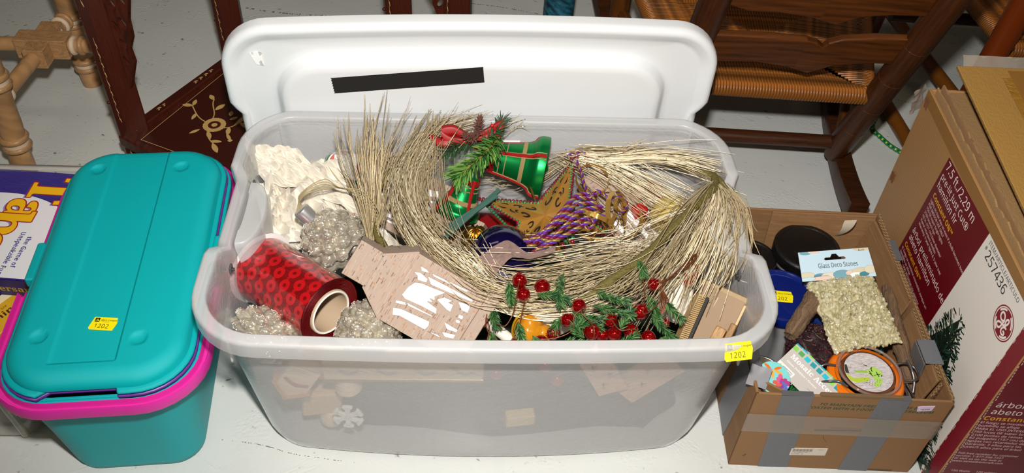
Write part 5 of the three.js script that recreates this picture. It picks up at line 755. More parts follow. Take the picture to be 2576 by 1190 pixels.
{
  const C = V(0.0278, 0.3, -1.0651), t = thing('twig_wreath', 'large wreath of glittering gold twigs on a wrapped green stem across the clear bin', 'wreath', C);
  const L = (p) => p.clone().sub(C), S4 = (n, pts, j, seed, r0, mat = M.twig) => { const [a, b, c, d] = pts.map(L); const m = mesh('twig_spray', twigs(n, a, b, c, d, j, seed, r0), mat, t); m.userData.kind = 'stuff'; return m; };
  const stem = (pts, r = 0.0075, wrap = true) => { const P = pts.map(L), m = mesh('stem', tube(P, (f) => r * (1 + 0.12 * Math.sin(f * 23)), { seg: 60, rad: 10 }), M.stem, t); if (wrap) { const c = new THREE.CatmullRomCurve3(P), q = []; const n = Math.round(c.getLength() / 0.0035); for (let i = 0; i <= n; i++) { const f = i / n, p = c.getPointAt(f), a = f * n * 0.75; q.push(p.add(V(Math.cos(a), Math.sin(a) * 0.8, Math.sin(a) * 0.6).multiplyScalar(r * 1.02))); } mesh('stem_wrap', tube(q, 0.0016, { seg: n * 4, rad: 5 }), M.stem, m); } };
  stem([V(-0.2071, 0.3, -1.0143), V(-0.2234, 0.305, -1.0376), V(-0.2322, 0.31, -1.0796), V(-0.2337, 0.32, -1.1288), V(-0.2174, 0.33, -1.1767), V(-0.1729, 0.345, -1.2459), V(-0.1061, 0.35, -1.2989)], 0.0062);
  stem([V(0.2661, 0.352, -1.0613), V(0.2247, 0.342, -1.0053), V(0.1733, 0.33, -0.9581), V(0.1247, 0.31, -0.9259), V(0.0768, 0.29, -0.9024)], 0.0075);
  stem([V(0.2247, 0.342, -1.0053), V(0.2789, 0.358, -1.0704), V(0.3231, 0.363, -1.1227), V(0.3407, 0.36, -1.1531), V(0.3439, 0.35, -1.1912)], 0.0065); stem([V(0.3604, 0.358, -1.1338), V(0.3503, 0.356, -1.169), V(0.3211, 0.348, -1.202), V(0.2414, 0.338, -1.2391)], 0.0055, false);
  // left sprays
  S4(75, [V(-0.2316, 0.3, -1.0325), V(-0.2405, 0.32, -1.0978), V(-0.2537, 0.365, -1.1579), V(-0.2581, 0.41, -1.2265)], [0.004, 0.016, 0.03, 0.045], 1, 0.00085);
  S4(30, [V(-0.2298, 0.3, -1.0421), V(-0.2503, 0.3, -1.1086), V(-0.2826, 0.3, -1.1573), V(-0.3158, 0.31, -1.1908)], [0.004, 0.015, 0.02, 0.03], 2);
  S4(26, [V(-0.2221, 0.31, -1.0611), V(-0.2231, 0.335, -1.1231), V(-0.2154, 0.37, -1.177), V(-0.1902, 0.4, -1.2298)], [0.006, 0.018, 0.03, 0.045], 3);
  S4(85, [V(-0.2216, 0.325, -1.1555), V(-0.1891, 0.345, -1.2049), V(-0.1378, 0.36, -1.2532), V(-0.055, 0.37, -1.2895)], [0.012, 0.014, 0.018, 0.03], 4);
  S4(10, [V(-0.194, 0.33, -1.1315), V(-0.1459, 0.36, -1.1962), V(-0.1141, 0.39, -1.2281), V(-0.0871, 0.42, -1.2773)], [0.02, 0.02, 0.02, 0.02], 5);
  // curtain falling through the middle left
  S4(80, [V(-0.1431, 0.36, -1.2701), V(-0.1749, 0.36, -1.1505), V(-0.1465, 0.345, -1.0313), V(-0.0571, 0.325, -0.9431)], [0.022, 0.022, 0.022, 0.03], 6);
  S4(72, [V(-0.1642, 0.355, -1.2341), V(-0.1836, 0.35, -1.1098), V(-0.1241, 0.335, -0.9887), V(-0.0186, 0.32, -0.9257)], [0.03, 0.028, 0.022, 0.03], 7, 0.00054, M.twigLight);
  S4(26, [V(-0.1469, 0.37, -1.2741), V(-0.1413, 0.36, -1.1537), V(-0.1242, 0.345, -1.0521), V(-0.0837, 0.33, -0.9618)], [0.02, 0.02, 0.025, 0.03], 8);
  S4(26, [V(-0.1952, 0.345, -1.1452), V(-0.1911, 0.345, -1.0652), V(-0.1694, 0.34, -0.9976), V(-0.1262, 0.33, -0.9495)], [0.03, 0.02, 0.03, 0.04], 9);
  // along the front
  S4(120, [V(-0.0969, 0.33, -0.9694), V(-0.0368, 0.325, -0.9179), V(0.05, 0.315, -0.9152), V(0.1758, 0.315, -0.9723)], [0.03, 0.022, 0.022, 0.035], 10);
  S4(150, [V(-0.0646, 0.325, -0.9596), V(0.0014, 0.3, -0.912), V(0.0763, 0.295, -0.9062), V(0.1773, 0.3, -0.9604)], [0.03, 0.014, 0.014, 0.03], 11, 0.00054, M.twigLight);
  S4(48, [V(0.2143, 0.325, -1.0013), V(0.1246, 0.32, -0.9789), V(0.0303, 0.32, -0.9467), V(-0.0509, 0.325, -0.9436)], [0.014, 0.022, 0.02, 0.03], 12);
  S4(18, [V(0.2406, 0.33, -1.0212), V(0.1633, 0.33, -1.0281), V(0.086, 0.325, -1.0081), V(-0.0412, 0.33, -0.9831)], [0.02, 0.03, 0.03, 0.05], 13, 0.00055, M.twigLight);
  S4(22, [V(0.3256, 0.345, -1.1129), V(0.2276, 0.34, -1.0422), V(0.1559, 0.33, -1.0003), V(0.0734, 0.325, -0.9802)], [0.01, 0.03, 0.03, 0.04], 14, 0.00055, M.twigLight);
  // falling down from the right hand tip
  S4(150, [V(0.339, 0.355, -1.1587), V(0.3094, 0.35, -1.0962), V(0.2641, 0.335, -1.0049), V(0.2115, 0.31, -0.9207)], [0.008, 0.025, 0.04, 0.055], 15);
  S4(110, [V(0.3453, 0.355, -1.1541), V(0.3334, 0.355, -1.0833), V(0.3078, 0.34, -1.0038), V(0.2666, 0.32, -0.933)], [0.008, 0.022, 0.035, 0.04], 16, 0.0007, M.twigLight);
  S4(70, [V(0.3522, 0.355, -1.1548), V(0.3641, 0.36, -1.1002), V(0.356, 0.345, -1.0393), V(0.3187, 0.33, -0.9705)], [0.008, 0.018, 0.03, 0.035], 17, 0.00085);
  S4(24, [V(0.3556, 0.355, -1.1551), V(0.3776, 0.36, -1.1014), V(0.3764, 0.35, -1.0453), V(0.3691, 0.34, -1.0092)], [0.006, 0.008, 0.014, 0.03], 18, 0.00085);
  S4(80, [V(0.2343, 0.325, -1.012), V(0.2009, 0.315, -0.9658), V(0.1623, 0.31, -0.9332), V(0.1257, 0.3, -0.9224)], [0.02, 0.03, 0.03, 0.03], 19);
  // along the back right
  S4(120, [V(0.1051, 0.345, -1.2261), V(0.1834, 0.345, -1.2383), V(0.2826, 0.345, -1.2347), V(0.3612, 0.345, -1.1827)], [0.014, 0.012, 0.014, 0.02], 20);
  S4(70, [V(0.0981, 0.345, -1.2255), V(0.1678, 0.35, -1.2174), V(0.2661, 0.355, -1.2265), V(0.384, 0.35, -1.2057)], [0.01, 0.012, 0.016, 0.03], 21, 0.00054, M.twigLight);
  S4(75, [V(0.1122, 0.345, -1.2235), V(0.1695, 0.335, -1.2136), V(0.2455, 0.325, -1.1683), V(0.3161, 0.325, -1.1138)], [0.014, 0.025, 0.03, 0.03], 22, 0.00055, M.twigLight);
  S4(40, [V(0.0844, 0.34, -1.2269), V(0.1566, 0.325, -1.2133), V(0.2055, 0.31, -1.1605), V(0.2757, 0.31, -1.0867)], [0.015, 0.03, 0.03, 0.04], 23);
  S4(55, [V(0.0995, 0.33, -1.2405), V(0.0306, 0.29, -1.2312), V(-0.0134, 0.28, -1.2499), V(-0.0855, 0.28, -1.2317)], [0.01, 0.03, 0.03, 0.04], 24);
  S4(12, [V(0.1334, 0.345, -1.2256), V(0.1817, 0.355, -1.2292), V(0.2028, 0.36, -1.2419), V(0.2238, 0.365, -1.249)], [0.02, 0.01, 0.01, 0.02], 25);
  S4(8, [V(-0.0388, 0.36, -1.2633), V(-0.0181, 0.365, -1.2728), V(-0.0044, 0.37, -1.2829), V(0.0132, 0.375, -1.284)], [0.02, 0.01, 0.01, 0.02], 26);
  // sparks of glitter on the twigs
  const n = 900, im = new THREE.InstancedMesh(new THREE.OctahedronGeometry(1, 0), S(0xf4efe2, 0.12, { metalness: 0.9 }), n), o = new THREE.Object3D(), r = rng(99), src = t.children.filter((m) => m.name.startsWith('twig_spray'));
  for (let i = 0; i < n; i++) { const p = src[Math.floor(r() * src.length)].geometry.attributes.position, k = Math.floor(r() * p.count); o.position.set(p.getX(k), p.getY(k) + 0.0006, p.getZ(k)); o.rotation.set(r() * 6, r() * 6, r() * 6); o.scale.setScalar(0.0008 + r() * 0.0008); o.updateMatrix(); im.setMatrixAt(i, o.matrix); }
  im.userData.kind = 'stuff'; add(im, 'glitter', t);
}

// ---------------------------------------------------------------- bells, star and the other things in the middle
M.greenFoil = S(0x04803c, 0.36, { metalness: 0.72 }); M.redGlit = S(0xb30f14, 0.35, { metalness: 0.35, bumpMap: rep(T.grit, 30), bumpScale: 0.0006 }); M.goldGlit = S(0xd6b47e, 0.35, { metalness: 0.25, bumpMap: rep(T.grit, 40), bumpScale: 0.0006 });
const needleMats = [S(0x44802a, 0.5, { side: THREE.DoubleSide }), S(0x2c5c2c, 0.5, { side: THREE.DoubleSide }), S(0x6f9a40, 0.5, { side: THREE.DoubleSide })];
// flat needles standing out from a path, in two or three tones
function needles(path, n, len, wd, seed, parent, spread = 1, mats = needleMats, name = 'pine_needles') {
  const c = new THREE.CatmullRomCurve3(path), r = rng(seed), lists = mats.map(() => []);
  for (let i = 0; i < n; i++) { const f = r(), p = c.getPoint(f), t = c.getTangent(f), a = r() * 6.283, s = V(0.3, 1, 0.2).cross(t).normalize(), b = t.clone().cross(s), d = s.multiplyScalar(Math.cos(a)).addScaledVector(b, Math.sin(a)).multiplyScalar(spread).addScaledVector(t, 0.75 + 0.3 * r()).normalize(), l = len * (0.65 + 0.5 * r()) * (f > 0.9 ? 0.8 : 1), side = d.clone().cross(V(r() - 0.5, 1, r() - 0.5)).normalize().multiplyScalar(wd / 2), e = p.clone().addScaledVector(d, l).add(V(0, -l * 0.08, 0)), m = p.clone().lerp(e, 0.6).add(V(0, l * 0.03, 0)), up = d.clone().cross(side).normalize().multiplyScalar(wd * 0.22);
    const q = [p, m, e], ring3 = q.map((v, k) => { const w = [0.8, 1, 0.25][k]; return [v.clone().addScaledVector(side, w), v.clone().add(up.clone().multiplyScalar(w)), v.clone().addScaledVector(side, -w), v.clone().add(up.clone().multiplyScalar(-w))].map((x) => x.toArray()); });
    lists[Math.floor(r() * lists.length)].push(skin(ring3)); }
  lists.forEach((l, k) => { if (l.length) { const m = mesh(name, l, mats[k], parent); m.userData.kind = 'stuff'; } });
}
function bellPart(t, C, A, R, Lh, label) { // a bell hung along axis A (towards its mouth)
  const b = new THREE.Group(); b.name = numbered('bell'); t.add(b); b.userData.label = label; pose(b, C.clone().sub(t.position), A.clone().negate(), V(0.1, 0.5, 0.85));
  const prof = [[0, 0], [0.3, -0.004], [0.42, -0.03], [0.47, -0.12], [0.55, -0.35], [0.63, -0.55], [0.72, -0.7], [0.82, -0.78], [0.93, -0.81], [0.98, -0.84], [1.0, -0.88], [1.0, -0.99], [0.97, -1.0], [0.94, -0.98], [0.8, -0.8], [0.3, -0.1]].map(([x, y]) => [x * R, y * Lh]);
  const g = mesh('bell_body', lathe(prof, 64), M.greenFoil, b), at2 = (y) => { for (let i = 1; i < 12; i++) if (-y * Lh >= prof[i][1] && -y * Lh <= prof[i - 1][1]) { const f = (prof[i - 1][1] + y * Lh) / (prof[i - 1][1] - prof[i][1]); return mix(prof[i - 1][0], prof[i][0], f); } return R; };
  const band = (y, w, m, n) => mesh(n, lathe([[at2(y - w / 2 / Lh) - 0.001, -y * Lh + w / 2], [at2(y) + 0.0011, -y * Lh + w / 2 - 0.0004], [at2(y + w / 2 / Lh) + 0.0012, -y * Lh - w / 2 + 0.0004], [at2(y + w / 2 / Lh) - 0.001, -y * Lh - w / 2]], 56), m, g);
  band(0.13, 0.009, M.redGlit, 'red_band'); band(0.24, 0.0022, M.goldGlit, 'gold_band'); band(0.34, 0.0022, M.goldGlit, 'gold_band'); band(0.62, 0.0075, M.goldGlit, 'gold_band');
  for (let k = 0; k < 4; k++) { const a = k * Math.PI / 2 + 0.5, P = (y) => { const q = at2(y) + 0.0006; return V(q * Math.sin(a), -y * Lh, q * Math.cos(a)); }; const rp = [0.05, 0.15, 0.3, 0.45, 0.6, 0.7, 0.77, 0.81, 0.86, 0.9, 0.98].map(P); mesh('red_stripe', warp(tube(rp, 0.0032, { seg: 30, rad: 8 }), (x, y, z) => [x, y, z]), M.redGlit, g); for (const da of [-0.11, 0.11]) { const Q = (y) => { const q = at2(y) + 0.0006; return V(q * Math.sin(a + da * 0.05 / R), -y * Lh, q * Math.cos(a + da * 0.05 / R)); }; if (R > 0.04) mesh('gold_stripe', tube([0.05, 0.3, 0.6, 0.77, 0.82, 0.9, 0.98].map(Q), 0.0008, { seg: 24, rad: 5 }), M.goldGlit, g); } }
  mesh('clapper', put(new THREE.SphereGeometry(R * 0.2, 16, 12), 0, -Lh * 0.95, 0), M.greenFoil, b);
  return b;
}
{
  const C = V(-0.0596, 0.34, -1.2072), t = thing('bell_swag', 'pair of shiny green bells with pine sprig, red bow and tiny cones', 'bell decoration', C), L = (p) => p.clone().sub(C);
  bellPart(t, V(-0.0556, 0.335, -1.2226), V(0.99, -0.1, 0.1), 0.0555, 0.108, 'green bell lying on its side, mouth to the right');
  bellPart(t, V(-0.077, 0.352, -1.1484), V(-0.3, -0.85, 0.43), 0.04, 0.074, 'smaller green bell, mouth down');
  mesh('clapper_rod', tube([L(V(0.0264, 0.32, -1.1638)), L(V(0.035, 0.315, -1.139)), L(V(0.0405, 0.31, -1.1246))], 0.0022, { seg: 8, rad: 8 }), S(0x6d5326, 0.4, { metalness: 0.6 }), t);
  needles([L(V(-0.0316, 0.38, -1.2213)), L(V(-0.0516, 0.385, -1.1747)), L(V(-0.079, 0.38, -1.136)), L(V(-0.0977, 0.37, -1.1203))], 330, 0.034, 0.003, 3, t, 0.95);
  needles([L(V(-0.0719, 0.37, -1.2243)), L(V(-0.1046, 0.37, -1.1989)), L(V(-0.1236, 0.365, -1.1814))], 70, 0.026, 0.0018, 5, t, 0.8, [needleMats[1], S(0x1d4020, 0.5)]);
  needles([L(V(-0.06, 0.37, -1.2033)), L(V(-0.041, 0.385, -1.2251)), L(V(-0.0289, 0.395, -1.2531))], 110, 0.026, 0.0018, 7, t, 0.8, [needleMats[1], S(0x1d4020, 0.5)]);
  mesh('sprig_stem', tube([L(V(-0.0316, 0.38, -1.2213)), L(V(-0.0516, 0.385, -1.1747)), L(V(-0.079, 0.38, -1.136)), L(V(-0.0977, 0.37, -1.1203))], 0.0016, { seg: 16, rad: 6 }), S(0x9a6a35, 0.7), t);
  const red = S(0x96080d, 0.5, { sheen: 0.3, sheenColor: new THREE.Color(0xff4040), side: THREE.DoubleSide });
  const loop = (pts, w0, up) => { const c = new THREE.CatmullRomCurve3(pts.map(L)), r2 = []; for (let i = 0; i <= 30; i++) { const p = c.getPoint(i / 30), w = up.clone().multiplyScalar(w0 * (0.55 + 0.45 * Math.sin(Math.PI * i / 30))); r2.push([p.clone().add(w), p.clone().add(w.clone().multiplyScalar(0.3)).add(V(0, 0.002, 0.002)), p.clone().sub(w.clone().multiplyScalar(0.4)), p.clone().sub(w), p.clone().sub(w.clone().multiplyScalar(0.4)).sub(V(0, 0.0012, 0.0012)), p.clone().add(w.clone().multiplyScalar(0.3)).add(V(0, 0.0008, 0.0008))].map((v) => v.toArray())); } mesh('bow_loop', skin(r2), red, t); };
  loop([V(-0.0819, 0.375, -1.217), V(-0.1133, 0.39, -1.2192), V(-0.1337, 0.385, -1.2157), V(-0.1195, 0.375, -1.211), V(-0.0818, 0.37, -1.2166)], 0.012, V(0, 0.8, -0.5)); loop([V(-0.0754, 0.375, -1.2232), V(-0.0484, 0.385, -1.2323), V(-0.0263, 0.39, -1.2462), V(-0.0344, 0.38, -1.2356), V(-0.0716, 0.372, -1.2196)], 0.01, V(-0.2, 0.8, -0.4)); loop([V(-0.0858, 0.37, -1.2229), V(-0.1193, 0.37, -1.2084), V(-0.1405, 0.37, -1.2119), V(-0.1573, 0.372, -1.2267)], 0.011, V(0.2, 0.5, -0.6)); loop([V(-0.0717, 0.372, -1.2218), V(-0.0546, 0.375, -1.2253), V(-0.0294, 0.375, -1.2358)], 0.009, V(0, 0.6, -0.6));
  const cone = (C2, Y, R) => { const g = new THREE.Group(); g.name = numbered('tiny_cone'); t.add(g); pose(g, L(C2), Y, V(0, 0.5, 0.8)); const q = []; for (let i = 0; i < 46; i++) { const f = i / 46, a = i * 2.4, rr2 = R * (0.35 + 0.65 * Math.sin(Math.PI * (0.15 + 0.75 * f))); q.push(put(new THREE.ConeGeometry(R * 0.26, R * 0.75, 5).scale(1, 1, 0.45), 0, rr2 * 0.62, 0, 0, 0, 0).applyMatrix4(new THREE.Matrix4().makeRotationX(1.7 - f * 1.4)).applyMatrix4(new THREE.Matrix4().makeRotationY(a)).translate(0, (f - 0.5) * R * 2, 0)); } mesh('cone_scales', q, S(0x6b4238, 0.6), g).userData.kind = 'stuff'; mesh('cone_core', new THREE.SphereGeometry(R * 0.36, 12, 10).scale(1, 2.2, 1), S(0x38201a, 0.7), g); };
  cone(V(-0.0698, 0.395, -1.2284), V(0.1, 0.9, -0.3), 0.0145); cone(V(-0.0826, 0.388, -1.2059), V(-0.6, 0.5, 0.4), 0.0135);
  for (const p of [V(-0.0465, 0.397, -1.2304), V(-0.0704, 0.385, -1.1814)]) mesh('berry', new THREE.SphereGeometry(0.0035, 14, 10), S(0xc01010, 0.2, { clearcoat: 0.6 }), t, L(p));
}
// pierced gold star edged with beads
{
  const C = V(0.0515, 0.318, -1.0921), t = thing('gold_star', 'pierced gold metal star edged with red and green beads', 'star', C), L = (p) => p.clone().sub(C);
  const tips = [V(-0.0547, 0.322, -1.1199), V(0.1004, 0.335, -1.2201), V(0.1671, 0.29, -1.0878), V(0.0849, 0.275, -1.0384), V(-0.0001, 0.27, -1.0452)].map(L), gold = S(0xd09a48, 0.36, { metalness: 0.4 });
  const nrm = V(0.02, 0.72, 0.69), inner = tips.map((p, i) => { const q = tips[(i + 1) % 5]; return p.clone().add(q).multiplyScalar(0.5).multiplyScalar(i === 0 ? 0.36 : 0.5).addScaledVector(nrm, -0.006); }), top = nrm.clone().multiplyScalar(0.044);
  const pos = [], tri = (a, b, c, back) => { const n = b.clone().sub(a).cross(c.clone().sub(a)).dot(nrm) * (back ? -1 : 1); for (const q of n > 0 ? [a, b, c] : [a, c, b]) pos.push(q.x, q.y, q.z); };
  for (let i = 0; i < 5; i++) { const a = inner[(i + 4) % 5], b = inner[i], p = tips[i]; tri(top, a, p); tri(top, p, b); const bk = nrm.clone().multiplyScalar(-0.03); tri(bk, p, a, true); tri(bk, b, p, true); }
  const g = new THREE.BufferGeometry(); g.setAttribute('position', new THREE.Float32BufferAttribute(pos, 3)); g.computeVertexNormals(); boxUV(g, 1); mesh('star_shell', g, gold, t);
  // scroll cut-outs in each facet
  const dark = S(0x120b04, 0.8);
  for (let i = 0; i < 5; i++) for (const [k, q] of [[0, inner[(i + 4) % 5]], [1, inner[i]]]) { const A = top, B = tips[i], n = B.clone().sub(A).cross(q.clone().sub(A)).normalize(); if (n.dot(nrm) < 0) n.negate(); const P = (u, v) => A.clone().lerp(B, u).lerp(q, v * (1 - u) * 0.9 + v * u * 0.2).addScaledVector(n, 0.0004), s = k ? 1 : 1;
    const curl = (list, w) => { const m = mesh('scroll_cutout', tube(list.map(([u, v]) => P(u, v)), (f) => w * 0.75 * Math.sin(Math.PI * clamp(0.12 + f * 0.85, 0, 1)), { seg: 16, rad: 6 }), dark, t); };
    curl([[0.3, 0.66], [0.2, 0.56], [0.17, 0.38], [0.27, 0.26], [0.36, 0.34], [0.31, 0.44]], 0.0021); curl([[0.42, 0.16], [0.47, 0.32], [0.42, 0.48]], 0.0018); curl([[0.5, 0.62], [0.58, 0.44], [0.55, 0.26]], 0.0018); curl([[0.64, 0.28], [0.71, 0.42], [0.79, 0.34]], 0.0014); curl([[0.84, 0.3], [0.88, 0.36]], 0.001); }
  const bead = new THREE.SphereGeometry(1, 10, 8), beads = (A, B, off, lift, mat, name, sz = 0.003) => { const q = []; const n = Math.floor(A.distanceTo(B) / (sz * 2.05)); for (let i = 0; i <= n; i++) { const p = A.clone().lerp(B, i / n).add(off).addScaledVector(nrm, lift + 0.0006 * Math.sin(i * 2)); q.push(bead.clone().scale(sz, sz, sz).translate(p.x, p.y, p.z)); } mesh(name, q, mat, t).userData.kind = 'stuff'; };
  const rb = S(0x7a1428, 0.1, { metalness: 0.35, clearcoat: 1 }), gb = S(0x2f7a48, 0.12, { metalness: 0.3, clearcoat: 1 });
  for (let i = 0; i < 5; i++) for (const q of [inner[(i + 4) % 5], inner[i]]) { const out = tips[i].clone().add(q).multiplyScalar(0.5).normalize().multiplyScalar(0.005); beads(tips[i], q, out, 0.003, rb, 'red_beads'); beads(tips[i].clone().multiplyScalar(0.97), q, out.clone().multiplyScalar(0.2), 0.002, gb, 'green_beads', 0.0026); }
  beads(tips[0].clone().add(V(0.002, -0.002, 0.004)), L(V(0.0051, 0.3, -1.0631)), V(0, 0, 0), 0.004, gb, 'green_beads', 0.0026);
  for (let i = 0; i < 7; i++) mesh('bead', new THREE.SphereGeometry(0.0045, 14, 10), i < 5 ? gb : rb, t, L(V(0.0835, 0.315, -1.0454)).add(V((i % 3) * 0.008, 0.002, Math.floor(i / 3) * 0.008)));
}
// twisted cord tassel
{
  const C = V(0.0978, 0.34, -1.0778), t = thing('cord_tassel', 'tassel of twisted purple, gold and red cord lying over the gold star', 'tassel', C), L = (p) => p.clone().sub(C);
  const cols = [S(0x562a8c, 0.36, { sheen: 0.5, sheenColor: new THREE.Color(0xa080ff) }), S(0x9c8344, 0.38, { metalness: 0.35 }), S(0x6c102c, 0.4)];
  const cord = (pts, r, ph = 0) => { const c = new THREE.CatmullRomCurve3(pts.map(L), false, 'centripetal'), n = 70, len = c.getLength(); let par = t; r *= 0.7; for (let k = 0; k < 3; k++) { const q = []; let nr = V(0, 1, 0.02); for (let i = 0; i <= n; i++) { const p = c.getPointAt(i / n), tg = c.getTangentAt(i / n); nr = nr.clone().sub(tg.clone().multiplyScalar(nr.dot(tg))).normalize(); const b = tg.clone().cross(nr), a = k * 2.094 + ph + i / n * len / (r * 6) * 6.283; q.push(p.add(nr.clone().multiplyScalar(Math.cos(a) * r * 0.55)).addScaledVector(b, Math.sin(a) * r * 0.55)); } const m = mesh(k ? 'strand' : 'cord', tube(q, r * 0.56, { seg: n * 2, rad: 7 }), cols[k], par); if (!k) par = m; } };
  for (const [a, b, c, d, e, k] of [[V(0.1407, 0.345, -1.0958), V(0.1034, 0.35, -1.0724), V(0.0709, 0.35, -1.041), V(0.0397, 0.34, -1.0208), V(0.0196, 0.335, -1.014), 0], [V(0.1433, 0.348, -1.0831), V(0.1096, 0.352, -1.0518), V(0.0774, 0.35, -1.0277), V(0.0494, 0.342, -1.0105), V(0.0265, 0.335, -1.0001), 1], [V(0.1376, 0.345, -1.1054), V(0.1034, 0.352, -1.0897), V(0.0866, 0.355, -1.0655), V(0.061, 0.355, -1.0284), V(0.0367, 0.345, -1.0001), 2], [V(0.1351, 0.34, -1.1207), V(0.1004, 0.35, -1.1064), V(0.0803, 0.352, -1.073), V(0.0518, 0.35, -1.0254), V(0.0242, 0.338, -1.006), 3], [V(0.1501, 0.345, -1.0772), V(0.1159, 0.352, -1.043), V(0.087, 0.35, -1.0194), V(0.0589, 0.345, -0.9993), V(0.0344, 0.335, -0.9892), 4], [V(0.1466, 0.35, -1.091), V(0.1124, 0.358, -1.0695), V(0.0895, 0.358, -1.039), V(0.0648, 0.35, -1.0083), V(0.0405, 0.34, -0.9893), 5], [V(0.1388, 0.34, -1.1311), V(0.1071, 0.35, -1.117), V(0.0898, 0.356, -1.084), V(0.0703, 0.356, -1.0487), V(0.0457, 0.35, -1.0066), 6]]) cord([a, b, c, d, e], 0.0052, k);
  cord([V(0.0961, 0.35, -1.2082), V(0.0903, 0.353, -1.2127), V(0.0971, 0.355, -1.2198), V(0.1077, 0.354, -1.2176), V(0.1045, 0.35, -1.209), V(0.1131, 0.345, -1.1855), V(0.1182, 0.345, -1.1492), V(0.1259, 0.345, -1.1223)], 0.0038, 1); cord([V(0.0975, 0.35, -1.2105), V(0.1076, 0.356, -1.2229), V(0.1199, 0.352, -1.2235), V(0.1246, 0.345, -1.2082), V(0.123, 0.34, -1.2032)], 0.0036, 2);
  cord([V(0.1277, 0.345, -1.1145), V(0.1376, 0.35, -1.13), V(0.1511, 0.348, -1.1234), V(0.1646, 0.345, -1.1129), V(0.1785, 0.345, -1.1242), V(0.1907, 0.34, -1.1109), V(0.1775, 0.34, -1.0851)], 0.0036, 3); cord([V(0.1164, 0.35, -1.0641), V(0.1322, 0.352, -1.0492), V(0.1225, 0.35, -1.0364), V(0.1097, 0.35, -1.0492)], 0.0036, 4);
}
// curled gold ribbon and bead chain
{
  const C = V(0.1658, 0.33, -1.0947), t = thing('gold_ribbon', 'shiny gold curled ribbon loops with a fine bead chain right of the tassel', 'ribbon', C), L = (p) => p.clone().sub(C), m = S(0xb89048, 0.24, { metalness: 0.6, side: THREE.DoubleSide, bumpMap: rep(T.soft, 20), bumpScale: 0.0006 });
  const curl = (P, R, w, Y, a0, a1, e = 1) => { const r2 = []; for (let i = 0; i <= 40; i++) { const a = mix(a0, a1, i / 40); r2.push([[R * Math.cos(a), -w / 2, R * e * Math.sin(a)], [R * Math.cos(a), w / 2, R * e * Math.sin(a)], [R * 0.985 * Math.cos(a), w / 2, R * e * 0.985 * Math.sin(a)], [R * 0.985 * Math.cos(a), -w / 2, R * e * 0.985 * Math.sin(a)]]); } const g = mesh('ribbon_loop', toCreasedNormals(skin(r2), 0.5), m, t); pose(g, L(P), Y, V(0.3, 0.2, 0.9)); };
  curl(V(0.1334, 0.335, -1.1757), 0.029, 0.011, V(0.1, 0.9, 0.35), 0.2, 6.2); curl(V(0.1315, 0.335, -1.0814), 0.026, 0.008, V(0.3, 0.6, -0.7), 0, 6, 1.2); curl(V(0.172, 0.335, -1.0997), 0.033, 0.009, V(0.8, 0.4, 0.3), 1, 6.2); curl(V(0.1588, 0.34, -1.1229), 0.018, 0.01, V(-0.2, 0.5, 0.8), 0.5, 5.8); curl(V(0.1893, 0.325, -1.0827), 0.03, 0.009, V(-0.6, 0.7, 0.2), 0, 4.6); curl(V(0.1418, 0.325, -1.0498), 0.034, 0.007, V(0.1, 0.5, -0.8), 2.6, 6.6); curl(V(0.1776, 0.345, -1.1042), 0.012, 0.009, V(0.6, 0.6, 0.4), 0, 6); curl(V(0.1603, 0.34, -1.0691), 0.014, 0.009, V(0.1, 0.6, 0.6), 0, 5);
  const chain = (pts) => { const c = new THREE.CatmullRomCurve3(pts.map(L)), n = Math.round(c.getLength() / 0.0031), b = new THREE.SphereGeometry(0.00165, 8, 6), q = []; for (let i = 0; i <= n; i++) { const p = c.getPointAt(i / n); q.push(b.clone().translate(p.x, p.y, p.z)); } mesh('bead_chain', q, S(0xa07a3a, 0.2, { metalness: 0.9 }), t).userData.kind = 'stuff'; };
  chain([V(0.1044, 0.355, -1.0894), V(0.089, 0.35, -1.0615), V(0.0873, 0.34, -1.0296), V(0.1016, 0.33, -1.009), V(0.1245, 0.325, -1.0006)]); chain([V(0.1707, 0.345, -1.0986), V(0.1823, 0.34, -1.0759), V(0.1837, 0.33, -1.0485), V(0.1736, 0.325, -1.0248), V(0.1575, 0.32, -1.0102)]);
  chain([V(0.1244, 0.33, -1.0265), V(0.1439, 0.335, -1.0491), V(0.1638, 0.335, -1.0585)]);
}
const ball = (name, label, p, R, m, cat = 'ornament') => { const t = thing(name, label, cat, p); mesh('ball', new THREE.SphereGeometry(R, 48, 32), m, t); return t; };
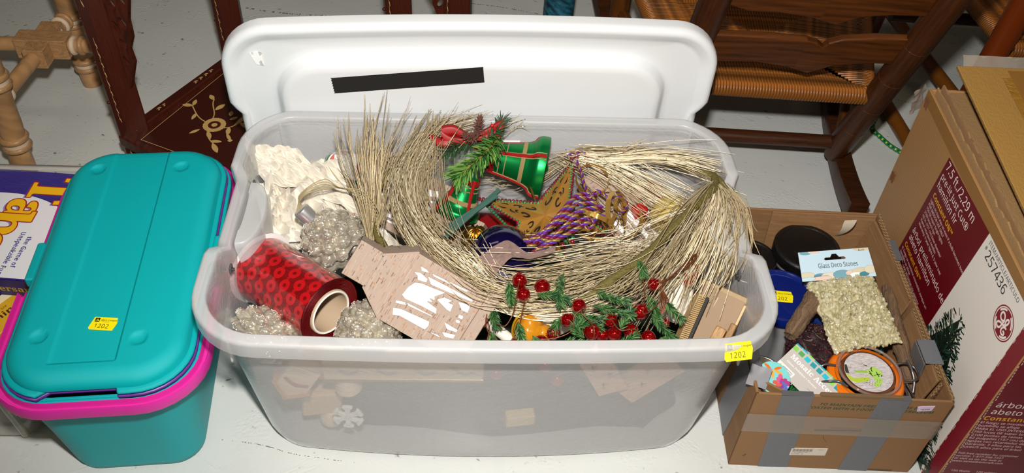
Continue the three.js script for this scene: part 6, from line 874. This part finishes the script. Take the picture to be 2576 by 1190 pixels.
{
  const t = ball('purple_ornament', 'dark purple glass ball with crumpled pink glitter ribbon below the gold star', V(-0.0129, 0.285, -1.0202), 0.056, S(0x120a3e, 0.12, { metalness: 0.5, clearcoat: 1 })), C = t.position;
  const g = new THREE.PlaneGeometry(1, 1, 60, 16), a = [V(-0.0496, 0.338, -0.9658), V(-0.0076, 0.347, -0.9959), V(0.028, 0.345, -0.9745), V(0.0707, 0.34, -0.9991)].map((p) => p.clone().sub(C)), b = [V(-0.0284, 0.318, -0.9351), V(0.0005, 0.34, -0.9639), V(0.0316, 0.342, -0.9646), V(0.0698, 0.337, -0.9859)].map((p) => p.clone().sub(C)), ca = new THREE.CatmullRomCurve3(a), cb = new THREE.CatmullRomCurve3(b);
  warp(g, (x, y) => { const u = x + 0.5, v = y + 0.5, p = ca.getPoint(u).lerp(cb.getPoint(u), v), k = 0.007 * N3(u * 7, v * 3, 2) + 0.003 * N3(u * 22, v * 10, 5); return [p.x, p.y + k + 0.004, p.z + k * 0.6]; });
  mesh('glitter_ribbon', g, S(0xd8b6ac, 0.4, { metalness: 0.1, side: THREE.DoubleSide, bumpMap: rep(T.grit, 5), bumpScale: 0.0015 }), t);
  const h = warp(new THREE.CircleGeometry(1, 40).scale(1, 1, 1), (x, y) => { const p = V(-0.0258, 0.322, -0.9417).sub(C), l = Math.hypot(x, y), a2 = Math.atan2(y, x), R = 0.03 * (0.75 + 0.5 * Math.abs(N3(Math.cos(a2) * 2, Math.sin(a2) * 2, 3))); return [p.x + Math.cos(a2) * l * R, p.y + 0.006 * (1 - l) + 0.006 * N3(x * 3, y * 3, 1), p.z - Math.sin(a2) * l * R * 0.8]; });
  mesh('glitter_net', h, S(0xa9a2d0, 0.3, { metalness: 0.2, transmission: 0.3, thickness: 0, side: THREE.DoubleSide, bumpMap: rep(T.grit, 4), bumpScale: 0.002 }), t);
}
{
  const t = thing('gold_ornament', 'small ribbed gold ornament peeking out left of the purple ball', 'ornament', V(-0.0623, 0.265, -1.0772)); mesh('ribbed_body', bumpy(new THREE.SphereGeometry(0.024, 60, 30).scale(1, 1.2, 1), (x, y, z) => 0.002 * Math.sin(Math.atan2(z, x) * 12)), M.gold, t);
  const b = thing('gold_bell', 'little gold jingle bell under the glittering twigs beside the birch lantern', 'bell', V(-0.069, 0.27, -1.0234)); mesh('bell_body', lathe([[0, 0.02], [0.006, 0.02], [0.01, 0.012], [0.013, -0.002], [0.019, -0.014], [0.018, -0.016], [0, -0.014]], 32), M.gold, b, null, [0.5, 0, 1.2]);
  const k = thing('red_ornament', 'red shiny ornament with white ends under the left arm of the star', 'ornament', V(-0.0192, 0.215, -1.1529)); mesh('red_band', put(new THREE.CylinderGeometry(0.034, 0.034, 0.1, 40), 0, 0, 0, 0, 0, Math.PI / 2), M.redGlit, k); for (const s of [-1, 1]) mesh('white_end', put(new THREE.CylinderGeometry(0.035, 0.035, 0.012, 40), s * 0.055, 0, 0, 0, 0, Math.PI / 2), S(0xe0ddd6, 0.4), k);
}
{ // three green stakes tied together
  const t = thing('green_stakes', 'bundle of slender green wooden stakes lying left of the star', 'stakes'), m = S(0x39665a, 0.7, { map: rep(T.wood, 6, 3) });
  const q = [[V(-0.1082, 0.335, -1.0081), V(-0.0264, 0.345, -1.1222)], [V(-0.1082, 0.335, -1.0209), V(-0.0296, 0.345, -1.1078)], [V(-0.1071, 0.333, -1.0361), V(-0.0359, 0.342, -1.1025)]];
  pose(t, q[0][0], V(0, 1, 0), V(0, 0, 1)); for (const [a, b] of q) { const s = mesh('stake', box(0.0075, a.distanceTo(b), 0.006, 0.001), m, t); pose(s, a.clone().add(b).multiplyScalar(0.5).sub(t.position), dir(a, b), V(0, 0.8, 0.5)); }
}
{ // cream ball with holly, and what shows round it
  const t = ball('holly_ball', 'cream ball with painted green holly under the twigs at right', V(0.2744, 0.295, -1.1369), 0.038, S(0xcfc08a, 0.25, { map: canvasTex(512, 256, (c) => { c.fillStyle = '#d9cda2'; c.fillRect(0, 0, 512, 256); for (let i = 0; i < 40; i++) { c.fillStyle = 'rgba(170,150,95,.16)'; c.fillRect(i * 13, 0, 5, 256); } c.fillStyle = '#1f6a3a'; for (const x of [60, 96, 190, 226, 320, 356, 450, 486]) { leaf(c, x, 150, -1.2, 44, 16); leaf(c, x + 8, 150, -0.3, 44, 16); leaf(c, x - 4, 152, 2.6, 34, 14); } c.fillStyle = '#20803c'; c.fillRect(0, 175, 512, 26); c.fillStyle = '#1a1712'; for (let i = 0; i < 40; i++) { c.fillStyle = i % 2 ? '#e0a41c' : '#1a1712'; c.save(); c.translate(i * 13, 205); c.rotate(0.6); c.fillRect(0, 0, 9, 26); c.restore(); } }) }));
  t.rotation.set(0.35, 0.4, 0);
  const g = thing('green_box', 'green gift box with black and yellow ribbon edge below the cream ball', 'box', V(0.256, 0.24, -1.1266), 0.3); mesh('box_body', box(0.07, 0.05, 0.05, 0.003), S(0x1f7a30, 0.3), g); mesh('ribbon_edge', box(0.072, 0.012, 0.052, 0.002, 0, 0.012, 0), S(0xffffff, 0.4, { map: rep(canvasTex(64, 64, (c) => { c.fillStyle = '#d99a16'; c.fillRect(0, 0, 64, 64); c.fillStyle = '#17130c'; for (let i = -1; i < 4; i++) { c.save(); c.translate(i * 24, 0); c.rotate(0.5); c.fillRect(0, -20, 11, 110); c.restore(); } }), 4, 2) }), g);
  const s = thing('plaid_stocking', 'red, green and white plaid stocking under the twigs behind the birch lantern', 'stocking', V(0.2287, 0.27, -1.2177)); mesh('leg', bumpy(new THREE.CapsuleGeometry(0.022, 0.07, 6, 20), (x, y, z) => 0.002 * N3(x * 60, y * 60, z * 60)), S(0xffffff, 0.85, { map: rep(canvasTex(128, 128, (c) => { c.fillStyle = '#7d1620'; c.fillRect(0, 0, 128, 128); c.fillStyle = '#1c3a2c'; c.fillRect(0, 0, 40, 128); c.fillRect(0, 50, 128, 30); c.fillStyle = '#d6d2c8'; c.fillRect(60, 0, 14, 128); c.fillRect(0, 100, 128, 8); }), 2, 3) }), s, null, [0.4, 0, 1.25]); mesh('cuff', put(new THREE.CylinderGeometry(0.026, 0.026, 0.03, 24), -0.05, 0.016, 0, 0, 0, 1.25), S(0xd8d4ca, 0.9), s);
  const r = thing('red_mitten', 'little red felt mitten beside the dark end of the plaid stocking', 'mitten', V(0.2439, 0.29, -1.2076)); mesh('hand', bumpy(new THREE.SphereGeometry(0.016, 24, 18).scale(1.1, 0.6, 1.7), (x, y, z) => 0.001 * N3(x * 90, y * 90, z * 90)), S(0xa01822, 0.9), r, null, [0, 0.6, 0]); mesh('thumb', put(new THREE.CapsuleGeometry(0.006, 0.012, 4, 10), 0.018, 0, 0.004, 0, 0, 1), S(0xa01822, 0.9), r);
  const f = thing('foil_gift', 'gold foil wrapped gift with red top beside the cream ball', 'box', V(0.2331, 0.27, -1.1494), 0.5); mesh('wrapped_body', bumpy(box(0.034, 0.034, 0.034, 0.004), (x, y, z) => 0.0015 * N3(x * 200, y * 200, z * 200)), M.gold, f); mesh('red_top', box(0.024, 0.02, 0.02, 0.002, -0.012, 0.022, -0.006), S(0xb3121c, 0.4), f);
}

// ---------------------------------------------------------------- red bell garland along the front of the bin
{
  const C = V(0.1239, 0.31, -0.8812), t = thing('bell_garland', 'garland of red metallic jingle bells and green cedar sprigs on thin copper wire', 'garland', C), L = (p) => p.clone().sub(C);
  const redM = S(0xa8040c, 0.13, { metalness: 0.75, clearcoat: 0.8 }), slit = S(0x1c0204, 0.6), g = bumpy(new THREE.SphereGeometry(1, 36, 26), (x, y, z) => 0.05 * N3(x * 2, y * 2, z * 2) - 0.06 * Math.max(0, 1 - Math.abs(y - 0.25) * 9)), sg = merge([box(1.5, 0.1, 0.1, 0.03, 0, -0.86, 0), box(0.1, 0.1, 1.5, 0.03, 0, -0.86, 0)]), eye = new THREE.TorusGeometry(0.2, 0.06, 6, 16).translate(0, 1.08, 0);
  const bells = [[V(0.0157, 0.345, -0.9173), 19], [V(0.0224, 0.335, -0.8984), 18], [V(0.0511, 0.335, -0.9171), 20], [V(0.108, 0.325, -0.8918), 18], [V(0.0913, 0.315, -0.8704), 17], [V(0.0712, 0.305, -0.8515), 17], [V(0.0529, 0.295, -0.8397), 19], [V(0.015, 0.29, -0.8361), 17], [V(0.1289, 0.31, -0.8551), 21], [V(0.146, 0.298, -0.8601), 17], [V(0.1566, 0.315, -0.8757), 18], [V(0.1624, 0.31, -0.8532), 18], [V(0.1884, 0.31, -0.8599), 19], [V(0.2017, 0.325, -0.8875), 20], [V(0.2247, 0.335, -0.9359), 17], [V(0.2146, 0.305, -0.8537), 19], [V(0.196, 0.295, -0.8496), 15], [V(0.2459, 0.29, -0.8984), 12], [V(-0.0383, 0.27, -0.8945), 17], [V(0.1483, 0.29, -0.8467), 15], [V(0.1792, 0.305, -0.8789), 16]];
  const r = rng(12); bells.forEach(([p, s], i) => { const b = mesh('bell', g, redM, t, L(p), [r() * 2 - 1, r() * 6, r() * 2 - 1]); b.scale.setScalar(s * 0.00061); const k = mesh('slit', sg, slit, b); mesh('eye', eye, redM, b); });
  const gm = [S(0x34602c, 0.4, { side: THREE.DoubleSide }), S(0x1c4624, 0.4, { side: THREE.DoubleSide }), S(0x5a8248, 0.4, { side: THREE.DoubleSide })];
  const sprigs = [[V(-0.0006, 0.35, -0.9097), V(0.0062, 0.338, -0.8792)], [V(0.0829, 0.348, -0.9353), V(0.0756, 0.343, -0.9005), V(0.081, 0.33, -0.8844)], [V(0.0438, 0.343, -0.8922), V(0.0728, 0.34, -0.8949), V(0.0914, 0.335, -0.8928)], [V(0.1274, 0.335, -0.8839), V(0.1572, 0.335, -0.8784), V(0.1879, 0.328, -0.8752)], [V(0.1341, 0.335, -0.9126), V(0.1581, 0.335, -0.9024), V(0.183, 0.33, -0.9024)], [V(0.0982, 0.325, -0.8782), V(0.1221, 0.325, -0.8684), V(0.1526, 0.322, -0.8734)], [V(0.0934, 0.312, -0.8537), V(0.1166, 0.32, -0.8605), V(0.141, 0.315, -0.8589)], [V(0.0769, 0.295, -0.834), V(0.1002, 0.302, -0.8379), V(0.1242, 0.3, -0.8368)], [V(0.1633, 0.298, -0.8385), V(0.1828, 0.31, -0.8434), V(0.1945, 0.315, -0.8517)], [V(0.219, 0.325, -0.8842), V(0.2367, 0.318, -0.8641), V(0.2558, 0.305, -0.8509)], [V(0.24, 0.335, -0.9028), V(0.2516, 0.33, -0.8865), V(0.2648, 0.32, -0.8803)], [V(0.1973, 0.36, -0.9617), V(0.2031, 0.357, -0.9481), V(0.2056, 0.35, -0.9422)], [V(-0.0224, 0.305, -0.8935), V(-0.0175, 0.3, -0.8742), V(-0.0145, 0.29, -0.8709)], [V(-0.0227, 0.3, -0.8503), V(-0.0176, 0.295, -0.8371), V(-0.0087, 0.29, -0.8312)], [V(0.017, 0.315, -0.8605), V(0.0208, 0.31, -0.8456), V(0.0239, 0.3, -0.841)], [V(0.0401, 0.308, -0.8412), V(0.0477, 0.305, -0.8313), V(0.0601, 0.298, -0.8273)], [V(0.2085, 0.298, -0.8451), V(0.2331, 0.295, -0.8464), V(0.2507, 0.3, -0.8514)], [V(0.2132, 0.335, -0.9111), V(0.2238, 0.328, -0.8899), V(0.2287, 0.32, -0.8813)], [V(0.1704, 0.318, -0.8549), V(0.1792, 0.325, -0.8731), V(0.1882, 0.33, -0.8853)], [V(0.1173, 0.31, -0.8419), V(0.108, 0.315, -0.8485), V(0.1018, 0.318, -0.861)], [V(0.2506, 0.305, -0.8605), V(0.238, 0.303, -0.8496), V(0.2262, 0.298, -0.8412)], [V(0.0805, 0.322, -0.8676), V(0.0749, 0.318, -0.8588), V(0.0724, 0.312, -0.852)]];
  sprigs.forEach((p, i) => { const s = new THREE.Group(); s.name = numbered('cedar_sprig'); t.add(s); const P = p.map(L); needles(P, 150, 0.0135, 0.0016, 40 + i, s, 0.75, gm, 'needles'); mesh('twig', tube(P, 0.0011, { seg: 8, rad: 5 }), S(0x3a4a22, 0.7), s); });
  const cu = S(0x6e3f25, 0.4, { metalness: 0.4 }), wire = (pts, w = 0.0009) => mesh('copper_wire', tube(pts.map(L), w, { seg: 40, rad: 5 }), cu, t);
  wire([V(0.0156, 0.355, -0.9081), V(0.0125, 0.35, -0.885), V(0.0085, 0.32, -0.8712), V(-0.0023, 0.31, -0.8553), V(-0.0146, 0.305, -0.8624)]); wire([V(0.026, 0.345, -0.8826), V(0.0216, 0.325, -0.868), V(0.0159, 0.31, -0.8491), V(0.0054, 0.298, -0.829)]); wire([V(-0.0307, 0.31, -0.8765), V(-0.0316, 0.305, -0.8649), V(-0.0223, 0.3, -0.8427), V(0.0112, 0.3, -0.8294), V(0.0464, 0.305, -0.8365), V(0.0757, 0.31, -0.8386), V(0.0988, 0.318, -0.8492), V(0.101, 0.327, -0.8689), V(0.1153, 0.335, -0.8789), V(0.1334, 0.335, -0.886)]); wire([V(0.1153, 0.335, -0.8829), V(0.1104, 0.335, -0.8707), V(0.1215, 0.33, -0.8603), V(0.1302, 0.328, -0.8435), V(0.1295, 0.305, -0.8318)]); wire([V(0.2038, 0.35, -0.9421), V(0.208, 0.338, -0.912), V(0.2048, 0.335, -0.8745), V(0.2174, 0.335, -0.8834), V(0.2332, 0.34, -0.9043), V(0.232, 0.34, -0.9287)]); wire([V(0.1547, 0.328, -0.8685), V(0.1692, 0.325, -0.8491), V(0.193, 0.325, -0.851), V(0.2103, 0.303, -0.8383)]); wire([V(-0.0301, 0.312, -0.867), V(-0.0247, 0.308, -0.849), V(-0.0256, 0.3, -0.8295), V(0.0175, 0.297, -0.8247)]);
  for (let i = 0; i < 5; i++) wire([V(0.2264, 0.345, -0.9303).add(V(i * 0.002, 0, 0)), V(0.2486, 0.355, -0.937).add(V(0, i * 0.0022, i * 0.001)), V(0.2783, 0.362, -0.9728).add(V(i * 0.001, 0, 0)), V(0.2903, 0.36, -0.9828), V(0.2855, 0.355, -0.9699).add(V(0, i * 0.002, 0)), V(0.2562, 0.35, -0.9449), V(0.2346, 0.342, -0.9271), V(0.2319, 0.335, -0.9005).add(V(i * 0.003, 0, 0)), V(0.2309, 0.318, -0.8832)], 0.0011);
}
// white feathered bird and red drop behind the garland
{
  const t = thing('bird_ornament', 'white feathered bird ornament beside the tan wooden plaque', 'ornament'); pose(t, V(0.2684, 0.285, -0.9541), V(-0.1, 0.75, -0.65), V(0, 0.6, 0.8));
  mesh('body', bumpy(new THREE.SphereGeometry(0.026, 70, 60).scale(0.9, 1.5, 0.85), (x, y, z) => 0.0016 * N3(x * 110, y * 60, z * 110) + 0.001 * Math.sin(y * 520 + Math.sin(Math.atan2(z, x) * 7) * 2)), S(0xd6d2c6, 0.7), t); mesh('head', bumpy(new THREE.SphereGeometry(0.016, 30, 24), (x, y, z) => 0.0008 * N3(x * 160, y * 160, z * 160)), S(0xd6d2c6, 0.7), t, [0, 0.036, 0.004]);
  mesh('beak', put(new THREE.ConeGeometry(0.003, 0.008, 10), 0.002, 0.036, 0.022, 1.4), S(0x1f1b18, 0.5), t); for (const s of [-1, 1]) mesh('wing', bumpy(new THREE.SphereGeometry(0.017, 24, 24).scale(0.4, 1.8, 0.8), (x, y, z) => 0.001 * Math.sin(y * 480)), S(0xcdc8bb, 0.75), t, [s * 0.022, -0.004, -0.002]);
  const d = thing('red_drop', 'red glossy drop ornament under the twigs above the white bird', 'ornament'); pose(d, V(0.2879, 0.32, -0.9842), V(0.3, 0.6, -0.75), V(0, 0.7, 0.7)); mesh('drop', lathe([[0, -0.03], [0.008, -0.028], [0.015, -0.016], [0.016, -0.006], [0.012, 0.012], [0.005, 0.028], [0, 0.034]], 36), S(0x9c0610, 0.12, { clearcoat: 1 }), d);
}
// tan plaque with wood strips, and the striped frame beside it
{
  const a = V(0.3094, 0.318, -0.962), b = V(0.3677, 0.318, -0.9333), c = V(0.3266, 0.262, -0.8831), N = dir(a, b).cross(dir(a, c)).negate().normalize(); if (N.y < 0) N.negate();
  const t = thing('wood_plaque', 'tan wooden plaque with pale top edge leaning in the front right corner of the bin', 'plaque'), Y = dir(c, b).add(dir(V(0.2751, 0.262, -0.879), a)).normalize();
  pose(t, a.clone().add(b).multiplyScalar(0.5).addScaledVector(Y, -0.062), Y, N); mesh('board', boxUV(box(0.075, 0.122, 0.018, 0.003, 0, 0, -0.01)), S(0x8e765b, 0.7, { bumpMap: rep(T.fine, 8), bumpScale: 0.0003 }), t); mesh('pale_edge', box(0.076, 0.012, 0.014, 0.002, 0, 0.062, -0.008, 0.25), S(0xb69c74, 0.65, { map: rep(T.wood, 5, 20) }), t);
  mesh('side_edge', box(0.006, 0.115, 0.012, 0.002, 0.0375, -0.002, -0.008), S(0xc2a67c, 0.65), t);
  const w = S(0xb58a50, 0.6, { map: rep(T.wood, 9, 20) });
  mesh('wood_strip', boxUV(box(0.017, 0.06, 0.02, 0.002)), w, t, [0.021, -0.024, 0.011], [0, 0, -0.05]); mesh('wood_strip', boxUV(box(0.01, 0.075, 0.018, 0.002)), S(0x9a7038, 0.6, { map: rep(T.wood, 9, 20) }), t, [0.036, -0.018, 0.009], [0, 0, -0.02]);
  const f = thing('striped_frame', 'thin grooved wooden frame edge with black side left of the tan plaque', 'frame'), p = V(0.3013, 0.325, -0.9298), q = V(0.2699, 0.275, -0.8683); pose(f, p.clone().add(q).multiplyScalar(0.5), dir(q, p), V(0.1, 0.8, 0.6));
  const l = p.distanceTo(q); mesh('grooved_edge', boxUV(box(0.013, l, 0.03, 0.001, 0, 0, -0.014)), S(0xa98a5a, 0.7), f); for (let i = 0; i < 26; i++) mesh('groove', box(0.0125, 0.0011, 0.001, 0.0003, 0, -l / 2 + 0.004 + i * (l - 0.008) / 25, 0.0011, 0, 0, 0.12), S(0x4a3a20, 0.8), f); mesh('black_side', box(0.005, l, 0.034, 0.001, 0.009, 0, -0.015), S(0x181a18, 0.6), f);
}
{
  const t = thing('amber_figurine', 'amber yellow ceramic figurine with gold ring under the garland', 'ornament', V(0.035, 0.268, -0.8884)), m = S(0xb87a16, 0.18, { clearcoat: 0.7 });
  mesh('body', bumpy(new THREE.SphereGeometry(0.026, 50, 40).scale(0.9, 1.1, 1.2), (x, y, z) => 0.004 * N3(x * 60, y * 60, z * 60)), m, t); mesh('head', bumpy(new THREE.SphereGeometry(0.015, 30, 24), (x, y, z) => 0.002 * N3(x * 90, y * 90, z * 90)), m, t, [0.022, 0.008, 0.016]); for (const s of [-1, 1]) mesh('ear', new THREE.SphereGeometry(0.006, 16, 12).scale(0.6, 1.3, 1), m, t, [0.03, 0.01, 0.018 + s * 0.011]);
  mesh('gold_ring', put(new THREE.TorusGeometry(0.021, 0.0022, 8, 48).scale(0.85, 1.15, 1), -0.008, 0.012, 0.008, -0.5, 0.3, -0.2), S(0xc09018, 0.25, { metalness: 0.5 }), t);
  const w = thing('white_candle', 'short white tube candle lying under the garland beside the amber figurine', 'candle'); pose(w, V(-0.0067, 0.262, -0.8803), V(0.75, -0.2, 0.5), V(0, 1, 0)); mesh('candle_body', lathe([[0, -0.026], [0.0085, -0.026], [0.009, -0.024], [0.009, 0.024], [0.0085, 0.026], [0, 0.026]], 28), S(0xd8d2c4, 0.45), w); mesh('wick', put(new THREE.CylinderGeometry(0.0008, 0.0008, 0.008, 6), 0, 0.029, 0), S(0x3a342c, 0.9), w);
  const g = thing('green_bottle', 'dark green glass bottle lying behind the front rim below the birch lantern', 'bottle'); pose(g, V(-0.0465, 0.255, -0.8559), V(-0.8, 0.2, -0.4), V(0, 1, 0)); mesh('bottle_body', lathe([[0, -0.04], [0.008, -0.04], [0.009, -0.036], [0.009, 0.012], [0.005, 0.024], [0.0045, 0.036], [0, 0.036]], 28), S(0x0b3d22, 0.12, { clearcoat: 0.8 }), g); mesh('cap', lathe([[0, 0.034], [0.0055, 0.034], [0.0055, 0.042], [0, 0.042]], 20), M.gold, g);
  const k = thing('cream_box', 'small cream painted box behind the amber figurine', 'box', V(0.0702, 0.25, -0.9234), 0.6); mesh('box_body', box(0.05, 0.03, 0.05, 0.002), S(0xd3cbb4, 0.55), k); mesh('box_lid', box(0.053, 0.008, 0.053, 0.002, 0, 0.018, 0), S(0xdcd4be, 0.55), k);
}
// ---------------------------------------------------------------- things seen dimly through the front wall
{
  const cream = S(0xe2c9a6, 0.6), brown = S(0xc98f5c, 0.6);
  const b = thing('long_box', 'long cream box with gold edge seen through the front wall of the clear bin', 'box', inBin(-0.13, 0.222, 0.19), BIN.turn); mesh('box_body', box(0.25, 0.045, 0.035, 0.004), S(0xd9bf98, 0.5), b); mesh('gold_edge', box(0.252, 0.006, 0.037, 0.002, 0, -0.021, 0), M.gold, b); for (let i = 0; i < 4; i++) mesh('printed_swirl', tube([[-0.1 + i * 0.06, 0.008, 0.0178], [-0.085 + i * 0.06, -0.004, 0.0178], [-0.07 + i * 0.06, 0.002, 0.0178]], 0.0022, { seg: 10, rad: 5 }), S(0x8a7a86, 0.6), b);
  const h = thing('wooden_house', 'little wooden house with red roof line seen through the front wall of the bin', 'ornament'); pose(h, inBin(-0.298, 0.19, 0.185), V(-0.5, -0.84, 0.12), V(0.1, 0.1, 1)); mesh('house_body', ext([[-0.026, -0.03], [0.026, -0.03], [0.026, 0.018], [0, 0.04], [-0.026, 0.018]], 0.04, 0.002), cream, h); mesh('roof', [box(0.046, 0.005, 0.045, 0.001, 0.014, 0.031, 0, 0, 0, -0.7), box(0.046, 0.005, 0.045, 0.001, -0.014, 0.031, 0, 0, 0, 0.7)], brown, h); mesh('red_line', tube([[-0.02, 0.0, 0.0205], [0, 0.006, 0.0205], [0.02, -0.002, 0.0205]], 0.0028, { seg: 10, rad: 6 }), S(0x9a2a2a, 0.6), h);
  const h2 = thing('wooden_block', 'tan wooden block seen through the front wall beside the snowflake', 'block', inBin(-0.275, 0.085, 0.16), 0.3); mesh('block_body', box(0.065, 0.055, 0.03, 0.004, 0, 0, 0, 0, 0, -0.15), S(0xe0b88c, 0.6), h2); const n2 = thing('round_bead', 'round cream wooden bead below the tan wooden block', 'bead', inBin(-0.262, 0.04, 0.165)); mesh('bead_body', new THREE.SphereGeometry(0.02, 24, 18), cream, n2);
  const h3 = thing('tilted_house', 'tan wooden house leaning beside the first one behind the front wall', 'ornament'); pose(h3, inBin(-0.262, 0.195, 0.165), V(0.55, -0.8, 0.1), V(0, 0.1, 1)); mesh('house_body', ext([[-0.022, -0.034], [0.022, -0.034], [0.022, 0.02], [0, 0.036], [-0.022, 0.02]], 0.03, 0.002), brown, h3);
  const w = thing('wooden_bell', 'cream wooden bell shape seen through the front wall above the snowflake', 'ornament', inBin(-0.222, 0.176, 0.183)); mesh('bell_body', lathe([[0, 0.03], [0.009, 0.028], [0.014, 0.012], [0.018, -0.012], [0.022, -0.024], [0.02, -0.027], [0, -0.027]], 32), S(0xe8cdaa, 0.55), w);
  const s = thing('snowflake', 'white six armed snowflake pressed to the front wall of the clear bin', 'ornament'); pose(s, inBin(-0.225, 0.101, 0.207), V(0, 1, -0.12), V(0, 0.1, 1)); const q = []; for (let i = 0; i < 6; i++) { const a = i * Math.PI / 3 + 0.52, c = Math.cos(a), d = Math.sin(a); q.push(put(box(0.009, 0.026, 0.006, 0.002, 0, 0.013, 0), 0, 0, 0, 0, 0, a - 1.57)); for (const e of [-1, 1]) q.push(put(box(0.006, 0.012, 0.006, 0.002, 0, 0.005, 0), c * 0.017, d * 0.017, 0, 0, 0, a - 1.57 + e * 0.8)); } mesh('flake', q, S(0xf2f0ea, 0.5), s);
  const star = [[]]; for (const [p, r, w2, label] of [[inBin(0.178, 0.215, 0.19), 0.5, 0.05, 'wooden gift tag with star cut-outs seen through the front wall, the left one'], [inBin(0.262, 0.185, 0.182), -0.75, 0.062, 'wooden gift tag with star cut-outs seen through the front wall, the right one']]) { const t = thing('star_tag', label, 'tag', [0, 0, 0], 0, 'wooden tags with star cut-outs'); pose(t, p, V(Math.sin(-r), Math.cos(r), -0.1), V(0, 0.1, 1)); const sh = shapeOf([[-w2 / 2, -0.06], [w2 / 2, -0.06], [w2 / 2, 0.05], [-w2 / 2, 0.05]]); for (const [x, y] of [[-0.008, -0.04], [0.01, -0.02], [-0.008, 0.005]]) { const h4 = new THREE.Path(); for (let i = 0; i < 10; i++) { const a = i * Math.PI / 5, R = i % 2 ? 0.0035 : 0.009; i ? h4.lineTo(x + R * Math.sin(a), y + R * Math.cos(a)) : h4.moveTo(x, y + R); } sh.holes.push(h4); } mesh('tag_board', boxUV(ext(sh, 0.005)), S(0xd8a987, 0.65), t); }
  [[inBin(0.015, 0.2, 0.19), 1], [inBin(0.114, 0.182, 0.188), 2], [inBin(0.092, 0.215, 0.185), 3]].forEach(([p, k]) => { const t = thing('loose_bell', ['', 'dim red bell seen through the front wall, the leftmost of three', 'dim red bell seen through the front wall, the lowest of three', 'dim red bell seen through the front wall, the highest of three'][k], 'bell', p, k, 'red bells behind the front wall'); mesh('bell_body', new THREE.SphereGeometry(0.012, 28, 20), S(0xb00a14, 0.15, { metalness: 0.5, clearcoat: 1 }), t); mesh('eye', put(new THREE.TorusGeometry(0.003, 0.0008, 6, 14), 0, 0.0135, 0), M.gold, t); });
  const y = thing('yellow_block', 'small yellow wooden toy block low behind the front wall of the bin', 'block', inBin(0.06, 0.06, 0.18), 0.2); mesh('block_body', box(0.05, 0.026, 0.02, 0.003), S(0xd8b878, 0.6), y);
}

renderer.render(scene, camera);
